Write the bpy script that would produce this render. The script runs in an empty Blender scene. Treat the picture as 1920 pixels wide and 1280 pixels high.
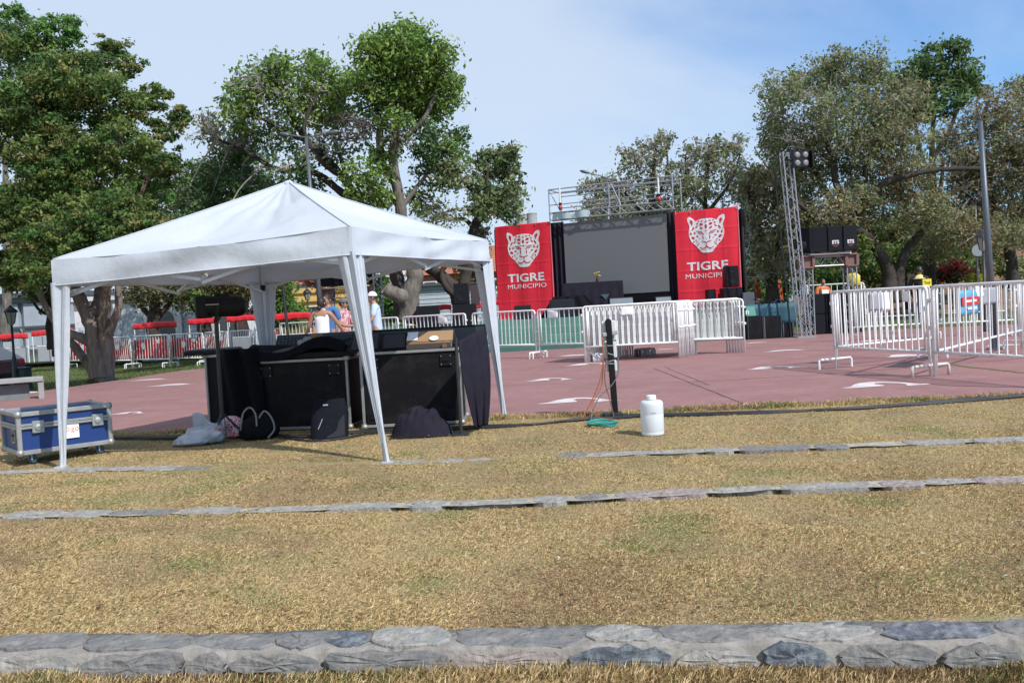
import bpy, bmesh, math, random
import numpy as np
from mathutils import Vector, Matrix, noise as mnoise
random.seed(7); RNG = np.random.default_rng(11)
R = math.radians
scene = bpy.context.scene
col = scene.collection

# ---------------------------------------------------------------- camera
FPX, HC, ROLL, HORIZON = 1640.0, 1.20, R(3.1), 580.0
PITCH = math.atan((640 - HORIZON) / FPX)
_F = Vector((0, math.cos(PITCH), -math.sin(PITCH)))
_U0 = Vector((0, math.sin(PITCH), math.cos(PITCH))); _R0 = Vector((1, 0, 0))
_Rt = _R0 * math.cos(ROLL) - _U0 * math.sin(ROLL)
_Up = _U0 * math.cos(ROLL) + _R0 * math.sin(ROLL)
cd = bpy.data.cameras.new('camera'); cam = bpy.data.objects.new('camera', cd); col.objects.link(cam)
cd.sensor_width = 36; cd.lens = 36 * FPX / 1920; cd.clip_start = 0.05; cd.clip_end = 5000
M = Matrix((( _Rt.x, _Up.x, -_F.x, 0), (_Rt.y, _Up.y, -_F.y, 0), (_Rt.z, _Up.z, -_F.z, HC), (0, 0, 0, 1)))
cam.matrix_world = M
scene.camera = cam

# ---------------------------------------------------------------- sky and sun
SUN = Vector((0.75, -0.77, 1.02)).normalized()
SUN_EL = math.asin(SUN.z); SUN_ROT = math.atan2(SUN.x, SUN.y)
world = bpy.data.worlds.new('World'); scene.world = world; world.use_nodes = True
nt = world.node_tree; nt.nodes.clear()
def wn(t, **k):
    n = nt.nodes.new(t)
    for a, b in k.items(): setattr(n, a, b)
    return n
sky = wn('ShaderNodeTexSky', sky_type='NISHITA', sun_disc=False)
sky.sun_elevation = SUN_EL; sky.sun_rotation = SUN_ROT; sky.air_density = 1.0; sky.dust_density = 0.3; sky.ozone_density = 2.5
tc = wn('ShaderNodeTexCoord')
mp = wn('ShaderNodeMapping'); mp.inputs['Scale'].default_value = (1.0, 1.0, 2.6); mp.inputs['Rotation'].default_value = (0.2, 0.35, 0.5)
nz = wn('ShaderNodeTexNoise'); nz.inputs['Scale'].default_value = 1.7; nz.inputs['Detail'].default_value = 7; nz.inputs['Roughness'].default_value = 0.55; nz.inputs['Distortion'].default_value = 0.5
sx = wn('ShaderNodeSeparateXYZ')
grad = wn('ShaderNodeMath', operation='MULTIPLY_ADD'); grad.inputs[1].default_value = -0.74; grad.inputs[2].default_value = 0.27
addn = wn('ShaderNodeMath', operation='ADD')
ramp = wn('ShaderNodeMapRange', interpolation_type='SMOOTHSTEP'); ramp.inputs['From Min'].default_value = 0.36; ramp.inputs['From Max'].default_value = 0.86
ramp.inputs['To Min'].default_value = 0.03; ramp.inputs['To Max'].default_value = 0.88
mix = wn('ShaderNodeMixRGB'); mix.inputs['Color2'].default_value = (3.9, 4.55, 5.4, 1)
deep = wn('ShaderNodeMixRGB', blend_type='MULTIPLY'); deep.inputs['Fac'].default_value = 1; deep.inputs['Color2'].default_value = (0.52, 0.80, 1.05, 1)
bg = wn('ShaderNodeBackground'); bg.inputs['Strength'].default_value = 0.15
wo = wn('ShaderNodeOutputWorld')
L_ = nt.links.new
L_(tc.outputs['Generated'], mp.inputs['Vector']); L_(mp.outputs[0], nz.inputs['Vector']); L_(tc.outputs['Generated'], sx.inputs[0])
L_(sx.outputs['X'], grad.inputs[0]); L_(grad.outputs[0], addn.inputs[0]); L_(nz.outputs['Fac'], addn.inputs[1])
L_(addn.outputs[0], ramp.inputs['Value']); L_(ramp.outputs[0], mix.inputs['Fac']); L_(sky.outputs[0], deep.inputs['Color1']); L_(deep.outputs[0], mix.inputs['Color1'])
L_(mix.outputs[0], bg.inputs['Color']); L_(bg.outputs[0], wo.inputs['Surface'])
sd = bpy.data.lights.new('sun', 'SUN'); sun = bpy.data.objects.new('sun', sd); col.objects.link(sun)
sd.energy = 4.2; sd.angle = R(0.53); sd.color = (1.0, 0.965, 0.91)
sun.rotation_euler = (-SUN).to_track_quat('-Z', 'Y').to_euler()
sun.location = (20, -20, 30)
vs = scene.view_settings
scene.display_settings.display_device = 'sRGB'
vs.view_transform = 'Standard'; vs.look = 'None'; vs.gamma = 1; vs.use_curve_mapping = False; vs.exposure = 0.2

# ---------------------------------------------------------------- measuring helpers
CAMP = Vector((0, 0, HC))
def ray(px, py): return _F * FPX + _Rt * (px - 960) - _Up * (py - 640)
def at(px, py, z=0.0):
    d = ray(px, py); return CAMP + d * ((z - HC) / d.z)
def P(px, py, y):
    d = ray(px, py); return CAMP + d * (y / d.y)
def pix(p):
    q = p - CAMP; f = q.dot(_F); return 960 + FPX * q.dot(_Rt) / f, 640 - FPX * q.dot(_Up) / f
def on_plane(px, py, A, B):
    n = Vector((B.y - A.y, A.x - B.x, 0)); d = ray(px, py)
    return CAMP + d * ((A - CAMP).dot(n) / d.dot(n))
def hgt(g, py):
    lo, hi = -1.0, 40.0
    for _ in range(40):
        m = (lo + hi) / 2
        if pix(Vector((g.x, g.y, m)))[1] > py: lo = m
        else: hi = m
    return lo
def sines(n, fmin, fmax, seed, dim=2):
    r = np.random.default_rng(seed); d = r.normal(size=(n, dim)); d /= np.linalg.norm(d, axis=1)[:, None]
    f = np.exp(r.uniform(np.log(fmin), np.log(fmax), n)); ph = r.uniform(0, 6.28, n)
    def fn(p): return (np.sin(p @ (d * f[:, None]).T + ph) / np.sqrt(n) * 1.2).sum(axis=1)
    return fn

# ---------------------------------------------------------------- tagging
def tag(o, label=None, cat=None, group=None, kind=None):
    if label: o['label'] = label
    if cat: o['category'] = cat
    if group: o['group'] = group
    if kind: o['kind'] = kind
    return o
def thing(name, label, cat, loc=(0, 0, 0), rz=0.0, group=None):
    o = bpy.data.objects.new(name, None); o.empty_display_size = 0.1; col.objects.link(o)
    o.location = loc; o.rotation_euler = (0, 0, rz)
    return tag(o, label, cat, group)
_kids = {}
def link(o, parent=None):
    col.objects.link(o)
    if parent is not None:
        o.parent = parent; _kids.setdefault(parent.name, []).append(o)
    return o
def copy_tree(o, parent=None):
    c = o.copy(); link(c, parent)
    for ch in list(_kids.get(o.name, [])): copy_tree(ch, c)
    return c
def dup(root, loc, rz, label=None, group=None):
    c = copy_tree(root); c.location = loc; c.rotation_euler = (0, 0, rz)
    return tag(c, label, None, group)

# ---------------------------------------------------------------- mesh builder
class MB:
    def __init__(self): self.v = []; self.f = []
    def add(self, vs, fs):
        b = len(self.v); self.v += [tuple(p) for p in vs]; self.f += [tuple(i + b for i in f) for f in fs]; return self
    def box(self, c, s, rz=0.0, mat=None):
        hx, hy, hz = s[0] / 2, s[1] / 2, s[2] / 2
        pts = [Vector((x, y, z)) for z in (-hz, hz) for x, y in ((-hx, -hy), (hx, -hy), (hx, hy), (-hx, hy))]
        m = mat if mat is not None else Matrix.Rotation(rz, 3, 'Z')
        pts = [m @ p + Vector(c) for p in pts]
        return self.add(pts, [(3, 2, 1, 0), (4, 5, 6, 7), (0, 1, 5, 4), (1, 2, 6, 5), (2, 3, 7, 6), (3, 0, 4, 7)])
    def bar(self, p, q, w, h=None, up=(0, 0, 1)):
        p = Vector(p); q = Vector(q); h = h or w; d = (q - p)
        L = d.length; d.normalize(); up = Vector(up)
        if abs(d.dot(up)) > 0.98: up = Vector((0, 1, 0))
        s = d.cross(up).normalized(); u = s.cross(d)
        m = Matrix((s, d, u)).transposed()
        return self.box((p + q) / 2, (w, L, h), mat=m)
    def tube(self, pts, rad, n=8, cap=True):
        pts = [Vector(p) for p in pts]
        if not hasattr(rad, '__len__'): rad = [rad] * len(pts)
        b = len(self.v); t0 = (pts[1] - pts[0]).normalized()
        a = Vector((0, 0, 1)) if abs(t0.z) < 0.9 else Vector((1, 0, 0))
        s = t0.cross(a).normalized()
        for i, p in enumerate(pts):
            t = (pts[min(i + 1, len(pts) - 1)] - pts[max(i - 1, 0)]).normalized()
            s = (s - t * s.dot(t)).normalized(); w = t.cross(s)
            for k in range(n):
                an = 2 * math.pi * k / n
                self.v.append(tuple(p + (s * math.cos(an) + w * math.sin(an)) * rad[i]))
        for i in range(len(pts) - 1):
            for k in range(n):
                k2 = (k + 1) % n
                self.f.append((b + i * n + k, b + i * n + k2, b + (i + 1) * n + k2, b + (i + 1) * n + k))
        if cap:
            self.f.append(tuple(b + k for k in range(n - 1, -1, -1)))
            e = b + (len(pts) - 1) * n; self.f.append(tuple(e + k for k in range(n)))
        return self
    def lathe(self, prof, n=20, c=(0, 0, 0), mat=None):
        b = len(self.v); m = mat if mat is not None else Matrix.Identity(3); c = Vector(c)
        for r, z in prof:
            for k in range(n):
                an = 2 * math.pi * k / n
                self.v.append(tuple(m @ Vector((r * math.cos(an), r * math.sin(an), z)) + c))
        for i in range(len(prof) - 1):
            for k in range(n):
                k2 = (k + 1) % n
                self.f.append((b + i * n + k, b + i * n + k2, b + (i + 1) * n + k2, b + (i + 1) * n + k))
        self.f.append(tuple(b + k for k in range(n - 1, -1, -1)))
        e = b + (len(prof) - 1) * n; self.f.append(tuple(e + k for k in range(n)))
        return self
    def prism(self, poly, t, mat=None, c=(0, 0, 0)):
        # poly: 2D outline (ccw) in local xy, thickness t along +z
        m = mat if mat is not None else Matrix.Identity(3); c = Vector(c); n = len(poly)
        vs = [m @ Vector((x, y, 0)) + c for x, y in poly] + [m @ Vector((x, y, t)) + c for x, y in poly]
        fs = [tuple(range(n - 1, -1, -1)), tuple(range(n, 2 * n))] + [(i, (i + 1) % n, n + (i + 1) % n, n + i) for i in range(n)]
        return self.add(vs, fs)
    def grid(self, fn, nu, nv, closed=False):
        b = len(self.v)
        for j in range(nv + 1):
            for i in range(nu + 1): self.v.append(tuple(fn(i / nu, j / nv)))
        for j in range(nv):
            for i in range(nu):
                a = b + j * (nu + 1) + i
                self.f.append((a, a + 1, a + nu + 2, a + nu + 1))
        return self
    def mesh(self, name, mat, smooth=False, bevel=0.0, seg=1):
        me = bpy.data.meshes.new(name); me.from_pydata(self.v, [], self.f)
        if bevel > 0:
            bm = bmesh.new(); bm.from_mesh(me)
            es = [e for e in bm.edges if len(e.link_faces) == 2 and e.calc_face_angle(0) > 0.5]
            bmesh.ops.bevel(bm, geom=es, offset=bevel, segments=seg, affect='EDGES', clamp_overlap=True)
            bm.to_mesh(me); bm.free()
        me.materials.append(mat)
        if smooth:
            me.polygons.foreach_set('use_smooth', [True] * len(me.polygons))
        me.update(); return me
    def build(self, name, mat, parent=None, smooth=False, bevel=0.0, seg=1, loc=None):
        o = bpy.data.objects.new(name, self.mesh(name, mat, smooth, bevel, seg))
        if loc is not None: o.location = loc
        return link(o, parent)
def place(name, me, parent, loc=(0, 0, 0), rot=None):
    o = bpy.data.objects.new(name, me); o.location = loc
    if rot is not None: o.rotation_euler = rot
    return link(o, parent)
def np_mesh(name, V, F, mat, tint=None, smooth=False):
    V = np.asarray(V, np.float32); F = np.asarray(F, np.int32); k = F.shape[1]
    me = bpy.data.meshes.new(name); me.vertices.add(len(V)); me.vertices.foreach_set('co', V.ravel())
    me.loops.add(F.size); me.loops.foreach_set('vertex_index', F.ravel())
    me.polygons.add(len(F)); me.polygons.foreach_set('loop_start', np.arange(0, F.size, k, dtype=np.int32))
    if smooth: me.polygons.foreach_set('use_smooth', np.ones(len(F), bool))
    if tint is not None:
        a = me.color_attributes.new('tint', 'FLOAT_COLOR', 'POINT')
        c = np.ones((len(V), 4), np.float32); c[:, :3] = tint; a.data.foreach_set('color', c.ravel())
    me.materials.append(mat); me.update(calc_edges=True); return me

# ---------------------------------------------------------------- materials
def mat(name, color, rough=0.6, metal=0.0, var=0.0, scale=6.0, bump=0.0, bscale=None, spec=0.5, dirt=None, dscale=2.0, damt=0.5, transl=0.0, stretch=None, coat=0.0):
    m = bpy.data.materials.new(name); m.use_nodes = True; t = m.node_tree; b = t.nodes['Principled BSDF']
    b.inputs['Roughness'].default_value = rough; b.inputs['Metallic'].default_value = metal
    b.inputs['Specular IOR Level'].default_value = spec; b.inputs['Base Color'].default_value = (*color, 1)
    if coat: b.inputs['Coat Weight'].default_value = coat
    N = t.nodes.new; K = t.links.new
    tcn = N('ShaderNodeTexCoord'); vec = tcn.outputs['Object']
    if stretch:
        mpn = N('ShaderNodeMapping'); mpn.inputs['Scale'].default_value = stretch; K(vec, mpn.inputs[0]); vec = mpn.outputs[0]
    cout = None
    if var > 0:
        n = N('ShaderNodeTexNoise'); n.inputs['Scale'].default_value = scale; n.inputs['Detail'].default_value = 6; n.inputs['Roughness'].default_value = 0.65; K(vec, n.inputs['Vector'])
        mr = N('ShaderNodeMapRange'); mr.inputs['From Min'].default_value = 0.25; mr.inputs['From Max'].default_value = 0.75; K(n.outputs['Fac'], mr.inputs[0])
        mx = N('ShaderNodeMixRGB'); mx.inputs['Color1'].default_value = (*[c * (1 - var) for c in color], 1); mx.inputs['Color2'].default_value = (*[min(1, c * (1 + var)) for c in color], 1)
        K(mr.outputs[0], mx.inputs['Fac']); cout = mx.outputs[0]
    if dirt is not None:
        n = N('ShaderNodeTexNoise'); n.inputs['Scale'].default_value = dscale; n.inputs['Detail'].default_value = 9; n.inputs['Roughness'].default_value = 0.7; K(vec, n.inputs['Vector'])
        mr = N('ShaderNodeMapRange', ); mr.inputs['From Min'].default_value = 0.48; mr.inputs['From Max'].default_value = 0.72; mr.inputs['To Max'].default_value = damt; K(n.outputs['Fac'], mr.inputs[0])
        mx = N('ShaderNodeMixRGB'); mx.inputs['Color2'].default_value = (*dirt, 1); mx.inputs['Color1'].default_value = (*color, 1)
        if cout is not None: K(cout, mx.inputs['Color1'])
        K(mr.outputs[0], mx.inputs['Fac']); cout = mx.outputs[0]
    if cout is not None: K(cout, b.inputs['Base Color'])
    if bump > 0:
        n = N('ShaderNodeTexNoise'); n.inputs['Scale'].default_value = bscale or scale * 3; n.inputs['Detail'].default_value = 6; K(vec, n.inputs['Vector'])
        bp = N('ShaderNodeBump'); bp.inputs['Strength'].default_value = 0.8; bp.inputs['Distance'].default_value = bump; K(n.outputs['Fac'], bp.inputs['Height']); K(bp.outputs[0], b.inputs['Normal'])
    if transl > 0:
        tr = N('ShaderNodeBsdfTranslucent'); tr.inputs['Color'].default_value = (*color, 1)
        if cout is not None: K(cout, tr.inputs['Color'])
        ms = N('ShaderNodeMixShader'); ms.inputs[0].default_value = transl
        out = t.nodes['Material Output']; K(b.outputs[0], ms.inputs[1]); K(tr.outputs[0], ms.inputs[2]); K(ms.outputs[0], out.inputs[0])
    return m
def tint_mat(name, rough=0.6, transl=0.3, spec=0.3, var=0.0, gain=1.0):
    m = bpy.data.materials.new(name); m.use_nodes = True; t = m.node_tree; b = t.nodes['Principled BSDF']
    b.inputs['Roughness'].default_value = rough; b.inputs['Specular IOR Level'].default_value = spec
    a = t.nodes.new('ShaderNodeAttribute'); a.attribute_name = 'tint'; cout = a.outputs['Color']
    t.links.new(cout, b.inputs['Base Color'])
    if transl > 0:
        tr = t.nodes.new('ShaderNodeBsdfTranslucent'); t.links.new(cout, tr.inputs['Color'])
        ms = t.nodes.new('ShaderNodeMixShader'); ms.inputs[0].default_value = transl
        t.links.new(b.outputs[0], ms.inputs[1]); t.links.new(tr.outputs[0], ms.inputs[2]); t.links.new(ms.outputs[0], t.nodes['Material Output'].inputs[0])
    return m
m_leaf = tint_mat('foliage', transl=0.42); m_blade = tint_mat('grass_blade', 0.7, 0.2)
m_white = mat('white_paint', (0.78, 0.78, 0.77), 0.45, var=0.05, dirt=(0.40, 0.35, 0.29), dscale=7, damt=0.6)
m_paper = mat('paper', (0.82, 0.82, 0.82), 0.7, var=0.03)
m_greyplate = mat('grey_plate', (0.33, 0.33, 0.36), 0.5, var=0.06)
m_black = mat('black_fabric', (0.008, 0.008, 0.011), 0.9, var=0.3, scale=14, bump=0.004, spec=0.1)
m_navy = mat('dark_fabric', (0.019, 0.017, 0.026), 0.9, var=0.25, scale=8, bump=0.006, bscale=9, spec=0.12)
m_blackp = mat('black_plastic', (0.007, 0.007, 0.009), 0.5, var=0.2, spec=0.25)
m_blackboard = mat('case_board', (0.007, 0.007, 0.009), 0.6, spec=0.15, var=0.3, scale=5, dirt=(0.035, 0.032, 0.03), dscale=4, damt=0.5, bump=0.0008, bscale=160)
m_alu = mat('aluminium', (0.36, 0.36, 0.35), 0.5, 0.6, var=0.15, scale=12, dirt=(0.25, 0.23, 0.2), dscale=8, damt=0.5)
m_truss = mat('truss_metal', (0.36, 0.37, 0.39), 0.45, 0.5, var=0.12)
m_steel = mat('grey_steel', (0.10, 0.112, 0.128), 0.45, 0.3, var=0.12)
m_iron = mat('black_iron', (0.02, 0.022, 0.022), 0.5, var=0.2)
m_red = mat('red_banner', (0.80, 0.020, 0.045), 0.6, var=0.08, scale=2, bump=0.012, bscale=3.2)
m_redv = mat('red_vinyl', (0.6, 0.02, 0.03), 0.5, var=0.1, bump=0.01, bscale=6)
m_print = mat('white_print', (0.8, 0.78, 0.78), 0.6, var=0.03)
m_printred = mat('red_print', (0.56, 0.018, 0.035), 0.6)
m_screen = mat('led_screen', (0.155, 0.155, 0.162), 0.7, var=0.05, scale=1.3)
m_concrete = mat('concrete', (0.3, 0.29, 0.28), 0.85, var=0.15, bump=0.004, dirt=(0.2, 0.19, 0.17), damt=0.5)
m_glass = mat('dark_glass', (0.03, 0.04, 0.05), 0.08, spec=0.7)
# ================================================================= GROUND
def edge_y(x): return 9.66 - 0.088 * x           # line where the dry grass meets the plaza
def sheet(name, poly, z, m, sub=0):
    mb = MB(); mb.add([(x, y, z) for x, y in poly], [tuple(range(len(poly)))])
    return tag(mb.build(name, m), kind='structure')
def ground_mat(name, cols, scales, bump=0.02, bscale=40, rough=0.9):
    m = bpy.data.materials.new(name); m.use_nodes = True; t = m.node_tree; b = t.nodes['Principled BSDF']
    b.inputs['Roughness'].default_value = rough; b.inputs['Specular IOR Level'].default_value = 0.25
    tcn = t.nodes.new('ShaderNodeTexCoord'); cur = None
    for i, (c, s) in enumerate(zip(cols[1:], scales)):
        n = t.nodes.new('ShaderNodeTexNoise'); n.inputs['Scale'].default_value = s; n.inputs['Detail'].default_value = 8; n.inputs['Roughness'].default_value = 0.7
        t.links.new(tcn.outputs['Object'], n.inputs['Vector'])
        mr = t.nodes.new('ShaderNodeMapRange'); mr.inputs['From Min'].default_value = 0.42; mr.inputs['From Max'].default_value = 0.66; t.links.new(n.outputs['Fac'], mr.inputs[0])
        mx = t.nodes.new('ShaderNodeMixRGB'); mx.inputs['Color2'].default_value = (*c, 1)
        if cur is None: mx.inputs['Color1'].default_value = (*cols[0], 1)
        else: t.links.new(cur, mx.inputs['Color1'])
        t.links.new(mr.outputs[0], mx.inputs['Fac']); cur = mx.outputs[0]
    t.links.new(cur, b.inputs['Base Color'])
    n = t.nodes.new('ShaderNodeTexNoise'); n.inputs['Scale'].default_value = bscale; n.inputs['Detail'].default_value = 5
    t.links.new(tcn.outputs['Object'], n.inputs['Vector'])
    bp = t.nodes.new('ShaderNodeBump'); bp.inputs['Distance'].default_value = bump; t.links.new(n.outputs['Fac'], bp.inputs['Height']); t.links.new(bp.outputs[0], b.inputs['Normal'])
    return m
m_dry = ground_mat('dry_soil', [(0.42, 0.30, 0.16), (0.30, 0.195, 0.105), (0.48, 0.355, 0.20), (0.29, 0.26, 0.115)], [1.2, 26, 3.1], 0.02, 90)
m_lawn = ground_mat('lawn', [(0.085, 0.12, 0.035), (0.16, 0.13, 0.06), (0.06, 0.10, 0.025)], [0.35, 3.0], 0.03, 30)
m_far = ground_mat('far_ground', [(0.20, 0.17, 0.12), (0.12, 0.13, 0.07), (0.25, 0.21, 0.16)], [0.08, 0.5], 0.03, 10)
m_plaza = ground_mat('plaza_paint', [(0.31, 0.146, 0.136), (0.235, 0.112, 0.105), (0.345, 0.186, 0.174), (0.25, 0.148, 0.135)], [0.45, 1.7, 9], 0.003, 60, 0.8)
m_mark = mat('road_marking', (0.66, 0.6, 0.58), 0.75, var=0.1, scale=8, dirt=(0.33, 0.19, 0.18), dscale=3.5, damt=0.75)
m_joint = mat('joint_dark', (0.07, 0.045, 0.042), 0.95, var=0.3)
m_mortar = mat('mortar', (0.27, 0.245, 0.215), 0.95, var=0.5, scale=22, bump=0.016, bscale=30, dirt=(0.11, 0.10, 0.09), dscale=11, damt=0.85)

sheet('ground', [(-900, -300), (900, -300), (900, 1500), (-900, 1500)], -0.62, m_far)
def lawn_z(x): return -0.035 - 0.5 * (1 - math.exp(-max(0.0, -9.6 - x) / 5.0)) if x < -9.6 else -0.035
mb = MB(); xs_ = [-120, -80, -50, -35, -28] + [-24 + 0.8 * i for i in range(19)] + [-9, 120]
mb.add([(x, y, lawn_z(x)) for y in (9.2, 220) for x in xs_], [(i, i + 1, len(xs_) + i + 1, len(xs_) + i) for i in range(len(xs_) - 1)])
tag(mb.build('lawn', m_lawn), kind='structure')
# plaza outline
PL = [(-16, edge_y(-16)), (16, edge_y(16)), (16, 24.5), (9.5, 26.5), (9, 29), (-7, 29), (-8.6, 25.4), (-9.3, 24), (-9.7, 21), (-10.15, 18.6), (-10.4, 17.2), (-16, 16.2)]
plaza = sheet('plaza', PL, 0.0, m_plaza)
# dry lawn as a gently uneven grid, stepping down at the near stone kerb
def kerb_y(x): return 3.235 - 0.104 * x          # back edge of the near kerb top
uneven = sines(14, 0.8, 4.0, 5)
def lawn_fn(u, v):
    x = -9 + 18 * u; y0 = kerb_y(x) - 0.02; y1 = edge_y(x) + 0.02; y = y0 + (y1 - y0) * v
    z = float(uneven(np.array([[x, y]]))[0]) * 0.010 * min(1, v * 6, (1 - v) * 8)
    return (x, y, z - 0.006 + 0.004 * 0)
mb = MB(); mb.grid(lawn_fn, 110, 60); tag(mb.build('dry_lawn', m_dry, smooth=True), kind='structure')
mb = MB(); mb.grid(lambda u, v: (-9 + 18 * u, (kerb_y(-9 + 18 * u) - 0.19) - 5 * (1 - v), -0.085), 4, 4); tag(mb.build('lower_lawn', m_dry), kind='structure')

# painted marks on the plaza (each a flat painted shape)
def mark_shape(s=1.0, hook=True):
    top = [(-0.95, 0.0), (-0.62, 0.07), (-0.40, 0.20), (-0.12, 0.30), (0.18, 0.34), (0.48, 0.30), (0.74, 0.20), (0.98, 0.03), (1.3, -0.04)]
    low = [(0.9, -0.07), (0.62, -0.1), (0.55, -0.06), (0.70, 0.03), (0.62, 0.14), (0.40, 0.22), (0.2, 0.235), (0.08, 0.17), (0.16, 0.04), (0.1, 0.0), (-0.3, -0.02), (-0.7, -0.03)]
    if not hook: low = [(0.9, -0.03), (0.5, -0.03), (0.1, 0.02), (-0.3, -0.02), (-0.7, -0.03)]
    return [(x * s, y * s) for x, y in top + low]
for px, py, wpx, hook, asp, rz in [(1650, 724, 140, True, 1.5, 0), (1072, 754, 128, True, 1.5, 0), (1025, 713, 78, True, 1.6, 0), (1098, 684, 80, True, 1.4, 0.1), (1445, 691, 95, True, 1.4, 0),
                      (1470, 658, 78, False, 1.2, 0.05), (1416, 643, 45, False, 1.2, 0), (1700, 668, 75, False, 2, 0), (312, 723, 75, False, 1.4, 0.15), (270, 713, 70, False, 1.2, 0.15),
                      (30, 738, 70, False, 1.4, 0.1), (232, 776, 60, True, 1.5, 0), (1075, 667, 70, False, 1.2, 0.1), (1245, 655, 40, False, 1, 0), (1880, 648, 70, False, 1.4, 0), (1640, 639, 70, False, 1.2, 0), (1240, 728, 60, False, 0.8, 0)]:
    if px == 1240: continue
    g = at(px, py); s = wpx * 1.22 * g.y / FPX / 2.2
    mb = MB(); sh = mark_shape(s, hook); mb.add([(x, y * asp * 2.1, 0) for x, y in sh], [tuple(range(len(sh) - 1, -1, -1))])
    o = mb.build('painted_mark', m_mark, plaza); o.location = (g.x, g.y, 0.004); o.rotation_euler = (0, 0, rz)
# joints between plaza slabs
def strip(pts, w, z, jit=0.0):
    mb = MB(); vs = []; n = len(pts)
    for i, p in enumerate(pts):
        t = (pts[min(i + 1, n - 1)] - pts[max(0, i - 1)]).normalized(); s = Vector((-t.y, t.x, 0)); ww = w * random.uniform(0.5, 1.2)
        c = p + s * random.uniform(-jit, jit)
        vs += [(c + s * ww / 2)[:2] + (z,), (c - s * ww / 2)[:2] + (z,)]
    mb.add(vs, [(2 * i, 2 * i + 1, 2 * i + 3, 2 * i + 2) for i in range(n - 1)]); return mb
def seg(p, q, n): return [p + (q - p) * (i / n) for i in range(n + 1)]
for a, b, w, j in [((1225, 690), (1432, 772), 0.02, 0.008), ((1245, 688), (1330, 722), 0.014, 0.01), ((1300, 716), (1530, 703), 0.022, 0.03), ((900, 722), (1300, 716), 0.012, 0.02), ((1530, 703), (1920, 672), 0.02, 0.02),
                   ((620, 738), (260, 752), 0.012, 0.02), ((1000, 690), (1240, 680), 0.012, 0.01), ((1560, 690), (1920, 664), 0.03, 0.05)]:
    A, B = at(*a), at(*b); n = max(8, int((B - A).length * 5))
    strip(seg(A, B, n), w, 0.003, j).build('slab_joint', m_joint, plaza)
m_moss = mat('moss', (0.15, 0.14, 0.05), 0.95, var=0.3, scale=20)
for a, b, w in [((1772, 683), (1930, 700), 0.10), ((1800, 668), (1900, 660), 0.08)]:
    strip(seg(at(*a), at(*b), 26), w, 0.006, 0.03).build('moss_strip', m_moss, plaza)

# stone edgings
m_mortar_pale = mat('mortar_pale', (0.36, 0.325, 0.27), 0.95, var=0.4, scale=16, bump=0.01, bscale=30, dirt=(0.22, 0.18, 0.12), dscale=7, damt=0.8)
stone_mats = [mat('stone_%s' % n, c, 0.92, var=0.6, scale=26, bump=0.016, bscale=34, dirt=d, dscale=13, damt=0.85, spec=0.2) for n, c, d in
              [('blue', (0.105, 0.117, 0.135), (0.26, 0.29, 0.28)), ('grey', (0.205, 0.195, 0.182), (0.09, 0.10, 0.11)), ('pale', (0.30, 0.28, 0.25), (0.15, 0.17, 0.17)), ('brown', (0.30, 0.25, 0.225), (0.2, 0.18, 0.17)), ('dark', (0.12, 0.125, 0.145), (0.25, 0.25, 0.25))]]
def rough_edge(a, b, rng, n, amp):
    out = []
    for q in range(n):
        t = q / n; p = (a[0] + (b[0] - a[0]) * t, a[1] + (b[1] - a[1]) * t); k = amp if q else amp * 0.4
        out.append((p[0] + rng.uniform(-k, k), p[1] + rng.uniform(-k, k)))
    return out
def stone_cell(L, W, s0, s1, rng):
    g = rng.uniform(0.004, 0.014); c = 0.06
    A = (-L / 2 + g + s0, -W / 2); B = (L / 2 - g + s1, -W / 2); C = (L / 2 - g - s1, W / 2); D = (-L / 2 + g - s0, W / 2)
    pts = []
    for p, q in ((A, B), (B, C), (C, D), (D, A)):
        n = 5 if abs(p[0] - q[0]) > 0.12 else 3
        l = math.hypot(q[0] - p[0], q[1] - p[1]); f = min(0.3, c * rng.uniform(0.5, 1.3) / max(l, 0.05)); e = min(0.3, c * rng.uniform(0.5, 1.3) / max(l, 0.05))
        p2 = (p[0] + (q[0] - p[0]) * f, p[1] + (q[1] - p[1]) * f); q2 = (q[0] + (p[0] - q[0]) * e, q[1] + (p[1] - q[1]) * e)
        pts += rough_edge(p2, q2, rng, n, 0.011) + [q2]
    return pts
def stone(parent, c, L, W, h, frame, rng, m, s0=0.0, s1=0.0):
    poly = stone_cell(L, W, s0, s1, rng); mb = MB(); n = len(poly); rows = []
    for sc, z, j in ((1.0, -0.03, 0), (1.0, h * 0.5, 0), (0.95, h * 0.92, 0.1), (0.62, h, 0.25), (0.3, h, 0.3)):
        ins = (1 - sc) * W * 0.5
        rows.append([frame @ Vector((x * (1 - 2 * ins / max(L, 0.1)) if sc > 0.9 else x * sc, y * sc, z + rng.uniform(-1, 1) * (h * 0.15 if j < 0.2 else 0.005) * (j > 0))) for x, y in poly])
    vs = [p for r in rows for p in r]; fs = []
    for i in range(4): fs += [(i * n + k, i * n + (k + 1) % n, (i + 1) * n + (k + 1) % n, (i + 1) * n + k) for k in range(n)]
    top = len(vs); vs.append(sum(rows[-1], Vector()) / n); fs += [(4 * n + k, 4 * n + (k + 1) % n, top) for k in range(n)]
    mb.add(vs, fs); return mb.build('stone', m, parent, smooth=False, loc=c)
rng = random.Random(3)
def line_frame(ang, tilt=0.0): return Matrix.Rotation(ang, 3, 'Z') @ Matrix.Rotation(tilt, 3, 'X')
k1 = math.atan(-0.104)
mb = MB()   # near kerb core of mortar: top shelf and sloping face
prof = [(0.0, 0.008), (-0.17, 0.006), (-0.182, -0.006), (-0.192, -0.09), (-0.192, -0.2), (0.0, -0.2)]
xs = [(-7 + 14 * i / 70) for i in range(71)]
pts = []
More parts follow.
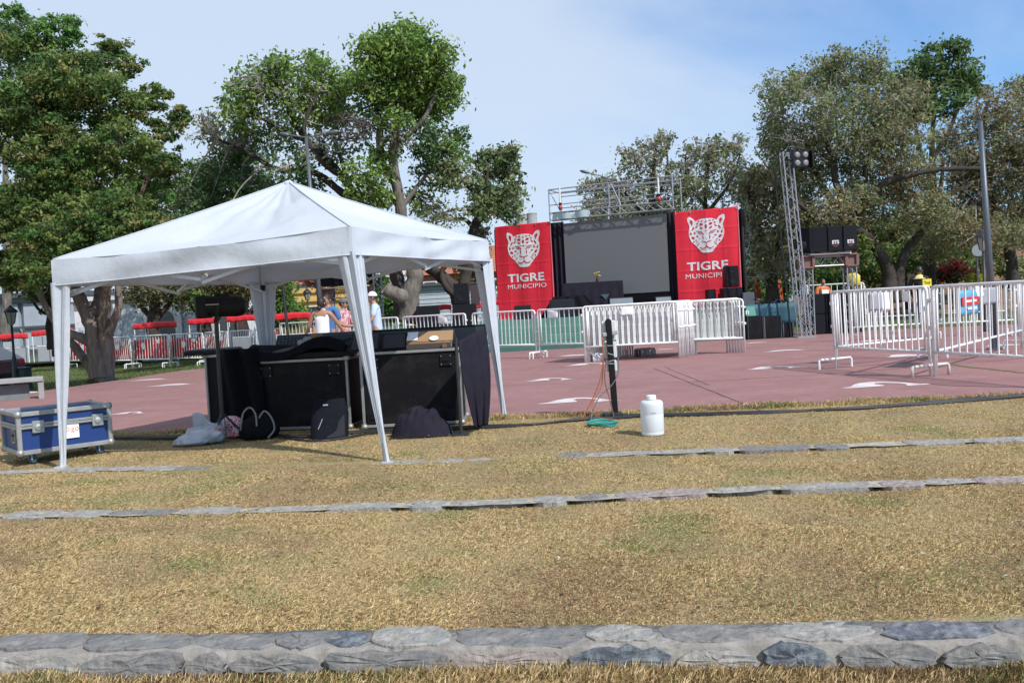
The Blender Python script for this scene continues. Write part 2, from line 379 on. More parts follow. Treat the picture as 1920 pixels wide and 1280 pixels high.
for x in xs:
    for dy, z in prof: pts.append((x, kerb_y(x) + dy + (rng.uniform(-0.008, 0.008) if z > -0.15 else 0), z + (rng.uniform(-0.007, 0.007) if z > -0.15 else 0)))
n = len(prof); mb.add(pts, [(i * n + k, i * n + (k + 1) % n, (i + 1) * n + (k + 1) % n, (i + 1) * n + k) for i in range(70) for k in range(n)])
kerb = tag(mb.build('stone_kerb', m_mortar, smooth=True), kind='structure')
for row, (dy0, z0, W, tilt) in enumerate([(-0.085, 0.005, 0.16, 0.02), (-0.200, -0.040, 0.082, R(76))]):
    x = -6.6 + 0.17 * row; s0 = 0.0; last = -1
    while x < 6.6:
        Ls = rng.choice([rng.uniform(0.16, 0.26), rng.uniform(0.26, 0.40), rng.uniform(0.36, 0.52)]); s1 = rng.uniform(-0.035, 0.035)
        if rng.random() > 0.05:
            xc = x + Ls / 2; m = rng.choice([q for q in (0, 1, 1, 1, 2, 2, 2, 3, 4) if q != last or q == 1]); last = m
            stone(kerb, (xc, kerb_y(xc) + dy0 + rng.uniform(-0.012, 0.012), z0 + rng.uniform(-0.006, 0.006)), Ls, W * rng.uniform(0.78, 1.12), rng.uniform(0.005, 0.012), line_frame(k1 + rng.uniform(-0.05, 0.05), tilt + rng.uniform(-0.05, 0.05)), rng, stone_mats[m], s0, s1)
        x += Ls + rng.choice([0.0, 0.0, 0.004, 0.015]); s0 = s1
def flush_edging(pixels, W, cover):
    g = [at(*p) for p in pixels]
    pts = []
    for a, b in zip(g, g[1:]): pts += seg(a, b, 12)[:-1]
    pts.append(g[-1]); a0 = pts[0] - (pts[1] - pts[0]) * 8; pts = [a0] + pts
    o = strip(pts, W * 0.9, 0.002).build('stone_edging', m_mortar_pale); tag(o, kind='structure')
    tot = 0
    i = 0; s = 0.0
    cum = [0]
    for a, b in zip(pts, pts[1:]): cum.append(cum[-1] + (b - a).length)
    while s < cum[-1] - 0.3:
        Ls = rng.uniform(0.22, 0.6); c = s + Ls / 2
        k = max(j for j in range(len(cum)) if cum[j] <= c); k = min(k, len(pts) - 2)
        t = (c - cum[k]) / max(1e-6, cum[k + 1] - cum[k]); p = pts[k].lerp(pts[k + 1], t); d = (pts[k + 1] - pts[k]).normalized()
        if rng.random() > cover:
            stone(o, (p.x, p.y + rng.uniform(-0.02, 0.02), -0.003), Ls, W * rng.uniform(0.6, 1.1), rng.uniform(0.009, 0.012), line_frame(math.atan2(d.y, d.x)), rng, stone_mats[rng.choice([1, 2, 2, 2, 2, 3, 1])])
        s += Ls + rng.uniform(0.0, 0.03)
    return pts
E2 = flush_edging([(-150, 975), (20, 966), (480, 956), (960, 940), (1440, 915), (1920, 897), (2100, 888)], 0.18, 0.08)
E3 = flush_edging([(-100, 890), (120, 880), (480, 876), (740, 868), (1200, 849), (1560, 836), (1920, 822), (2100, 812)], 0.20, 0.12)

# dry grass blades
def blades(name, N, sampler, Lr, wr, cols, tilt, greeny, m=m_blade):
    x, y, z = sampler(N); N = len(x)
    pn = sines(10, 0.7, 3.5, 21)(np.c_[x, y]); pf = sines(12, 3, 14, 22)(np.c_[x, y])
    L = RNG.uniform(*Lr, N) * (1 + 0.25 * pf.clip(-1, 1)); w = RNG.uniform(*wr, N); a = RNG.uniform(0, 2 * np.pi, N)
    th = RNG.normal(tilt, 0.32, N).clip(0, 1.5); d = np.c_[np.cos(a) * np.sin(th), np.sin(a) * np.sin(th), np.cos(th)]
    s = np.c_[-np.sin(a), np.cos(a), np.zeros(N)] * w[:, None] * 0.5
    b = np.c_[x, y, z]; tip = b + d * L[:, None]
    bend = RNG.uniform(-0.4, 0.4, N); mid = b + d * (L * 0.55)[:, None] + np.c_[np.zeros(N), np.zeros(N), L * 0.12]
    V = np.empty((N, 4, 3)); V[:, 0] = b - s; V[:, 1] = b + s; V[:, 2] = mid + s * 0.8; V[:, 3] = tip
    F = np.arange(N * 4).reshape(N, 4)
    cols = np.array(cols); ci = RNG.integers(0, len(cols) - 2, N); c = cols[ci] * RNG.uniform(0.74, 1.2, (N, 1))
    pg = sines(14, 2.5, 13, 23)(np.c_[x, y]); g = RNG.random(N) < (greeny * (0.25 + 1.9 * np.maximum(0, pn * 0.6 + pg * 0.9 - 0.30))).clip(0, 0.6); c[g] = cols[-1] * RNG.uniform(0.7, 1.3, (g.sum(), 1))
    br = RNG.random(N) < (0.12 - 0.22 * pf - 0.26 * sines(10, 1.5, 7, 24)(np.c_[x, y])).clip(0.02, 0.7); c[br] = cols[-2] * RNG.uniform(0.7, 1.3, (br.sum(), 1))
    me = np_mesh(name, V.reshape(-1, 3), F, m, np.repeat(c, 4, axis=0))
    o = bpy.data.objects.new(name, me); link(o); return o
straw = [(0.58, 0.425, 0.205), (0.51, 0.365, 0.17), (0.66, 0.515, 0.28), (0.45, 0.31, 0.15), (0.27, 0.165, 0.09), (0.25, 0.275, 0.10)]
E2a = np.array([p[:2] for p in E2]); E3a = np.array([p[:2] for p in E3])
def samp(N):
    u = RNG.random(N); y = 3.15 * (9.9 / 3.15) ** u
    x = RNG.uniform(-1, 1, N) * (y * 0.62 + 1.6)
    ok = (y > kerb_y(x) - 0.005 + RNG.normal(0, 0.02, N)) & (y < edge_y(x) + RNG.normal(0, 0.05, N))
    for Ea, W in ((E2a, 0.085), (E3a, 0.09)):
        dy = y - np.interp(x, Ea[:, 0], Ea[:, 1])
        lim = W * (0.9 + 0.5 * sines(8, 2, 9, int(W * 1000))(np.c_[x, y * 0]))
        ok &= ~((np.abs(dy) < lim * 0.7) & (RNG.random(N) > 0.18))
    x, y = x[ok], y[ok]; y0 = kerb_y(x); vv = (y - y0) / (edge_y(x) - y0)
    return x, y, uneven(np.c_[x, y]) * 0.010 * np.minimum(1, np.minimum(vv * 6, (1 - vv) * 8)).clip(0) - 0.006
tag(blades('dry_grass', 1050000, samp, (0.008, 0.026), (0.0015, 0.0031), straw, 1.30, 0.26), 'short dry straw-coloured grass on the terraces', 'grass', kind='stuff')
def samp_front(N):
    x = RNG.uniform(-4, 4, N); y = kerb_y(x) - 0.215 - RNG.exponential(0.14, N); ok = y > 1.9
    return x[ok], y[ok], np.full(ok.sum(), -0.085)
tag(blades('tall_grass', 60000, samp_front, (0.02, 0.06), (0.0025, 0.0045), straw[:4] + [(0.2, 0.12, 0.06), (0.16, 0.17, 0.05)], 0.75, 0.26), 'longer dry grass along the foot of the near stone kerb', 'grass', kind='stuff')
def samp_edge(N):
    x = RNG.uniform(-9, 9, N); y = edge_y(x) + RNG.normal(-0.02, 0.07, N); return x, y, np.zeros(N)
tag(blades('edge_grass', 30000, samp_edge, (0.03, 0.07), (0.004, 0.007), straw[:5] + [(0.15, 0.19, 0.06)], 0.8, 0.5), 'greener grass fringe along the plaza edge', 'grass', kind='stuff')
def samp_left(N):
    y = 12 * (60 / 12) ** RNG.random(N) ; x = -8.5 - RNG.random(N) * 18
    lim = np.interp(y, [12, 17.2, 18.6, 21, 24, 25.4, 29, 60], [-16, -10.4, -10.15, -9.7, -9.3, -8.6, -7, -7]); ok = (x < lim) & (y > 16.6)
    return x[ok], y[ok], np.array([lawn_z(a) for a in x[ok]])
tag(blades('lawn_grass', 90000, samp_left, (0.04, 0.10), (0.008, 0.016), [(0.10, 0.15, 0.04), (0.08, 0.13, 0.03), (0.14, 0.16, 0.05), (0.12, 0.17, 0.05), (0.2, 0.16, 0.07), (0.07, 0.13, 0.03)], 0.6, 0.3), 'green lawn left of the plaza under the trees', 'grass', kind='stuff')
# fallen leaves and litter
N = 1600; y = 3.2 * (9.4 / 3.2) ** RNG.random(N); x = RNG.uniform(-1, 1, N) * (y * 0.6 + 0.8); ok = (y > kerb_y(x)) & (y < edge_y(x)); x, y = x[ok], y[ok]; N = len(x)
a = RNG.uniform(0, 6.28, N); s = RNG.uniform(0.006, 0.020, N); V = np.zeros((N, 4, 3))
for k, (dx, dy, dz) in enumerate(((-1, 0, 0.3), (0, -0.45, 0), (1, 0, 0.5), (0, 0.45, 0.1))):
    V[:, k, 0] = x + s * (dx * np.cos(a) - dy * np.sin(a)); V[:, k, 1] = y + s * (dx * np.sin(a) + dy * np.cos(a)); V[:, k, 2] = 0.02 + s * dz
c = np.array([(0.17, 0.09, 0.04), (0.3, 0.2, 0.1), (0.10, 0.06, 0.03), (0.6, 0.58, 0.52)])[RNG.choice(4, N, p=[.42, .33, .22, .03])]
o = bpy.data.objects.new('fallen_leaves', np_mesh('fallen_leaves', V.reshape(-1, 3), np.arange(4 * N).reshape(N, 4), m_blade, np.repeat(c, 4, axis=0))); link(o)
tag(o, 'small dry leaves and scraps scattered over the grass', 'leaves', kind='stuff')
# ================================================================= BUILDINGS BEHIND
def wall_box(parent, name, m, x0, x1, y0, y1, z0, z1, bevel=0): return MB().box(((x0 + x1) / 2, (y0 + y1) / 2, (z0 + z1) / 2), (x1 - x0, y1 - y0, z1 - z0)).build(name, m, parent)
m_bwhite = mat('white_render', (0.62, 0.64, 0.66), 0.9, var=0.08, scale=1, dirt=(0.4, 0.4, 0.4), dscale=0.7, damt=0.4)
m_bgrey = mat('grey_render', (0.36, 0.40, 0.45), 0.85, var=0.12, scale=0.8)
m_byel = mat('ochre_render', (0.62, 0.42, 0.14), 0.9, var=0.1, scale=0.8, dirt=(0.45, 0.32, 0.14), dscale=1)
m_bred = mat('brick_orange', (0.42, 0.16, 0.07), 0.9, var=0.25, scale=3)
m_tile = mat('roof_tile', (0.36, 0.13, 0.07), 0.9, var=0.3, scale=4)
m_siding = mat('grey_siding', (0.40, 0.46, 0.50), 0.7, var=0.15, scale=1.2)
m_winf = mat('window_dark', (0.05, 0.06, 0.07), 0.15)
def windows(root, y, rects, depth=0.06, fm=None):
    for x0, x1, z0, z1 in rects:
        f = MB()
        t = 0.07
        for a in ((x0, x1, z0, z0 + t), (x0, x1, z1 - t, z1), (x0, x0 + t, z0 + t, z1 - t), (x1 - t, x1, z0 + t, z1 - t)):
            f.box(((a[0] + a[1]) / 2, y - depth / 2, (a[2] + a[3]) / 2), (a[1] - a[0], depth, a[3] - a[2]))
        w = f.build('window', fm or m_bwhite, root)
        MB().box(((x0 + x1) / 2, y - 0.01, (z0 + z1) / 2), (x1 - x0 - 2 * t, 0.02, z1 - z0 - 2 * t)).build('pane', m_winf, w)
# long pale building behind the big conifer
def bld(name, label, y, px0, px1, top_py, m, depth=8, group=None):
    a = P(px0, 600, y); b = P(px1, 600, y); h = P((px0 + px1) / 2, top_py, y).z
    t = thing(name, label, 'building', (a.x, y, -0.035)); W = b.x - a.x
    wall_box(t, 'wall', m, 0, W, 0, depth, 0, h); return t, W, h
t, W, h = bld('pale_hall', 'pale grey hall with a sloping glazed front at the left edge', 46, -160, 150, 560, m_bwhite)
for i in range(6): wall_box(t, 'facade_band', m_bgrey, 0.15 + i * W / 6, W / 6 * (i + 1) - 0.15, -0.35 + 0.001 * i, -0.01, 0.5, h - 0.3)
for z in (0.4, h * 0.5, h - 0.25): wall_box(t, 'facade_rail', m_steel, 0, W, -0.5, -0.36, z, z + 0.12)
wall_box(t, 'roof', m_steel, -0.3, W + 0.3, -0.7, 8.3, h, h + 0.25)
t, W, h = bld('arched_building', 'low white building with arched openings behind the conifer trunk', 42, 140, 470, 556, m_bwhite)
for i in range(5):
    x = 0.8 + i * (W - 1.6) / 4.6
    arc = [(0, 0)] + [(1.0, 0)] + [(0.5 + 0.5 * math.cos(a), 1.5 + 0.6 * math.sin(a)) for a in [k * math.pi / 8 for k in range(9)]]
    MB().prism(arc, 0.05, Matrix.Rotation(R(90), 3, 'X'), (x, 0.0, 0.05)).build('arched_opening', m_bgrey if i % 2 else m_winf, t)
    wall_box(t, 'pilaster', m_bwhite, x + 1.15, x + 1.4, -0.2, -0.01, 0, h - 0.2)
wall_box(t, 'roof', m_bwhite, -0.2, W + 0.2, -0.35, 8.2, h, h + 0.2)
t, W, h = bld('yellow_house', 'ochre yellow house with a flat parapet behind the group of people', 46, 528, 700, 546, m_byel)
wall_box(t, 'parapet', m_byel, -0.1, W + 0.1, -0.12, 0.2, h, h + 0.25)
wall_box(t, 'base_band', m_redv, 0.02, W - 0.02, -0.05, -0.001, 0.0, 0.55)
wall_box(t, 'cornice', m_byel, 0, W, -0.15, -0.001, h - 0.45, h - 0.33)
windows(t, 0, [(1.4, 2.3, 0.9, 2.0), (3.4, 4.2, 0.0 + 0.6, 2.0)])
wall_box(t, 'side_wing', m_redv, -0.6, -0.01, 0.4, 5, 0, h * 0.86)
t, W, h = bld('tiled_house', 'white house with a brown tiled roof rising behind the yellow house', 58, 500, 625, 533, m_bwhite)
MB().add([(-0.3, -0.4, h), (W + 0.3, -0.4, h), (W + 0.3, 8.4, h), (-0.3, 8.4, h), (W * 0.35, 4, h + 1.2), (W * 0.65, 4, h + 1.2)], [(0, 1, 5, 4), (1, 2, 5), (2, 3, 4, 5), (3, 0, 4), (3, 2, 1, 0)]).build('roof', m_tile, t)
windows(t, 0, [(0.8, 1.5, h - 1.1, h - 0.25), (2.4, 3.1, h - 1.1, h - 0.25)])
t, W, h = bld('brick_house', 'orange brick house glimpsed between the trunks left of the red banner', 44, 775, 925, 512, m_bred)
MB().add([(-0.3, -0.3, h), (W + 0.3, -0.3, h), (W + 0.3, 8.3, h), (-0.3, 8.3, h), (-0.3, 4, h + 1.6), (W + 0.3, 4, h + 1.6)], [(0, 1, 5, 4), (1, 2, 5), (2, 3, 4, 5), (3, 0, 4), (3, 2, 1, 0)]).build('roof', m_tile, t)
windows(t, 0, [(0.6, 1.3, h - 1.3, h - 0.3), (2.5, 3.2, h - 1.3, h - 0.3)])
# grey sided shed
a = P(786, 590, 38); b = P(930, 590, 38); hh = P(850, 533, 38).z
t = thing('grey_shed', 'grey board clad shed behind the black loudspeaker', 'shed', (a.x, 38, -0.035)); W = b.x - a.x
wall_box(t, 'core', m_siding, 0, W, 0.06, 4, 0, hh)
nb = 13
bd = MB().box((W / 2, 0.02, hh / nb / 2), (W, 0.05, hh / nb - 0.03)).mesh('board', m_siding)
for i in range(nb): place('board', bd, t, (0, 0, i * hh / nb))
for x in (-0.12, -0.42): wall_box(t, 'corner_post', m_white, x, x + 0.12, -0.1, 0.1, 0, hh + 0.15)
wall_box(t, 'roof', m_steel, -0.2, W + 0.2, -0.25, 4.2, hh + 0.01, hh + 0.12)
# building with water tanks peeping over the left banner
yb = 70; a = P(935, 500, yb); b = P(1050, 500, yb); hh = P(990, 421, yb).z
t = thing('tank_building', 'plain building whose roof carries two water tanks above the left red banner', 'building', (a.x, yb, 0)); W = b.x - a.x
wall_box(t, 'wall', m_bwhite, 0, W, 0, 8, 0, hh)
windows(t, 0, [(0.7, 1.6, 3, 4.2), (2.6, 3.5, 3, 4.2)])
for i, (p, l) in enumerate(((980, 'left round concrete water tank on the roof above the red banner'), (998, 'right, slightly taller round concrete water tank above the red banner'))):
    c = P(p, 421, yb + 2); r = 0.42
    w = thing('water_tank', l, 'water tank', (c.x, yb + 2, hh), 0, 'rooftop water tanks')
    MB().lathe([(r, 0), (r, 0.9 + 0.07 * i), (r * 0.97, 0.95 + 0.07 * i)], 20).build('drum', m_concrete, w, smooth=False)
    MB().lathe([(r * 1.04, 0), (r * 1.04, 0.06), (0.1, 0.12)], 20, (0, 0, 0.95 + 0.07 * i)).build('lid', m_concrete, w)
# apartment tower behind the right trees
yb = 90; a = P(1438, 500, yb); hh = P(1450, 306, yb).z
t = thing('apartment_tower', 'white apartment tower with stacked balconies showing through the trees', 'building', (a.x, yb, 0))
wall_box(t, 'wall', m_bgrey, 0, 3.4, 0.9, 9, 0, hh)
for i in range(12):
    z = hh - 1.2 - i * 1.75
    if z < 1: break
    wall_box(t, 'balcony', m_bwhite, -0.7, 2.4, -0.4, 0.89, z, z + 0.75)
# embankment and pink roof at the right edge
m_bank = ground_mat('bank_soil', [(0.24, 0.14, 0.09), (0.32, 0.2, 0.13), (0.16, 0.12, 0.06)], [0.6, 3], 0.05, 6)
bankf = sines(10, 0.2, 1.2, 8)
bx0, bx1 = 18.0, 60.0
def bank(u, v):
    x = bx0 + (bx1 - bx0) * u; y = 40 + 22 * v
    z = 4.6 * min(1, v * 1.7) ** 0.8 * min(1, u * 5) + 0.25 * float(bankf(np.array([[x, y]]))[0]) * min(1, v * 4)
    return (x, y, z - 0.08)
mb = MB(); mb.grid(bank, 40, 16); tag(mb.build('embankment', m_bank, smooth=True), kind='structure')
yb = 64; a = P(1876, 450, yb)
t = thing('pink_house', 'small house with a pink roof on the bank at the right edge', 'building', (a.x, yb, 4.0))
wall_box(t, 'wall', m_bwhite, 0, 6, 0, 5, -1, a.z - 4.0 + 0.1)
mp_ = mat('pink_roof', (0.55, 0.2, 0.24), 0.8, var=0.15)
hz = a.z - 4 + 0.1
MB().add([(-.4, -.5, hz), (6.4, -.5, hz), (6.4, 5.5, hz), (-.4, 5.5, hz), (.8, 2.5, hz + 1.3), (5.2, 2.5, hz + 1.3)], [(0, 1, 5, 4), (1, 2, 5), (2, 3, 4, 5), (3, 0, 4), (3, 2, 1, 0)]).build('roof', mp_, t)

# ================================================================= TREES
def bark_mat(name, c, d):
    return mat(name, c, 0.95, var=0.35, scale=5, bump=0.03, bscale=9, stretch=(1, 1, 0.3), dirt=d, dscale=3, damt=0.7, spec=0.15)
m_bark = bark_mat('bark_dark', (0.062, 0.05, 0.042), (0.03, 0.025, 0.02))
m_barkg = mat('bark_grey', (0.165, 0.145, 0.122), 0.95, var=0.5, scale=7, bump=0.06, bscale=10, stretch=(1, 1, 0.3), dirt=(0.06, 0.05, 0.043), dscale=4, damt=0.85, spec=0.1)
m_barkc = mat('bark_cypress', (0.20, 0.155, 0.125), 0.95, var=0.5, scale=9, bump=0.06, bscale=11, stretch=(1, 1, 0.13), dirt=(0.06, 0.045, 0.038), dscale=7, damt=0.85, spec=0.1)
m_twig = mat('twigs_pale', (0.40, 0.35, 0.31), 0.95, var=0.3)
m_twigd = mat('twigs_dark', (0.085, 0.07, 0.055), 0.95, var=0.3)
def leaf_cloud(cent, size, n_each, spread, cols, up=0.35, flat=0.8):
    """cent: (K,3) clump centres -> leaf quads scattered around each clump"""
    K = len(cent); n = K * n_each
    off = RNG.normal(size=(n, 3)) * np.repeat(np.broadcast_to(spread, (K,)), n_each)[:, None] * np.array([1, 1, flat])
    c = np.repeat(cent, n_each, axis=0) + off
    nrm = RNG.normal(size=(n, 3)) * 0.75 + off / (np.linalg.norm(off, axis=1)[:, None] + 1e-6) * 0.9; nrm[:, 2] += up; nrm /= np.linalg.norm(nrm, axis=1)[:, None]
    t = np.cross(nrm, RNG.normal(size=(n, 3))); t /= np.linalg.norm(t, axis=1)[:, None]; b = np.cross(nrm, t)
    s = size * RNG.uniform(0.6, 1.35, n)[:, None]
    V = np.empty((n, 4, 3)); V[:, 0] = c - t * s; V[:, 1] = c - b * s * 0.5; V[:, 2] = c + t * s; V[:, 3] = c + b * s * 0.5
    cols = np.asarray(cols); ck = cols[RNG.integers(0, len(cols), K)] * RNG.uniform(0.75, 1.3, (K, 1))
    cc = np.repeat(ck, n_each, axis=0) * RNG.uniform(0.75, 1.25, (n, 1))
    return V.reshape(-1, 3), np.repeat(cc, 4, axis=0)
def smooth_path(pts, n=5):
    out = []
    for i in range(len(pts) - 1):
        p0 = pts[max(i - 1, 0)]; p1 = pts[i]; p2 = pts[i + 1]; p3 = pts[min(i + 2, len(pts) - 1)]
        for k in range(n):
            t = k / n
            out.append(0.5 * ((2 * p1) + (p2 - p0) * t + (2 * p0 - 5 * p1 + 4 * p2 - p3) * t * t + (3 * p1 - p0 - 3 * p2 + p3) * t ** 3))
    out.append(pts[-1]); return out
def tree(name, label, base, d, limbs, lobes, bark, twigm, cat='tree', group=None, leaf=0.05, flat=0.75, twigs=14, twig_r=0.012, tight=1.0, zbase=-0.03):
    """limbs: (pixels [(px,py,dy)], r0, r1); lobes: (px,py,rx,ry,dy,clumps,leaves,cols)"""
    b = P(*base, d); root = thing(name, label, cat, (b.x, d, zbase), 0, group); o = Vector(root.location)
    k = d / FPX; tr = MB(); paths = []
    for pts, r0, r1 in limbs:
        w = [P(x, y, d + dy) - o for x, y, dy in pts]; sp = smooth_path(w)
        m = len(sp); rr = [r0 + (r1 - r0) * (i / (m - 1)) ** 0.85 for i in range(m)]
        sp = [p + Vector((random.gauss(0, 1), random.gauss(0, 1), 0)) * rr[i] * 0.05 * (0 < i < m - 1) for i, p in enumerate(sp)]
        rr = [q * (1 + 0.07 * math.sin(i * 1.9 + r0 * 40)) for i, q in enumerate(rr)]
        if w[0].z < 0.5 and abs(w[0].z) < 0.6: rr[0] *= 1.35; rr[1] *= 1.12
        tr.tube(sp, rr, 10 if r0 > 0.08 else 7); paths += sp
    tr.build('trunk', bark, root, smooth=True)
    tw = MB(); Vs = []; Cs = []; pa = np.array([tuple(p) for p in paths])
    for (px, py, rx, ry, dy, K, n, cols) in lobes:
        c = np.array(tuple(P(px, py, d + dy) - o)); r = np.array([rx * k, (rx + ry) * 0.5 * k * 0.9, ry * k])
        u = RNG.normal(size=(K, 3)); u /= np.linalg.norm(u, axis=1)[:, None]
        rad = RNG.random(K) ** 0.36; cent = c + u * rad[:, None] * r
        if n > 0:
            sp = (0.13 * np.cbrt(r.prod()) + 0.06) * tight
            V, C = leaf_cloud(cent, leaf, n, sp * RNG.uniform(0.6, 1.2, K), cols, flat=flat); Vs.append(V); Cs.append(C)
        i0 = np.argmin(((pa - c) ** 2).sum(1)); st = Vector(pa[i0]); nt_ = min(K, twigs); gap = (Vector(c) - st).length
        if gap > 0.55 * float(r.mean()):      # a bough carries a crown lobe that lies away from the limbs
            cv = Vector(c); md_ = st.lerp(cv, 0.5) + Vector((random.gauss(0, .1), random.gauss(0, .1), 0.14 * gap)) * 0.8
            bp_ = smooth_path([st, md_, cv], 4); tw.tube(bp_, [0.034 - 0.022 * i / (len(bp_) - 1) for i in range(len(bp_))], 5, cap=False)
            pb_ = np.concatenate([pa, np.array([tuple(p) for p in bp_[2:]])])
        else: pb_ = pa
        for q in cent[:nt_]:
            q = Vector(q); s0 = Vector(pb_[np.argmin(((pb_ - np.array(q)) ** 2).sum(1))])
            mid = s0.lerp(q, 0.5) + Vector((random.gauss(0, 1), random.gauss(0, 1), random.uniform(-0.3, 1.2))) * (q - s0).length * 0.12
            L = min(1.6, (q - s0).length)
            tw.tube([s0, s0.lerp(mid, 0.6), mid, mid.lerp(q, 0.55) + Vector((0, 0, 0.03)), q], [twig_r * (1.2 + L * 0.7), twig_r * (1 + L * 0.45), twig_r * (0.8 + 0.3 * L), twig_r * 0.7, twig_r * 0.35], 4, cap=False)
            for _ in range(3):
                e = mid.lerp(q, random.uniform(0.1, 0.9)); dv = Vector((random.gauss(0, 1), random.gauss(0, 1), random.gauss(0.4, 1))).normalized() * random.uniform(0.3, 0.8) * max(0.35, float(r.mean()) * 0.5)
                tw.tube([e, e + dv * 0.5 + Vector((0, 0, 0.03)), e + dv], [twig_r * 0.6, twig_r * 0.45, twig_r * 0.2], 3, cap=False)
    if tw.v: tw.build('branches', twigm, root)
    if Vs:
        V = np.concatenate(Vs); C = np.concatenate(Cs)
        link(bpy.data.objects.new('crown', np_mesh('crown', V, np.arange(len(V)).reshape(-1, 4), m_leaf, C)), root)
    return root
DK = [(0.085, 0.15, 0.042), (0.125, 0.185, 0.05), (0.18, 0.225, 0.06), (0.23, 0.225, 0.075), (0.08, 0.16, 0.04), (0.15, 0.21, 0.055), (0.10, 0.17, 0.045)]
DKG = [(0.12, 0.24, 0.055), (0.14, 0.27, 0.06), (0.10, 0.20, 0.055)]
GR = [(0.16, 0.27, 0.05), (0.20, 0.31, 0.06), (0.12, 0.21, 0.05), (0.25, 0.33, 0.08)]
GRD = [(0.10, 0.18, 0.06), (0.14, 0.21, 0.075), (0.085, 0.155, 0.055)]
OL = [(0.20, 0.245, 0.10), (0.26, 0.28, 0.13), (0.16, 0.205, 0.085), (0.30, 0.29, 0.15)]
OLB = [(0.29, 0.225, 0.12), (0.25, 0.20, 0.10), (0.35, 0.28, 0.16), (0.20, 0.195, 0.085)]
OLD = [(0.12, 0.13, 0.055), (0.16, 0.15, 0.07), (0.10, 0.12, 0.045), (0.20, 0.17, 0.09)]
GY = [(0.26, 0.25, 0.19), (0.22, 0.23, 0.16), (0.32, 0.29, 0.23)]

# big dark conifer on the left
lb = []
for a in [(110, 62, 62, 38), (50, 92, 60, 42), (205, 98, 58, 36), (135, 150, 110, 55), (285, 182, 58, 36), (205, 205, 85, 50), (60, 205, 110, 62), (312, 240, 44, 34), (235, 280, 82, 55), (105, 300, 100, 70),
          (320, 312, 40, 45), (275, 365, 62, 55), (170, 385, 100, 60), (45, 395, 105, 70), (-80, 240, 110, 110), (-100, 400, 100, 100), (240, 440, 66, 40), (105, 465, 100, 50), (10, 500, 70, 50), (-150, 480, 90, 60), (180, 500, 60, 30), (30, 30, 30, 24), (340, 215, 26, 20), (245, 125, 34, 22)]:
    big = a[2] * a[3]; K = max(16, int(big / 48))
    for dy in ((-1.2, 1.3) if big > 4500 else (random.uniform(-0.8, 0.8),)):
        lb.append((a[0], a[1], a[2] * 0.86, a[3] * 0.86, dy, K, 52, DKG if (a[0] > 255 and 350 < a[1] < 450) or random.random() < 0.12 else DK))
for a in [(250, 455, 66, 34), (180, 490, 80, 34), (90, 505, 80, 34), (300, 425, 40, 34), (130, 440, 90, 40), (215, 400, 70, 40)]:   # shade_skirt: boughs on the near side
    lb.append((*a, -2.3, int(a[2] * a[3] / 40), 46, DK))
tree('conifer', 'huge dark olive conifer with clumped foliage and a pale forked trunk', (190, 712), 21.6,
     [([(190, 714, 0), (182, 660, 0), (172, 610, 0), (150, 560, 0), (120, 480, 0.3), (110, 330, 0.2), (112, 130, 0)], 0.27, 0.05),
      ([(196, 714, 0), (200, 650, -0.05), (196, 600, -0.1), (200, 540, -0.3), (215, 440, -0.4), (220, 280, -0.3)], 0.22, 0.06),
      ([(190, 640, 0), (206, 620, -0.2), (222, 575, -0.3), (222, 520, -0.2), (240, 430, 0), (290, 300, 0)], 0.12, 0.05),
      ([(180, 650, 0), (150, 632, -0.2), (125, 622, -0.3), (95, 590, -0.3), (60, 520, -0.2), (20, 430, 0)], 0.14, 0.05),
      ([(178, 700, 0.3), (140, 650, 0.5), (118, 622, 0.8), (110, 560, 0.9)], 0.13, 0.07),
      ([(176, 590, 0), (185, 540, 0.4), (175, 470, 0.8), (150, 380, 0.8)], 0.13, 0.05)],
     lb, m_barkc, m_twigd, leaf=0.05, flat=0.5, twigs=5, twig_r=0.014, tight=0.66)
# paler tree peeping out over the conifer, far left
tree('grey_green_tree', 'hazy grey green tree top showing above the conifer at the left edge', (10, 640), 44,
     [([(10, 640, 0), (14, 500, 0), (10, 300, 0), (18, 120, 0)], 0.3, 0.06)],
     [(20, 60, 50, 40, 0, 70, 30, GRD), (50, 105, 40, 34, 0, 50, 30, GRD), (-10, 130, 60, 60, 0, 70, 30, GRD), (-40, 80, 50, 40, 0, 60, 26, GRD)], m_barkg, m_twigd, leaf=0.10)
# dark small trunk in front of the pale hall
tree('dark_tree', 'thin dark double trunked tree beside the lantern at the left', (100, 668), 25.0,
     [([(106, 668, 0), (104, 640, 0), (103, 600, 0), (100, 555, 0), (96, 500, 0)], 0.12, 0.07), ([(97, 655, 0.4), (93, 610, 0.4), (95, 575, 0.2), (70, 560, 0), (45, 540, 0)], 0.13, 0.05), ([(95, 590, 0.2), (75, 582, 0.1), (58, 560, 0)], 0.06, 0.03)],
     [(80, 525, 60, 26, 0, 50, 30, DK), (30, 520, 50, 24, 0, 40, 30, DK), (100, 560, 25, 25, 0.5, 20, 24, DK)], m_bark, m_twigd, leaf=0.07)
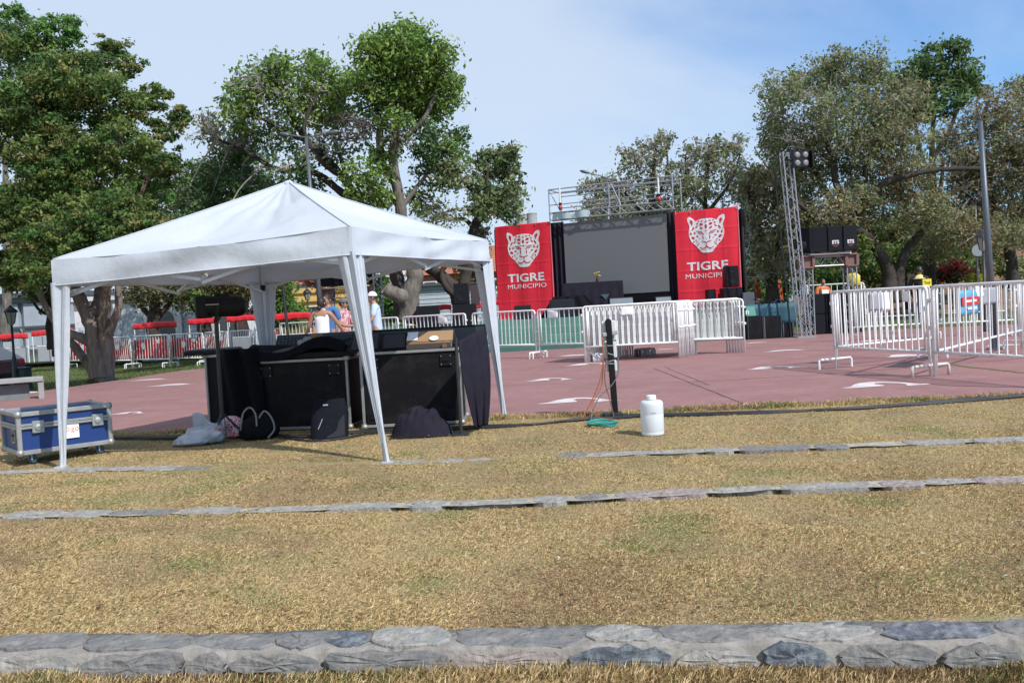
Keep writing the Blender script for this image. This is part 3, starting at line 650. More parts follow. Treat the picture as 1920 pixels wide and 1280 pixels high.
# the two trees behind the tent
lb = []
for a in [(480, 160, 48, 48), (450, 205, 40, 45), (530, 130, 45, 30), (600, 150, 45, 45), (640, 185, 36, 42), (585, 115, 26, 22), (655, 150, 20, 26), (560, 200, 60, 40), (620, 220, 40, 26)]:
    lb.append((*a, random.uniform(-0.8, 0.8), int(a[2] * a[3] / 32), 20, GR))
for a in [(520, 255, 60, 45), (470, 250, 46, 40), (620, 275, 55, 36), (680, 240, 30, 40), (540, 310, 55, 34)]:
    lb.append((*a, random.uniform(-0.8, 0.8), int(a[2] * a[3] / 55), 16, GRD))
lb += [(500, 170, 70, 50, -0.7, 55, 5, GY), (420, 240, 50, 40, 0, 50, 7, GY), (385, 250, 34, 30, 0.4, 30, 8, OL), (650, 260, 60, 36, -0.5, 45, 4, GY)]
for a in [(400, 330, 46, 46), (450, 350, 56, 46), (505, 360, 50, 36), (385, 400, 46, 40), (440, 290, 46, 36), (570, 350, 40, 26), (345, 370, 36, 40), (480, 410, 50, 30), (410, 440, 50, 40)]:
    lb.append((*a, random.uniform(0.4, 2.0), int(a[2] * a[3] / 30), 20, GRD if random.random() < 0.6 else OL))
tree('leaning_tree', 'broad green tree with a bare grey patch, leaning left behind the tent peak', (752, 600), 27.0,
     [([(752, 602, 0), (750, 550, 0), (738, 500, 0), (715, 440, 0), (672, 375, 0), (628, 315, 0), (575, 262, 0), (545, 215, 0), (520, 160, 0)], 0.27, 0.04),
      ([(690, 400, 0), (640, 360, 0.2), (585, 322, 0.3), (520, 318, 0.3), (470, 290, 0.2), (410, 262, 0)], 0.15, 0.04),
      ([(640, 330, 0), (600, 300, -0.5), (570, 240, -0.7), (600, 170, -0.6)], 0.10, 0.04),
      ([(655, 350, 0), (640, 300, 0.5), (625, 250, 0.5), (640, 190, 0.4)], 0.09, 0.03),
      ([(580, 268, 0), (520, 240, -0.2), (470, 210, -0.2)], 0.07, 0.03)], lb, m_bark, m_twig, leaf=0.072, twigs=30, twig_r=0.011, tight=1.15)
lb = []
for a in [(760, 90, 62, 40), (700, 105, 44, 40), (815, 120, 42, 44), (770, 140, 70, 40), (830, 180, 36, 40), (690, 150, 40, 30), (745, 180, 60, 40), (800, 215, 50, 30), (720, 80, 34, 24), (775, 60, 30, 20), (850, 165, 20, 26)]:
    lb.append((*a, random.uniform(-0.9, 0.9), int(a[2] * a[3] / 26), 20, GR))
for a in [(705, 200, 34, 28), (735, 235, 40, 26), (815, 260, 40, 34), (840, 290, 38, 40), (800, 300, 34, 30), (690, 330, 50, 40), (700, 370, 46, 24), (830, 330, 30, 36), (790, 375, 26, 40), (860, 260, 24, 24), (720, 290, 40, 30)]:
    lb.append((*a, random.uniform(-0.8, 0.8), int(a[2] * a[3] / 40), 20, GRD if random.random() < 0.5 else GR))
lb += [(690, 235, 50, 26, -0.8, 40, 0, GY), (650, 225, 40, 16, -0.8, 26, 0, GY), (745, 260, 40, 26, -0.8, 40, 2, GY), (850, 330, 40, 40, 0, 40, 9, OL), (830, 400, 50, 30, 0, 40, 10, OL)]
tree('tall_tree', 'tall green tree on a thick pale trunk with a sawn off stub', (765, 600), 26.0,
     [([(765, 604, 0), (768, 560, 0), (778, 520, 0), (770, 480, 0), (757, 430, 0), (750, 380, 0), (737, 300, 0), (742, 250, 0), (752, 190, 0), (762, 120, 0), (768, 80, 0)], 0.32, 0.035),
      ([(764, 570, 0), (752, 556, -0.25), (733, 548, -0.4), (722, 540, -0.5)], 0.25, 0.19),
      ([(747, 350, 0), (718, 310, 0.3), (712, 270, 0.3), (714, 222, 0.3)], 0.14, 0.11),
      ([(745, 270, 0), (790, 230, -0.3), (815, 180, -0.3), (825, 140, -0.3)], 0.10, 0.03),
      ([(750, 200, 0), (725, 160, 0.3), (700, 110, 0.3)], 0.08, 0.03),
      ([(752, 390, 0), (790, 340, 0.3), (830, 290, 0.3)], 0.09, 0.03),
      ([(755, 400, 0.2), (715, 350, 0.5), (690, 340, 0.5)], 0.07, 0.03)], lb, m_barkg, m_twigd, leaf=0.072, twigs=22, twig_r=0.011, tight=1.15)
# small crooked tree beside the left banner
lb = []
for a in [(935, 310, 40, 34), (905, 345, 24, 40), (955, 350, 30, 36), (930, 380, 40, 30), (960, 290, 22, 18), (900, 300, 20, 18), (900, 390, 26, 26), (960, 395, 20, 26), (930, 290, 30, 16)]:
    lb.append((*a, random.uniform(-0.5, 0.5), int(a[2] * a[3] / 26), 20, OL + GRD))
lb += [(896, 470, 22, 40, 0.9, 40, 16, OLB), (880, 505, 36, 24, 0.9, 40, 16, OLB), (900, 440, 18, 20, 0.9, 30, 12, OL)]
tree('crooked_tree', 'small crooked dark tree beside the left red banner', (872, 596), 27.5,
     [([(872, 598, 0), (858, 555, 0), (835, 525, 0), (800, 500, 0), (775, 490, 0), (760, 470, 0)], 0.30, 0.08),
      ([(868, 580, 0), (870, 540, 0.1), (878, 490, 0.1), (886, 440, 0), (893, 415, 0), (905, 385, 0), (890, 360, 0), (868, 340, 0), (858, 320, 0)], 0.22, 0.06),
      ([(893, 415, 0), (925, 390, 0.1), (945, 360, 0.1), (950, 310, 0.1)], 0.11, 0.03),
      ([(890, 430, 0), (872, 412, 0), (850, 412, 0)], 0.09, 0.05), ([(905, 385, 0), (912, 350, -0.2), (915, 310, -0.2)], 0.07, 0.03),
      ([(862, 560, 0), (838, 540, -0.3), (828, 510, -0.3), (845, 490, -0.3)], 0.12, 0.07)], lb, m_bark, m_twigd, leaf=0.075, twigs=16, twig_r=0.012)
# understory behind the tent
for (px, py, rx, ry, cols, name, label) in [
    (290, 535, 70, 45, OLD, 'bushy_tree', 'brown twiggy bushy tree between the conifer trunk and the tent leg'),
    (385, 545, 66, 46, OLD + DKG, 'bushy_tree', 'olive green bushy tree over the red stall awnings'),
    (455, 520, 60, 50, OLD, 'bushy_tree', 'olive brown bushy tree right behind the follow spot')]:
    tree(name, label, (px, 640), 36, [([(px, 640, 0), (px - 3, 600, 0), (px + 4, 560, 0), (px, py - 20, 0)], 0.34, 0.10), ([(px, 600, 0), (px + 26, 570, 0.2), (px + 40, py, 0.2)], 0.15, 0.06), ([(px, 600, 0), (px - 24, 575, 0.2), (px - 40, py, 0.2)], 0.15, 0.05)],
         [(px, py, rx, ry, 0, 230, 24, cols), (px + rx * 0.5, py - ry * 0.7, rx * 0.6, ry * 0.7, 0.5, 130, 24, cols), (px - rx * 0.5, py - ry * 0.9, rx * 0.6, ry * 0.8, 0.5, 130, 24, cols), (px, py - ry * 2.2, rx * 0.9, ry, 0.8, 180, 24, cols), (px, py - ry * 4, rx * 0.9, ry * 1.3, 1.2, 180, 20, cols)],
         m_bark, m_twig, leaf=0.07, twigs=24, group='bushy trees behind the tent')
tree('green_shrub', 'fresh green shrub to the right of the tent back leg', (525, 610), 38, [([(525, 612, 0), (525, 570, 0), (528, 540, 0)], 0.12, 0.05)],
     [(522, 545, 30, 40, 0, 90, 30, GR), (540, 590, 34, 24, -0.5, 70, 30, DKG), (500, 580, 24, 30, 0, 50, 30, GR)], m_bark, m_twigd, cat='shrub', leaf=0.09)
tree('red_leaved_tree', 'reddish leaved tree behind the grey street lamp', (600, 560), 44, [([(600, 590, 0), (598, 540, 0), (596, 515, 0)], 0.10, 0.04)],
     [(590, 522, 28, 18, 0, 60, 16, [(0.25, 0.07, 0.05), (0.3, 0.12, 0.08), (0.2, 0.1, 0.07)]), (630, 515, 30, 20, 0, 50, 10, OLB)], m_bark, m_twig, leaf=0.09)
# hedge behind the sawn trunk
tree('dark_bush', 'dark green bush between the truss and the pale trunk', (735, 600), 31, [([(735, 602, 0), (735, 570, 0)], 0.06, 0.03)],
     [(730, 575, 22, 28, 0, 60, 24, DKG), (715, 540, 14, 30, 0.5, 40, 24, DK)], m_bark, m_twigd, cat='shrub', leaf=0.08)
# large sparse trees on the right
lb = []
for a in [(1470, 170, 50, 40), (1450, 220, 34, 44), (1520, 150, 55, 40), (1490, 260, 60, 50), (1590, 150, 50, 46), (1560, 220, 60, 50), (1640, 120, 34, 40), (1640, 200, 56, 60), (1440, 270, 26, 30), (1520, 330, 60, 45), (1600, 310, 70, 50), (1570, 110, 34, 24), (1690, 260, 60, 50), (1640, 380, 60, 40), (1560, 400, 50, 36), (1720, 340, 60, 50), (1480, 320, 40, 40), (1680, 330, 50, 40), (1600, 370, 50, 30), (1740, 400, 60, 40), (1500, 390, 40, 30), (1530, 280, 50, 40), (1620, 270, 50, 40), (1700, 180, 40, 40)]:
    lb.append((*a, random.uniform(-1.6, 1.6), int(a[2] * a[3] / 22), 17, OL if a[1] < 280 and a[0] < 1650 else OL + OLB))
lb += [(1540, 230, 100, 70, -1.2, 60, 3, GY), (1660, 240, 80, 80, -1.2, 60, 3, GY)]
tree('olive_tree', 'large sparse olive green tree with dark forking limbs behind the truss tower', (1668, 560), 32.0,
     [([(1668, 566, 0), (1668, 530, 0), (1658, 490, 0), (1625, 445, 0), (1590, 420, 0), (1560, 375, 0), (1535, 335, 0), (1515, 290, 0)], 0.31, 0.05),
      ([(1680, 566, 0.1), (1684, 520, 0.1), (1700, 470, 0.1), (1735, 425, 0), (1760, 370, 0), (1770, 300, 0)], 0.26, 0.05),
      ([(1600, 430, 0), (1575, 365, -0.5), (1562, 320, -0.5), (1552, 260, -0.5), (1560, 200, -0.5)], 0.16, 0.05),
      ([(1605, 400, -0.2), (1622, 350, -0.6), (1624, 310, -0.6), (1650, 280, -0.6), (1680, 255, -0.6)], 0.13, 0.04),
      ([(1595, 420, 0), (1650, 350, -0.8), (1700, 330, -0.8), (1760, 318, -0.8), (1840, 316, -0.8)], 0.16, 0.07),
      ([(1735, 425, 0), (1700, 390, 0.6), (1680, 320, 0.6), (1650, 220, 0.6), (1640, 130, 0.6)], 0.15, 0.04)],
     lb, m_bark, m_twig, leaf=0.068, twigs=46, twig_r=0.011)
lb = []
for a in [(1770, 120, 60, 42), (1720, 150, 50, 40), (1810, 160, 40, 40), (1750, 190, 60, 40), (1700, 200, 40, 40), (1790, 95, 30, 22)]:
    lb.append((*a, random.uniform(-0.8, 0.8), int(a[2] * a[3] / 30), 22, GRD + [(0.07, 0.12, 0.03), (0.09, 0.13, 0.035)]))
tree('dense_green_tree', 'denser dark green tree top rising behind the sparse olive tree', (1745, 560), 37.0,
     [([(1745, 560, 0), (1742, 480, 0), (1750, 380, 0), (1748, 270, 0), (1755, 150, 0)], 0.3, 0.05), ([(1750, 350, 0), (1720, 260, 0), (1715, 160, 0)], 0.12, 0.04), ([(1748, 300, 0), (1790, 220, 0), (1800, 130, 0)], 0.12, 0.04)], lb, m_bark, m_twigd, leaf=0.10, twigs=14)
lb = []
for a in [(1860, 210, 55, 46), (1920, 240, 60, 60), (1840, 290, 60, 50), (1900, 340, 70, 50), (1820, 370, 60, 46), (1870, 410, 70, 40), (1960, 300, 60, 80), (1790, 420, 50, 34), (1905, 170, 26, 26), (1790, 270, 44, 50), (1830, 440, 60, 40), (1760, 450, 60, 40), (1900, 440, 60, 30), (1950, 400, 60, 50), (1860, 330, 60, 50), (1920, 290, 40, 40), (1810, 320, 44, 40)]:
    lb.append((*a, random.uniform(-1.3, 1.3), int(a[2] * a[3] / 22), 16, OLB + OL[:2]))
lb += [(1850, 300, 90, 80, -0.8, 70, 2, GY), (1925, 175, 14, 36, 0.4, 30, 20, GRD)]
tree('brownish_tree', 'brownish half bare tree at the right edge behind the lamp pole', (1890, 545), 34.0,
     [([(1900, 545, 0), (1895, 480, 0), (1880, 420, 0), (1850, 350, 0), (1840, 260, 0), (1850, 200, 0)], 0.26, 0.05), ([(1890, 450, 0), (1920, 380, 0.3), (1940, 300, 0.3), (1930, 220, 0.3)], 0.16, 0.05), ([(1870, 400, 0), (1820, 370, -0.3), (1790, 330, -0.3)], 0.10, 0.04)],
     lb, m_bark, m_twig, leaf=0.068, twigs=46, twig_r=0.011)
# grey sparse trees behind the stage
def sparse(name, label, base, d, lobes, limbs, cols, group=None, den=46, n=10):
    lb = [(*a, random.uniform(-1, 1), int(a[2] * a[3] / den * 1.9), n, cols) for a in lobes]
    lb += [(*a, random.uniform(-1, 1), int(a[2] * a[3] / 90), 0, cols) for a in lobes]
    return tree(name, label, base, d, limbs, lb, m_bark, m_twig, leaf=0.09, twigs=30, twig_r=0.012, group=group)
sparse('sparse_tree', 'sparse grey green tree behind the top frame of the screen', (1215, 600), 38,
       [(1220, 275, 34, 26), (1190, 300, 40, 30), (1130, 345, 36, 26), (1170, 350, 50, 30), (1230, 330, 40, 40), (1100, 355, 18, 26), (1245, 265, 26, 18), (1215, 385, 60, 26), (1140, 385, 50, 20)],
       [([(1215, 600, 0), (1215, 480, 0), (1220, 400, 0), (1225, 330, 0), (1230, 270, 0)], 0.24, 0.04), ([(1218, 420, 0), (1180, 370, 0), (1140, 340, 0)], 0.09, 0.03), ([(1220, 390, 0), (1250, 330, 0), (1250, 280, 0)], 0.08, 0.03)], OL + GY)
sparse('sparse_tree', 'grey twiggy tree between the screen and the right red banner', (1330, 600), 37,
       [(1330, 280, 45, 26), (1300, 310, 44, 40), (1360, 310, 40, 40), (1320, 360, 60, 36), (1390, 350, 40, 40), (1380, 270, 26, 22), (1270, 340, 30, 40)],
       [([(1330, 600, 0), (1328, 460, 0), (1322, 380, 0), (1330, 290, 0)], 0.22, 0.04), ([(1325, 400, 0), (1370, 340, 0), (1390, 280, 0)], 0.09, 0.03), ([(1325, 390, 0), (1290, 340, 0), (1285, 290, 0)], 0.08, 0.03)], GY + OL)
sparse('sparse_tree', 'grey olive tree with a dark trunk right of the right red banner', (1450, 600), 35,
       [(1420, 380, 40, 50), (1460, 400, 50, 50), (1400, 430, 30, 50), (1480, 350, 36, 40), (1440, 320, 30, 30), (1430, 470, 50, 40), (1500, 440, 40, 40), (1420, 520, 40, 30), (1480, 500, 50, 30), (1410, 340, 30, 40), (1465, 340, 40, 40)],
       [([(1450, 602, 0), (1447, 540, 0), (1442, 480, 0), (1420, 420, 0), (1400, 350, 0)], 0.34, 0.06), ([(1445, 490, 0), (1470, 430, 0), (1478, 360, 0)], 0.16, 0.05), ([(1475, 420, 0.2), (1500, 470, 0.2), (1470, 380, 0.2)], 0.12, 0.05)], OL + OLB)
tree('dark_trunk_tree', 'second dark trunk standing close left of the olive tree trunk', (1590, 560), 31.0,
     [([(1600, 564, 0), (1592, 520, 0), (1584, 480, 0), (1560, 440, 0), (1520, 400, 0), (1480, 370, 0)], 0.22, 0.06)],
     [(1540, 440, 60, 40, 0.5, 60, 16, OL), (1600, 470, 40, 40, 1, 50, 18, DK), (1500, 410, 40, 30, 0.5, 40, 14, OLB)], m_bark, m_twigd, leaf=0.085, twigs=20)
# shrubs under the right trees
for (px, py, rx, ry, cols, label, dd) in [
    (1640, 495, 50, 40, DKG + DK, 'dark green shrub behind the olive tree trunk', 42), (1760, 470, 60, 46, DKG + OL, 'green shrub in the shade right of the olive tree trunk', 41),
    (1700, 430, 60, 40, OLB + DK, 'brown green thicket above the shrubs at the right', 43), (1540, 520, 50, 40, DK + DKG, 'dark shrub seen through the loudspeaker frame', 40),
    (1430, 535, 50, 36, DKG, 'dark green shrub left of the truss tower', 41), (1790, 508, 34, 20, [(0.25, 0.03, 0.03), (0.18, 0.04, 0.03), (0.06, 0.07, 0.03)], 'shrub with dark red leaves near the lamp pole', 38),
    (1828, 523, 18, 9, [(0.45, 0.4, 0.04), (0.35, 0.35, 0.05)], 'small yellow flowering shrub left of the lamp pole', 36), (1600, 430, 40, 40, OLB, 'brown thicket behind the second trunk', 44),
    (1840, 470, 50, 30, OLB + DK, 'brown thicket over the bank behind the lamp pole', 42), (1470, 470, 50, 40, OL + OLB, 'olive thicket behind the lattice tower', 45), (1530, 460, 50, 40, OLB + DK, 'brown thicket right of the lattice tower', 46), (1660, 440, 60, 40, OLB, 'brown thicket behind the forked limbs of the olive tree', 46), (1740, 420, 70, 50, OLB + OL, 'tall brown thicket under the right crowns', 47), (1820, 420, 60, 50, OLB, 'brown thicket left of the lamp pole', 48), (1920, 440, 50, 40, OLB + OL, 'brown thicket over the pink roof', 48), (1320, 430, 60, 50, GY + OL, 'grey thicket behind the right banner', 46), (1150, 400, 70, 40, GY + OL, 'grey thicket behind the screen top', 47), (1240, 410, 60, 40, OL, 'olive thicket behind the right part of the screen', 47), (1400, 590, 30, 20, DK, 'low dark shrub beside the right banner', 36), (1900, 500, 30, 20, OL, 'sparse shrub on the brown bank at the right edge', 43)]:
    tree('shrub', label, (px, 575), dd, [([(px, 580, 0), (px, py + ry * 0.5, 0), (px + 4, py, 0)], 0.08, 0.03)],
         [(px, py, rx, ry, 0, int(rx * ry / 16), 26, cols), (px + rx * 0.5, py + ry * 0.4, rx * 0.6, ry * 0.6, 0.4, int(rx * ry / 40), 24, cols), (px - rx * 0.5, py + ry * 0.4, rx * 0.6, ry * 0.6, 0.4, int(rx * ry / 40), 24, cols)],
         m_bark, m_twigd, cat='shrub', leaf=0.085, twigs=5, group='shrubs under the right hand trees', zbase=-0.05)
# far belt of trees that closes the view
far = []
Vs = []; Cs = []
for i in range(130):
    x = RNG.uniform(-95, 110); y = RNG.uniform(88, 120); h = RNG.uniform(3.2, 6.0); K = 26
    cent = np.c_[RNG.normal(x, 2.2, K), RNG.normal(y, 1.6, K), RNG.uniform(0.2, h, K)]
    V, C = leaf_cloud(cent, 0.34, 16, 0.6, (OL + DKG + OLB)[RNG.integers(0, 8):][:3]); Vs.append(V); Cs.append(C)
V = np.concatenate(Vs); C = np.concatenate(Cs)
o = bpy.data.objects.new('far_trees', np_mesh('far_trees', V, np.arange(len(V)).reshape(-1, 4), m_leaf, C)); link(o)
tag(o, 'distant belt of mixed trees closing the view behind the park', 'trees', kind='stuff')
# ================================================================= TRUSS AND LAMPS
def truss_parts(root, p0, p1, w, n, chord=0.024, brace=0.010, side=None, m=None, tri=False):
    """box truss from p0 to p1 (local points) as chords and braces under root"""
    m = m or m_truss
    p0 = Vector(p0); p1 = Vector(p1); d = (p1 - p0); L = d.length; d.normalize()
    s = Vector(side) if side else (Vector((1, 0, 0)) if abs(d.x) < 0.8 else Vector((0, 1, 0)))
    s = (s - d * s.dot(d)).normalized(); t = d.cross(s)
    cs = [s * a * w / 2 + t * b * w / 2 for a, b in ((-1, -1), (1, -1), (1, 1), (-1, 1))]
    if tri: cs = [s * -w / 2 - t * w * 0.3, s * w / 2 - t * w * 0.3, t * w * 0.55]
    ch = MB().tube([Vector(), d * L], chord, 8).mesh('chord', m)
    for c in cs: place('chord', ch, root, p0 + c)
    step = L / n
    for a, b in [(i, (i + 1) % len(cs)) for i in range(len(cs))]:
        br0 = MB().tube([cs[a], cs[b] + d * step], brace, 5, cap=False).mesh('brace', m)
        br1 = MB().tube([cs[b], cs[a] + d * step], brace, 5, cap=False).mesh('brace', m)
        for i in range(n): place('brace', br0 if i % 2 == 0 else br1, root, p0 + d * (step * i))
def truss_tower(name, label, base, top, group):
    t = thing(name, label, 'truss tower', base, 0, group)
    v = Vector(top) - Vector(base)
    truss_parts(t, (0, 0, 0.03), v, 0.25, 18, 0.019, 0.008, side=(1, 0.05, 0))
    MB().box((0, 0, 0.015), (0.5, 0.5, 0.03)).build('base_plate', m_truss, t)
    return t
gT = at(1508, 632); topT = P(1473, 285, gT.y); topT = Vector((topT.x, topT.y, topT.z))
truss_tower('truss_tower', 'tall leaning aluminium lattice tower right of the stage with a floodlight at its top', gT, topT, 'lattice light towers')
dT = topT - gT
gT2 = P(711, 600, 28.0); gT2.z = 0.0
tp2 = P(699, 352, 28.0)
truss_tower('truss_tower', 'aluminium lattice tower partly hidden by the tent roof, left of the pale trunk', gT2, tp2, 'lattice light towers')
# floodlight with four lamps, clamped to the right tower
def flood(name, label, c, rz, m_body):
    t = thing(name, label, 'floodlight', c, rz)
    MB().box((0, 0.06, 0), (0.52, 0.10, 0.46)).build('housing', m_body, t, bevel=0.012)
    lens = MB().lathe([(0.085, 0), (0.085, 0.015), (0.05, 0.03)], 16, mat=Matrix.Rotation(R(90), 3, 'X')).mesh('lamp', mat('flood_lens', (0.20, 0.20, 0.2), 0.4, 0.0), smooth=True)
    for x in (-0.12, 0.12):
        for z in (-0.11, 0.11): place('lamp', lens, t, (x, 0.012, z))
    for s in (-1, 1): MB().box((s * 0.275, -0.01, 0), (0.03, 0.2, 0.5)).build('barn_door', m_body, t)
    MB().tube([(-0.28, 0.14, 0), (-0.48, 0.14, 0), (-0.55, 0.14, 0.12)], 0.02, 8).build('bracket', m_iron, t)
    return t
c = P(1503, 298, gT.y - 0.1); flood('floodlight', 'black floodlight with four round lamps on top of the right lattice tower', c, R(8), m_blackp)
t = thing('spot_dish', 'white oval lamp housing fixed beside the left lattice tower', 'lamp', P(722, 384, 27.8), R(10))
MB().lathe([(0.03, -0.10), (0.2, -0.07), (0.26, 0.0), (0.25, 0.03), (0.05, 0.06)], 18).build('housing', m_white, t, smooth=True)
MB().bar((-0.15, 0, 0), (-0.42, 0, 0), 0.04).build('bracket', m_iron, t)
# black pole just left of right tower
t = thing('dark_pole', 'slim black pole standing against the left side of the right lattice tower', 'pole', (gT.x - 0.28, gT.y + 0.25, 0))
MB().tube([(0, 0, 0), (dT.x * 0.92, 0, 4.75)], 0.028, 8).build('shaft', m_iron, t)
# loudspeaker portal frames
m_rust = mat('brown_block', (0.17, 0.09, 0.075), 0.7, var=0.2)
m_grille = mat('speaker_grille', (0.009, 0.010, 0.014), 0.7, var=0.25, scale=40, bump=0.001, bscale=260, spec=0.15)
txt_cache = {}
def text_mesh(s, size, m, bold=0.0, depth=0.002, align='CENTER', spacing=1.0):
    cu = bpy.data.curves.new('txt', 'FONT'); cu.body = s; cu.size = size; cu.align_x = align; cu.align_y = 'CENTER'; cu.offset = bold; cu.extrude = depth; cu.space_character = spacing; cu.resolution_u = 3
    ob = bpy.data.objects.new('txt', cu); col.objects.link(ob); bpy.context.view_layer.update()
    me = bpy.data.meshes.new_from_object(ob.evaluated_get(bpy.context.evaluated_depsgraph_get()))
    bpy.data.objects.remove(ob); me.materials.clear(); me.materials.append(m); return me
ROTX = (R(90), 0, 0)
def portal(name, label, c, W, rz, group, zb=2.08):
    t = thing(name, label, 'speaker frame', c, rz, group)
    for s in (-1, 1):
        truss_parts(t, (s * W / 2, 0, 0.02), (s * W / 2, 0, zb - 0.15), 0.27, 8, 0.02, 0.009)
        b = MB()
        k = 0.16
        for a, q in (((-k, -k), (k, -k)), ((-k, k), (k, k)), ((-k, -k), (-k, k)), ((k, -k), (k, k))):
            b.bar((s * W / 2 + a[0], -0.16, zb + a[1]), (s * W / 2 + q[0], -0.16, zb + q[1]), 0.09, 0.05)
        b.box((s * W / 2, 0.02, zb), (0.36, 0.3, 0.40)); b.build('corner_block', m_rust, t, bevel=0.01)
    truss_parts(t, (-W / 2 + 0.2, 0, zb), (W / 2 - 0.2, 0, zb), 0.26, 5, 0.02, 0.009)
    b = MB(); b.grid(lambda u, v: (-W / 2 + 0.05 + (W - 0.1) * u, -0.32 + 0.7 * v, zb + 0.235 + 0.02 * math.sin(u * 9)), 14, 3); b.build('white_board', m_white, t)
    MB().box((0, 0.05, zb + 0.2), (W - 0.1, 0.6, 0.035)).build('deck', m_white, t)
    return t, zb + 0.27
gP = Vector((P(1556, 600, 24.9).x, 24.9, 0)); tiltp = 0.0
pt, zsp = portal('truss_portal', 'aluminium portal frame with brown corner blocks carrying four black speakers at the right', gP, 1.28, R(4), 'portal frames for loudspeakers')
def pa_box(label, c, rz, logo, group, w=0.43, h=0.70, d=0.5, cat='loudspeaker'):
    t = thing('loudspeaker', label, cat, c, rz, group)
    MB().box((0, d / 2, h / 2), (w, d, h)).build('cabinet', m_blackp, t, bevel=0.012)
    MB().box((0, -0.008, h / 2), (w - 0.035, 0.016, h - 0.04)).build('grille', m_grille, t)
    if logo:
        MB().lathe([(0.11, 0), (0.11, 0.004)], 20, (0, -0.0165, 0.21), Matrix.Rotation(R(90), 3, 'X')).build('badge', mat('dark_badge', (0.05, 0.015, 0.018) if logo > 0.5 else (0.02, 0.02, 0.022), 0.5), t)
        place('lettering', text_mesh('ETS', 0.13, mat('ets_print', tuple([0.75 * logo] * 3), 0.6), 0.003), t, (0, -0.023, 0.24), ROTX)
    return t
for i, (dx, rz, logo, lab) in enumerate([(-0.74, -42, 0.12, 'leftmost black loudspeaker on the right portal frame, turned away with a faint ETS'), (-0.29, -4, 0, 'second black loudspeaker on the right portal frame, with a plain grille'),
                                  (0.15, 3, 1.0, 'third black loudspeaker on the right portal frame, with white ETS lettering'), (0.585, 8, 1.0, 'rightmost black loudspeaker on the right portal frame, ETS on a dark red badge')]):
    pa_box(lab, (gP.x + dx, gP.y - 0.25 + abs(dx) * 0.05, zsp), R(rz), logo, 'black speakers on the right frame')
gP2 = Vector((P(655, 600, 28.4).x, 28.4, 0))
p2, zsp2 = portal('truss_portal', 'aluminium portal frame with black speakers seen under the tent roof behind the people', gP2, 1.28, R(-6), 'portal frames for loudspeakers', 2.0)
for i, dx in enumerate((-0.62, -0.18, 0.27, 0.72)):
    pa_box('black loudspeaker on the frame behind the tent, %s' % ['nearest the grey lamp post', 'second from the lamp post', 'just past the white drape', 'next to the lattice tower'][i], (gP2.x + dx, gP2.y - 0.25, zsp2), R(-8 + 4 * i), 0, 'black speakers on the left frame')
for i, (px, lab) in enumerate(((1538, 'left'), (1571, 'middle'), (1606, 'right'))):
    c = P(px, 620, 25.3)
    for k in range(2): pa_box('%s black subwoofer %s under the right portal frame' % (['upper', 'lower'][1 - k], {'left': 'in the left stack beside the tower', 'middle': 'in the middle stack', 'right': 'in the right stack behind the barrier'}[lab]), (c.x, c.y, 0.003 + k * 0.585), R(2), 0, 'stacked subwoofers under the frame', 0.5, 0.58, 0.6, 'subwoofer')
# street lamps
def tall_lamp(label, base, top_px, d, r0, r1, arms, m, name='street_lamp'):
    t = thing(name, label, 'street lamp', base); tp = P(*top_px, d) - Vector(base)
    MB().tube([(0, 0, 0), tp * 0.5, tp], [r0, (r0 + r1) / 2, r1], 14).build('pole', m, t, smooth=True)
    MB().lathe([(r0 * 1.9, 0), (r0 * 1.9, 0.02), (r0 * 1.2, 0.03), (r0 * 1.15, 0.25), (r0, 0.27)], 14).build('base', m, t)
    for a in arms:
        q = P(*a, d) - Vector(base); mid = tp.lerp(q, 0.62)
        MB().tube([tp, tp.lerp(q, 0.3), mid], 0.02, 8).build('arm', m, t)
        dirv = (q - mid)
        hd = MB(); n = 6
        hd.tube([mid, mid + dirv * 0.25, mid + dirv * 0.7, q], [0.02, 0.05, 0.06, 0.02], 10); hd.build('lamp_head', m_steel if m is not m_iron else m_iron, t, smooth=True)
    return t
tall_lamp('grey double armed street lamp rising behind the screen', Vector((P(1146, 600, 33).x, 33, 0)), (1138, 333), 33, 0.09, 0.05, [(1087, 320), (1182, 310)], m_steel)
t = thing('signal_box', 'small grey box fixed on the lamp pole above the screen', 'box', P(1140, 363, 32.85))
MB().box((0, 0, 0), (0.2, 0.14, 0.12)).build('case', m_steel, t, bevel=0.01); MB().box((0, 0.04, -0.22), (0.09, 0.06, 0.3)).build('mount', m_steel, t)
tall_lamp('grey street lamp with two arms behind the tent roof and the group of people', Vector((P(604, 600, 22.5).x, 22.5, 0)), (574, 258), 22.5, 0.075, 0.04, [(525, 251), (636, 246)], m_steel)
tall_lamp('plain grey lamp pole standing at the right among the barriers', Vector((at(1865, 655).x, at(1865, 655).y, 0)), (1838, 228), at(1865, 655).y, 0.072, 0.042, [], m_steel)
def lantern(label, px, py_top, d, group='black park lanterns', zb=0):
    b = P(px, 600, d); b.z = zb; h = P(px, py_top, d).z - zb
    t = thing('park_lantern', label, 'lantern', b, 0, group)
    MB().lathe([(0.11, 0), (0.11, 0.06), (0.06, 0.12), (0.055, 0.6), (0.035, 0.7), (0.03, h - 0.55)], 12).build('post', m_iron, t, smooth=True)
    MB().lathe([(0.05, h - 0.55), (0.09, h - 0.5), (0.15, h - 0.2)], 6).build('glass', mat('lantern_glass', (0.28, 0.28, 0.26), 0.3), t)
    cage = MB()
    for k in range(6):
        a = k * math.pi / 3; cage.bar((0.09 * math.cos(a), 0.09 * math.sin(a), h - 0.5), (0.155 * math.cos(a), 0.155 * math.sin(a), h - 0.19), 0.018)
    cage.build('cage', m_iron, t)
    MB().lathe([(0.19, h - 0.2), (0.16, h - 0.14), (0.06, h - 0.05), (0.02, h)], 12).build('cap', m_iron, t)
    return t
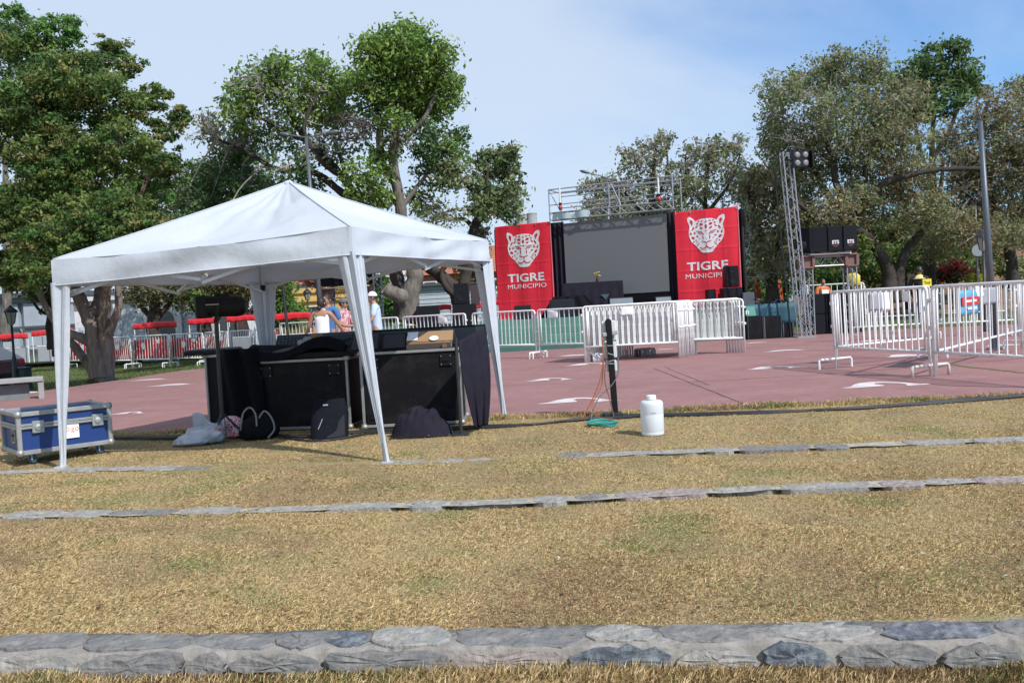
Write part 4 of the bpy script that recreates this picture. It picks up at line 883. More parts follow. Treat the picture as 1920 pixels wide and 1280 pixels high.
lantern('black park lantern at the far left beside the dark car', 21, 572, 24)
lantern('black park lantern in front of the yellow house', 579, 540, 38)
lantern('black park lantern standing beside the plain grey lamp pole', 1848, 430, 22)
lantern('black lantern between the tent back leg and the left red banner', 905, 540, 36)
t = thing('dark_pole', 'thin dark pole behind the tent back leg in front of the green shrub', 'pole', Vector((P(540, 600, 26).x, 26, 0)))
MB().tube([(0, 0, 0), (-0.12, 0, 3.2)], [0.05, 0.035], 8).build('shaft', m_iron, t)
t = thing('road_sign', 'round grey backed road sign beside the lamp pole at the right', 'road sign', Vector((P(1836, 600, 30).x, 30, 0)))
MB().tube([(0, 0, 0), (0, 0, 2.6)], 0.03, 8).build('post', m_steel, t)
MB().lathe([(0.2, 0), (0.2, 0.02)], 24, (0, -0.04, 2.35), Matrix.Rotation(R(90), 3, 'X')).build('plate', mat('sign_back', (0.25, 0.26, 0.27), 0.5, 0.3), t)

# ================================================================= STAGE
m_green = mat('stage_green', (0.075, 0.185, 0.145), 0.75, var=0.18, scale=2.5, dirt=(0.13, 0.24, 0.20), dscale=1.5, damt=0.6, bump=0.003)
m_greend = mat('stage_green_dark', (0.05, 0.12, 0.10), 0.8, var=0.2)
STZ = 0.88
stage = thing('stage', 'green painted stepped concrete stage behind the white barriers', 'stage', (0, 24.9, 0))
X0, X1 = -5.4, 8.05
MB().box(((X0 + X1) / 2, 0.02, 0.06), (X1 - X0, 0.06, 0.12)).build('plinth', m_greend, stage)
for k in range(4):
    y0 = 0.05 + 0.27 * k; z0 = 0.0 if k == 0 else 0.22 * k; z1 = 0.22 * (k + 1)
    if k < 3:
        MB().box(((X0 + X1) / 2, y0 + 0.2, (z0 + z1) / 2), (X1 - X0 - 0.01 * k, 0.4, z1 - z0)).build('step', m_green, stage, bevel=0.012)
    else:
        MB().prism([(X0, y0), (X1, y0), (X1, 7.2), (-0.95, 7.2), (-0.95, 1.35), (X0, 1.35)], z1 - z0, c=(0, 0, z0)).build('deck', m_green, stage)
MB().prism([(-0.94, 1.2), (X1 - 0.01, 1.2), (X1 - 0.01, 7.15), (-0.94, 7.15)], 0.65, c=(0, 0, 0.005)).build('core', m_greend, stage)
# vertical plane carrying screen and banners
SA = Vector((P(932, 600, 30.0).x, 30.0, 0)); SB = Vector((P(1391, 600, 26.6).x, 26.6, 0))
SU = (SB - SA).normalized(); SRZ = math.atan2(SU.y, SU.x)
def uw(px, py): p = on_plane(px, py, SA, SB); return (p - SA).dot(SU), p.z
def sp(u, w, out=0.0): return SA + SU * u + Vector((SU.y, -SU.x, 0)) * out + Vector((0, 0, w))
uTL, wTL = uw(1058, 418); uTR, wTR = uw(1248, 403); uBR, wBR = uw(1252, 549)
sw0 = (wTL + wTR) / 2; su0, su1 = uTL - 0.02, (uTR + uBR) / 2 + 0.05; sb0 = wBR + 0.05
scr = thing('led_screen', 'large blank grey video screen at the back of the stage', 'screen', sp(su0, STZ), SRZ)
Ws = su1 - su0
cols_, rows_ = 6, 4
pw, ph = Ws / cols_, (sw0 - sb0) / rows_
pm = MB().box((pw / 2, -0.03, ph / 2), (pw - 0.0008, 0.06, ph - 0.0008)).mesh('screen_panel', m_screen)
for i in range(cols_):
    for j in range(rows_): place('screen_panel', pm, scr, (i * pw, 0, sb0 - STZ + j * ph))
MB().box((Ws / 2, 0.06, (sw0 - STZ) / 2), (Ws + 0.06, 0.1, sw0 - STZ)).build('back_frame', m_blackp, scr)
MB().box((Ws / 2, -0.02, (sb0 - STZ) / 2 - 0.005), (Ws, 0.05, sb0 - STZ - 0.01)).build('skirt', m_black, scr)
def drape(name, label, u0, u1, w0, w1, m, out=0.05, folds=7, amp=0.05, cat='drape', seed=0):
    t = thing(name, label, cat, sp(u0, w0, out), SRZ); W = u1 - u0; H = w1 - w0
    r = random.Random(seed); ph = r.uniform(0, 6)
    mb = MB(); mb.grid(lambda u, v: (W * u + 0.01 * math.sin(v * 6 + ph), amp * math.sin(u * folds * 6.28 + ph + 0.6 * math.sin(v * 3)) * (0.5 + 0.5 * (1 - v)), H * v), folds * 8, 10)
    o = mb.build('cloth', m, t, smooth=True); md = o.modifiers.new('thick', 'SOLIDIFY'); md.thickness = 0.006
    return t
uLb0, _ = uw(934, 500); uLb1, _ = uw(1040, 500); uRb0, _ = uw(1271, 500); uRb1, _ = uw(1390, 480)
drape('stage_drape', 'black pleated drape between the left red banner and the screen', uLb1 - 0.1, su0 + 0.02, STZ, wTL + 0.04, m_navy, 0.02, 3)
drape('stage_drape', 'black pleated drape between the screen and the right red banner', su1 - 0.02, uRb0 + 0.12, STZ, wTR + 0.06, m_navy, 0.02, 3, seed=2)
drape('stage_drape', 'black backing cloth peeping out right of the right red banner', uRb1 - 0.2, uRb1 + 0.12, STZ, uw(1390, 392)[1], m_black, -0.06, 2, seed=3)
drape('stage_drape', 'black backing cloth peeping out left of the left red banner', uLb0 - 0.13, uLb0 + 0.2, STZ, uw(934, 430)[1], m_black, -0.06, 2, seed=4)
# jaguar emblem, outline in the banner's own units (head about 1.0 wide)
HALF = [(0.0, 0.50), (0.16, 0.49), (0.29, 0.43), (0.36, 0.53), (0.46, 0.585), (0.505, 0.55), (0.51, 0.46), (0.465, 0.33), (0.455, 0.26), (0.485, 0.12), (0.48, 0.0), (0.455, -0.10), (0.40, -0.20), (0.32, -0.28), (0.26, -0.36), (0.21, -0.42), (0.165, -0.50), (0.10, -0.53), (0.0, -0.535)]
HEAD = HALF + [(-x, y) for x, y in reversed(HALF[1:-1])]
SPOTS = []
def ell(cx, cy, rx, ry, rot, n=9):
    return [(cx + rx * math.cos(a) * math.cos(rot) - ry * math.sin(a) * math.sin(rot), cy + rx * math.cos(a) * math.sin(rot) + ry * math.sin(a) * math.cos(rot)) for a in [2 * math.pi * k / n for k in range(n)]]
SPOTS.append(ell(0, 0.26, 0.032, 0.065, 0)); SPOTS.append(ell(0, 0.40, 0.03, 0.02, 0)); SPOTS.append(ell(0, 0.13, 0.026, 0.016, 0))
for cx, cy, rx, ry, ro in [(0.13, 0.33, 0.052, 0.036, 0.25), (0.24, 0.36, 0.03, 0.022, -0.5), (0.11, 0.425, 0.032, 0.018, 0.1), (0.20, 0.43, 0.028, 0.016, -0.3), (0.13, 0.22, 0.05, 0.026, 0.5), (0.27, 0.25, 0.03, 0.022, -0.6), (0.36, 0.22, 0.06, 0.024, -0.95), (0.24, 0.29, 0.024, 0.016, 0),
                           (0.32, 0.08, 0.026, 0.032, -0.2), (0.42, 0.07, 0.024, 0.042, -0.1), (0.37, -0.06, 0.055, 0.034, 0.75), (0.25, -0.02, 0.036, 0.022, 0.3), (0.29, -0.14, 0.022, 0.016, 0), (0.35, -0.18, 0.022, 0.022, 0.3), (0.19, -0.09, 0.018, 0.012, 0.2)]:
    SPOTS.append(ell(cx, cy, rx, ry, ro)); SPOTS.append(ell(-cx, cy, rx, ry, -ro))
for s in (-1, 1):
    SPOTS.append([(s * x, y) for x, y in [(0.375, 0.30), (0.36, 0.44), (0.42, 0.50), (0.44, 0.42)]][::s])            # ear hollow
    SPOTS.append([(s * x, y) for x, y in [(0.09, 0.02), (0.13, 0.075), (0.21, 0.115), (0.29, 0.12), (0.22, 0.14), (0.12, 0.105), (0.06, 0.03)]][::s])  # brow/eye line
    SPOTS.append([(s * x, y) for x, y in [(0.11, 0.03), (0.19, 0.05), (0.25, 0.09), (0.17, 0.075)]][::s])
    SPOTS.append([(s * x, y) for x, y in [(0.095, 0.02), (0.075, -0.08), (0.085, -0.14), (0.11, -0.06)]][::s])
    SPOTS.append([(s * x, y) for x, y in [(0.0, -0.215), (0.0, -0.255), (0.05, -0.22), (0.13, -0.185), (0.125, -0.165), (0.05, -0.19)]][::s])  # nose
    SPOTS.append([(s * x, y) for x, y in [(0.0, -0.25), (0.015, -0.33), (0.06, -0.375), (0.12, -0.385), (0.19, -0.35), (0.2, -0.37), (0.12, -0.415), (0.05, -0.405), (0.0, -0.37)]][::s])
    for wx, wy, a in ((0.2, -0.22, -0.9), (0.22, -0.27, -0.7), (0.245, -0.17, -1.1)):
        dx, dy = 0.075 * math.cos(a), 0.075 * math.sin(a)
        SPOTS.append([(s * x, y) for x, y in [(wx, wy), (wx + dx, wy + dy), (wx + dx + 0.008, wy + dy + 0.012), (wx + 0.012, wy + 0.016)]][::s])
wr = sines(8, 1.2, 4.5, 31)
def cloth_off(x, z, seed):
    cr = sum(0.007 * math.exp(-((x - c) / 0.02) ** 2) for c in (0.48, 0.98, 1.5)) + sum(0.007 * math.exp(-((z - c) / 0.02) ** 2) for c in (0.62, 1.25, 1.9, 2.5))
    return 0.022 * float(wr(np.array([[x + seed * 7, z * 0.6]]))[0]) + 0.010 * math.sin(x * 9 + seed) - cr
def banner(label, u0, u1, w0, w1, seed, ce, ct_, cm_):
    t = thing('red_banner', label, 'banner', sp(u0, w0, 0.16), SRZ, 'red municipal banners'); W = u1 - u0; H = w1 - w0
    def bf(u, v): return (W * u, cloth_off(W * u, H * v, seed) - 0.02 * (1 - v), H * v)
    o = MB().grid(bf, 90, 140).build('cloth', m_red, t, smooth=True); md = o.modifiers.new('thick', 'SOLIDIFY'); md.thickness = 0.005; md.offset = 1
    def drop(me):
        bm = bmesh.new(); bm.from_mesh(me)
        bmesh.ops.triangulate(bm, faces=bm.faces[:])
        for _ in range(5):
            es = [e for e in bm.edges if e.calc_length() > 0.09]
            if not es: break
            bmesh.ops.subdivide_edges(bm, edges=es, cuts=1); bmesh.ops.triangulate(bm, faces=[f for f in bm.faces if len(f.verts) > 3])
        for v in bm.verts: v.co.y += cloth_off(v.co.x, v.co.z, seed) - 0.02 * (1 - v.co.z / H)
        bm.to_mesh(me); bm.free(); me.update()
    cx = uw(*ce)[0] - u0; cz = uw(*ce)[1] - w0; s = W * 0.575; sy = s * 0.9
    tx = {'TIGRE': uw(*ct_), 'MUNICIPIO': uw(*cm_)}
    XR = Matrix.Rotation(R(90), 3, 'X')
    me = MB().prism([(x * s, y * sy) for x, y in HEAD[::-1]], 0.002, XR, (cx, -0.012, cz)).mesh('emblem', m_print); drop(me); e = place('emblem', me, t)
    mb = MB()
    for p in SPOTS:
        mb.prism([(x * s, y * sy) for x, y in p], 0.002, XR, (cx, -0.018, cz))
    me = mb.mesh('emblem_spots', m_printred); drop(me); place('emblem_spots', me, e)
    for txt, sz, z, b, spc in (('TIGRE', W * 0.225, 0.312, 0.011, 1.03), ('MUNICIPIO', W * 0.128, 0.212, 0.0, 1.04)):
        me = text_mesh(txt, sz, m_print, b, 0.001, spacing=spc)
        for v in me.vertices: v.co = Vector((v.co.x * 1.04 + tx[txt][0] - u0, -v.co.z - 0.013, v.co.y * 0.8 + tx[txt][1] - w0))
        drop(me); place('lettering', me, t)
    for k in range(5): MB().lathe([(0.025, 0), (0.025, 0.01)], 10, (0.05 + (W - 0.1) * k / 4, -0.02, H - 0.05), XR).build('eyelet', m_alu, t)
    hem = MB().bar((W - 0.012, -0.022, 0.02), (W - 0.012, -0.022, H - 0.02), 0.02, 0.006); hem.build('pale_hem', mat('hem', (0.62, 0.28, 0.3), 0.7) if 'hem' not in bpy.data.materials else bpy.data.materials['hem'], t)
    return t
wl1 = (uw(932, 425)[1] + uw(1037, 417)[1]) / 2; wr1 = (uw(1268, 400)[1] + uw(1384, 387)[1]) / 2
banner('red TIGRE MUNICIPIO banner with a white jaguar head, left of the screen', uLb0, uLb1, STZ - 0.05, wl1, 1, (986, 469), (990, 521), (992, 536.5))
banner('red TIGRE MUNICIPIO banner with a white jaguar head, right of the screen behind a loudspeaker', uRb0, uRb1, STZ - 0.05, wr1, 2, (1327, 441), (1329, 499), (1328, 517))
# frame on top of the screen
u0, w0 = uw(1035, 412); u1, w1 = uw(1263, 396); ut0, wt0 = uw(1033, 354); ut1, wt1 = uw(1262, 335)
wb = (w0 + w1) / 2; wt = (wt0 + wt1) / 2; u1 = (u1 + ut1) / 2 + 0.03; u0 = (u0 + ut0) / 2
fr = thing('roof_frame', 'open aluminium frame standing on top of the video screen', 'truss frame', sp(u0, wb), SRZ); W = u1 - u0; H = wt - wb; D = 0.9
truss_parts(fr, (0, -0.1, 0.13), (W, -0.1, 0.13), 0.24, 14, 0.018, 0.010, side=(0, 1, 0))
for x in (0, W * 0.5, W):
    for y in (-0.2, D): MB().tube([(x, y, 0), (x, y, H)], 0.022, 8).build('post', m_truss, fr)
for y in (-0.2, D):
    for z in (H, H * 0.5, H - 0.12): MB().tube([(0, y, z), (W, y, z)], 0.016 if z < H else 0.02, 8).build('rail', m_truss, fr)
for x in (0, W * 0.5, W): MB().tube([(x, -0.2, H), (x, D, H)], 0.018, 8).build('rail', m_truss, fr)
MB().tube([(0, -0.2, H), (0.5, -0.2, H * 0.05)], 0.014, 6).build('stay', m_truss, fr); MB().tube([(W * 0.52, -0.2, H), (W * 0.60, -0.2, 0.2)], 0.016, 6).build('stay', m_truss, fr)
MB().tube([(W * 0.98, -0.2, H), (W * 1.02, -0.2, 0.0)], 0.016, 6).build('stay', m_iron, fr)
tp = MB(); tp.grid(lambda u, v: (0.1 + 1.3 * u, -0.24 + 0.1 * math.sin(u * 14) * 0.3 - 0.02 * v, 0.02 + 0.22 * v * (0.8 + 0.2 * math.sin(u * 9))), 24, 4); tp.build('tarp', mat('pale_tarp', (0.5, 0.62, 0.62), 0.5, var=0.1), fr, smooth=True)
for px, py, l in ((1057, 391, 'red lamp hanging from the top frame near its left end'), (1240, 375, 'red lamp hanging from the top frame near its right end')):
    u, w = uw(px, py); t = thing('red_lamp', l, 'lamp', sp(u, w, 0.3), SRZ, 'red lamps on the top frame')
    MB().lathe([(0.02, -0.08), (0.055, -0.06), (0.07, 0), (0.055, 0.06), (0.03, 0.09)], 14).build('bulb', mat('lamp_red', (0.42, 0.035, 0.03), 0.35), t, smooth=True)
    MB().tube([(0, 0, 0.1), (0, 0, 0.66)], 0.028, 8).build('stem', m_white, t)
    MB().lathe([(0.05, 0.09), (0.05, 0.16)], 10).build('socket', m_blackp, t)
# gear on the stage
def stage_box(name, label, cat, px0, px1, pyt, d, depth, m, zb=STZ, rz=0.0, group=None, taper=0.0, part='cabinet', py=560):
    a = P(px0, py, d); b = P(px1, py, d); h = P((px0 + px1) / 2, pyt, d).z - zb; W = b.x - a.x
    t = thing(name, label, cat, ((a.x + b.x) / 2, d, zb), rz, group)
    mb = MB(); k = taper
    mb.add([(-W / 2, 0, 0), (W / 2, 0, 0), (W / 2, depth, 0), (-W / 2, depth, 0), (-W / 2 + 0.02, k, h), (W / 2 - 0.02, k, h), (W / 2 - 0.02, depth, h), (-W / 2 + 0.02, depth, h)], [(3, 2, 1, 0), (4, 5, 6, 7), (0, 1, 5, 4), (1, 2, 6, 5), (2, 3, 7, 6), (3, 0, 4, 7)])
    mb.build(part, m, t, bevel=0.012); return t, W, h
m_wedge = mat('grey_grille', (0.14, 0.17, 0.19), 0.6, var=0.1)
for px0, px1, py, d, m, lab in ((1142, 1190, 557, 26.0, m_wedge, 'grey fronted wedge monitor at centre stage right of the black table'), (1229, 1262, 555, 26.2, m_wedge, 'smaller grey fronted wedge monitor near the right banner'),
                                (1030, 1078, 561, 26.3, m_grille, 'black wedge monitor under the black cloth at stage left'), (962, 996, 572, 26.6, m_grille, 'black wedge monitor in front of the left red banner'), (1352, 1380, 549, 25.9, m_wedge, 'grey wedge monitor in front of the right banner')):
    t, W, h = stage_box('stage_monitor', lab, 'stage monitor', px0, px1, py, d, 0.45, m_blackp, taper=0.18, group='wedge monitors on the stage')
    MB().add([(-W / 2 + 0.03, -0.006, 0.04), (W / 2 - 0.03, -0.006, 0.04), (W / 2 - 0.045, 0.18 * 0.93 - 0.008, h - 0.03), (-W / 2 + 0.045, 0.18 * 0.93 - 0.008, h - 0.03)], [(0, 1, 2, 3)]).build('grille', m, t)
# black covered table
t, W, h = stage_box('stage_table', 'table fully covered in black cloth at centre stage', 'table', 1058, 1168, 529, 27.2, 0.8, m_navy, part='cover')
mb = MB(); mb.grid(lambda u, v: (-W / 2 - 0.02 + (W + 0.04) * u, -0.03 - 0.025 * math.sin(u * 40) * (1 - v) - 0.04 * (1 - v), (h + 0.01) * v), 60, 6); o = mb.build('cloth_front', m_navy, t, smooth=True)
MB().add([(W * 0.12, -0.09, h * 0.62), (W * 0.2, -0.09, h * 0.45), (W * 0.27, -0.09, h * 0.62)], [(0, 1, 2)]).build('patch', mat('teal_patch', (0.05, 0.07, 0.09), 0.7), t)
mb = MB(); mb.grid(lambda u, v: (-W * 0.42 + W * 0.55 * (u - 0.5) * (1 + 0.9 * (1 - v)), -0.12 - 0.25 * (1 - v) + 0.03 * math.sin(u * 22), h * 0.62 * v), 40, 6); mb.build('loose_cloth', m_black, t, smooth=True)
t = thing('flower_bottle', 'small dark bottle with yellow blossoms on the black stage table', 'bottle', P(1120, 529, 27.4))
MB().lathe([(0.04, 0), (0.04, 0.1), (0.015, 0.15), (0.015, 0.2)], 10).build('bottle', mat('bottle_red', (0.06, 0.012, 0.012), 0.3), t)
for k in range(7):
    a = k * 0.9; MB().lathe([(0.005, 0), (0.035, 0.01), (0.02, 0.03)], 7, (0.09 * math.cos(a), 0.05 * math.sin(a), 0.18 + 0.02 * k)).build('blossom', mat('blossom', (0.55, 0.42, 0.06), 0.7) if k == 0 else bpy.data.materials['blossom'], t)
# speakers on stage right
def big_speaker(label, px0, px1, pyt, pyb, d, group='loudspeakers standing on the stage'):
    zb = P((px0 + px1) / 2, pyb, d).z; t, W, h = stage_box('loudspeaker', label, 'loudspeaker', px0, px1, pyt, d, 0.4, m_blackp, zb=zb, group=group)
    MB().box((0, -0.007, h / 2), (W - 0.05, 0.012, h - 0.05)).build('grille', m_grille, t)
    MB().lathe([(W * 0.3, 0), (W * 0.3, 0.012), (W * 0.1, 0.004)], 18, (0, -0.014, h * 0.36), Matrix.Rotation(R(90), 3, 'X')).build('woofer', m_blackp, t)
    MB().lathe([(W * 0.14, 0), (W * 0.14, 0.01), (W * 0.04, 0.004)], 14, (0, -0.014, h * 0.78), Matrix.Rotation(R(90), 3, 'X')).build('tweeter', m_blackp, t)
    return t, W, zb
stage_box('riser_box', 'black box under the loudspeaker at stage right', 'box', 1356, 1394, 539, 25.6, 0.5, m_blackp)
big_speaker('black loudspeaker standing before the right red banner', 1362, 1388, 498, 538, 25.75)
stage_box('black_case', 'small black case low in front of the right red banner', 'case', 1327, 1344, 542, 25.7, 0.4, m_blackp)
t, W, zb = big_speaker('black loudspeaker on a dark base left of the left banner by the leaning trunk', 850, 880, 531, 570, 25.4)
MB().box((W * 0.85, 0.25, 0.24), (W * 0.55, 0.2, 0.6)).build('side_panel', mat('dark_brown_panel', (0.045, 0.03, 0.03), 0.7), t)
stage_box('black_case', 'wide black case on the green step right of the pale trunk', 'case', 778, 822, 573, 25.3, 0.5, m_blackp)
stage_box('riser_box', 'black riser under the loudspeaker left of the left banner', 'box', 846, 892, 570, 25.35, 0.55, m_blackp)
t = thing('dark_pole', 'dark green pole just right of the right red banner', 'pole', sp(uRb1 + 0.14, 0, 0.1)); MB().tube([(0, 0, 0), (-0.05, 0, 3.3)], 0.03, 8).build('shaft', m_iron, t)
# right flank of the stage: blue cover, black bins, cable heap
a = P(1398, 600, 24.75); b = P(1496, 600, 24.75)
t = thing('blue_cover', 'dark teal cover with a green corner emblem over the right flank of the stage', 'cover', (a.x, 24.75, 0.35)); W = b.x - a.x
mb = MB(); mb.grid(lambda u, v: (W * u, -0.02 * math.sin(u * 18), 0.62 * v), 30, 4); o = mb.build('sheet', mat('teal_cover', (0.022, 0.085, 0.12), 0.65, var=0.15), t, smooth=True); o.modifiers.new('thick', 'SOLIDIFY').thickness = 0.006
MB().prism([(0.02, 0.28), (0.30, 0.28), (0.26, 0.56), (0.02, 0.58)], 0.003, Matrix.Rotation(R(90), 3, 'X'), (0, -0.03, 0)).build('emblem', mat('emblem_green', (0.12, 0.36, 0.27), 0.6), t)
place('lettering', text_mesh('n', 0.22, m_print, 0.004), t, (0.05, -0.036, 0.42), ROTX)
for i, (p0, p1, pt_, lab) in enumerate(((1402, 1432, 592, 'left black flight case below the teal cover'), (1433, 1466, 592, 'middle black flight case below the teal cover'), (1468, 1488, 604, 'small black flight case at the foot of the lattice tower'))):
    t, W, h = stage_box('flight_case', lab, 'flight case', p0, p1, pt_, 24.35, 0.5, m_blackboard, zb=0.003, group='black cases at the right of the stage', py=620)
    for s in (-1, 1): MB().box((s * (W / 2 - 0.012), -0.008, h / 2), (0.03, 0.016, h - 0.02)).build('edge_trim', m_iron if i < 1 else m_steel, t)
t = thing('cable_heap', 'heap of dark cables and stands piled on the right flank of the stage', 'cables', P(1445, 572, 25.6))
for k in range(26):
    p = Vector((random.uniform(-0.55, 0.55), random.uniform(-0.2, 0.2), 0)); q = p + Vector((random.uniform(-0.35, 0.35), random.uniform(-0.1, 0.1), random.uniform(0.05, 0.22)))
    MB().tube([p, p.lerp(q, 0.5) + Vector((0, 0, 0.06)), q], random.uniform(0.012, 0.028), 6).build('cable', random.choice([m_iron, m_blackp, m_steel]), t)
stage_box('grey_case', 'flat grey case on the stage edge right of the right banner', 'case', 1392, 1416, 548, 25.5, 0.4, m_steel, zb=0.88)
for px, l in ((1424, 'orange cloth strip hanging behind the stage, left of the other'), (1464, 'orange cloth strip hanging behind the stage beside the lattice tower')):
    g = P(px, 600, 37); z1 = P(px, 524, 37).z
    t = thing('orange_panel', l, 'panel', (g.x, 37, 0), 0, 'orange panels behind the stage')
    mb = MB(); mb.grid(lambda u, v: (-0.2 + 0.4 * u * (1 - 0.3 * v), 0.03 * math.sin(u * 9), 0.5 + (z1 - 0.5) * v), 10, 6); o = mb.build('cloth', mat('orange_cloth', (0.33, 0.065, 0.02), 0.7) if 'orange_cloth' not in bpy.data.materials else bpy.data.materials['orange_cloth'], t, smooth=True); o.modifiers.new('thick', 'SOLIDIFY').thickness = 0.01
    MB().tube([(0, 0.03, 0), (0, 0.03, z1)], 0.02, 6).build('pole', m_iron, t)
# ================================================================= BARRIERS
_bm = {}
def cached(key, fn):
    if key not in _bm: _bm[key] = fn()
    return _bm[key]
BARW = {'white': m_white}
m_dirtyw = mat('worn_white', (0.62, 0.6, 0.55), 0.6, var=0.12, scale=7, dirt=(0.28, 0.2, 0.13), dscale=9, damt=0.8)
def barrier(A, B, label, group, H=1.18, nb=14, feet=(1, 1), zb=0.0, zr=0.33, m=None, tops=True):
    m = m or m_white
    A = Vector((A[0], A[1], 0)); B = Vector((B[0], B[1], 0)); d = B - A; L = round(d.length, 2); rz = math.atan2(d.y, d.x)
    t = thing('crowd_barrier', label, 'barrier', (A.x, A.y, zb), rz, group); t.rotation_euler = (R(random.gauss(0, 0.7)), R(random.gauss(0, 0.15)), rz)
    def fr():
        mb = MB(); r = 0.021
        c = 0.05
        mb.tube([(0, 0, 0.0), (0, 0, H - c), (c * 0.3, 0, H - c * 0.3), (c, 0, H), (L - c, 0, H), (L - c * 0.3, 0, H - c * 0.3), (L, 0, H - c), (L, 0, 0.0)], r, 8)
        mb.tube([(0.02, 0, zr), (L - 0.02, 0, zr)], r * 0.9, 8)
        mb.bar((0.075, 0, zr), (0.075, 0, H), 0.03, 0.02); mb.bar((L - 0.075, 0, zr), (L - 0.075, 0, H), 0.03, 0.02)
        for x in (-0.03, L + 0.03):
            for z in (H * 0.55, H * 0.85): mb.box((x, 0, z), (0.045, 0.02, 0.05))
        return mb.mesh('frame', m, smooth=True)
    place('frame', cached(('f', L, H, zr, m.name), fr), t)
    br = cached(('b', H, zr, m.name), lambda: MB().box((0, 0, (H + zr) / 2), (0.022, 0.012, H - zr)).mesh('bar', m))
    for i in range(nb): place('bar', br, t, (0.075 + (L - 0.15) * (i + 1) / (nb + 1), 0, 0))
    ft = cached(('t', m.name), lambda: MB().tube([(0, -0.29, 0.0), (0, -0.29, 0.13), (0, -0.27, 0.15), (0, 0.27, 0.15), (0, 0.29, 0.13), (0, 0.29, 0.0)], 0.018, 7).mesh('foot', m))
    if feet[0]: place('foot', ft, t)
    if feet[1]: place('foot', ft, t, (L, 0, 0))
    return t, L, rz
def sign_on(A, B, f, w, h, ztop, m, label, cat='notice', zb=0.0, name='notice', group=None, px=None):
    A = Vector((A[0], A[1], 0)); B = Vector((B[0], B[1], 0)); d = B - A
    if px:
        a_, b_ = on_plane(px[0], 580, A, B), on_plane(px[1], 580, A, B); p = (a_ + b_) / 2; p.z = 0; w = (Vector((b_.x, b_.y, 0)) - Vector((a_.x, a_.y, 0))).length
    else: p = A + d * f
    n = Vector((d.y, -d.x, 0)).normalized(); rz = math.atan2(d.y, d.x)
    if n.dot(p) > 0: n = -n
    flip = (n - Vector((d.y, -d.x, 0)).normalized()).length > 0.1
    t = thing(name, label, cat, (p.x + n.x * 0.03, p.y + n.y * 0.03, zb + ztop - h), rz + (math.pi if flip else 0), group)
    mb = MB(); mb.grid(lambda u, v: (w * (u - 0.5), 0.006 * math.sin(u * 5 + v * 3), h * v), 6, 6); o = mb.build('sheet', m, t, smooth=True); o.modifiers.new('thick', 'SOLIDIFY').thickness = 0.003
    t['w'] = w
    return t
G1 = 'barriers standing on the plaza at the right'
p1, p2 = at(1567, 690), at(1745, 705)
tb, Lb, rb = barrier(p1, p2, 'near white barrier at the right, left of the post with a rust stained foot', G1, H=1.2, feet=(1, 0))
fo = MB().tube([(0, -0.29, 0.0), (0, -0.29, 0.13), (0, -0.27, 0.15), (0, 0.27, 0.15), (0, 0.29, 0.13), (0, 0.29, 0.0)], 0.021, 7).build('foot', m_dirtyw, tb, smooth=True, loc=(Lb, 0, 0)); fo['label'] = 'rust stained foot'
q1 = at(1747, 634, 0.33); barrier(p1 + Vector((0.06, 0.1, 0)), (q1.x, q1.y), 'white barrier hinged behind the near left barrier and receding from the same post', G1, H=1.2, feet=(0, 1))
sign_on(p1 + Vector((0.06, 0.1, 0)), q1, 0.42, 0.34, 0.3, 1.16, m_greyplate, 'grey metal plate on the receding barrier, beside two white papers', name='sign_plate', cat='plate', px=(1629, 1651))
sign_on(p1 + Vector((0.06, 0.1, 0)), q1, 0.56, 0.2, 0.3, 1.15, m_paper, 'tall white paper next to the grey plate on the receding barrier', px=(1652, 1666))
sign_on(p1, p2, 0.78, 0.17, 0.15, 1.16, m_paper, 'small white paper near the post where the two near barriers meet', px=(1696, 1708))
p3 = at(1753, 706); r1 = at(1918, 668, 0.33); dr = (Vector((r1.x, r1.y, 0)) - p3); dr.z = 0; dr.normalize()
barrier(p3, p3 + dr * 2.1, 'near white barrier running out of the frame at the right edge', G1, H=1.2, m=m_white, feet=(0, 1))
r2 = at(1915, 620, 0.33); barrier(p3 + Vector((0.07, 0.1, 0)), (r2.x, r2.y), 'white barrier receding behind the one at the right edge, carrying a poster', G1, H=1.2, feet=(0, 1))
pa, pb = p3 + Vector((0.07, 0.1, 0)), r2
sign_on(pa, pb, 0.78, 0.34, 0.26, 1.14, m_greyplate, 'grey metal plate on the receding barrier at the right edge', name='sign_plate', cat='plate', px=(1841, 1870))
sign_on(pa, pb, 0.62, 0.13, 0.17, 1.17, m_paper, 'small white paper beside the grey plate at the right edge', px=(1827, 1841))
pt_ = sign_on(pa, pb, 0.44, 0.34, 0.36, 1.12, mat('poster_blue', (0.1, 0.36, 0.58), 0.6, var=0.1), 'blue and red printed poster tied to the barrier at the right edge', name='poster', cat='poster', px=(1798, 1830))
wp = pt_['w']
MB().box((0, -0.012, 0.2), (wp * 0.98, 0.006, 0.12)).build('red_band', m_redv, pt_); MB().box((0, -0.016, 0.2), (wp * 0.7, 0.004, 0.03)).build('white_line', m_print, pt_); MB().box((wp * 0.1, -0.012, 0.09), (wp * 0.55, 0.006, 0.035)).build('white_line', m_print, pt_)
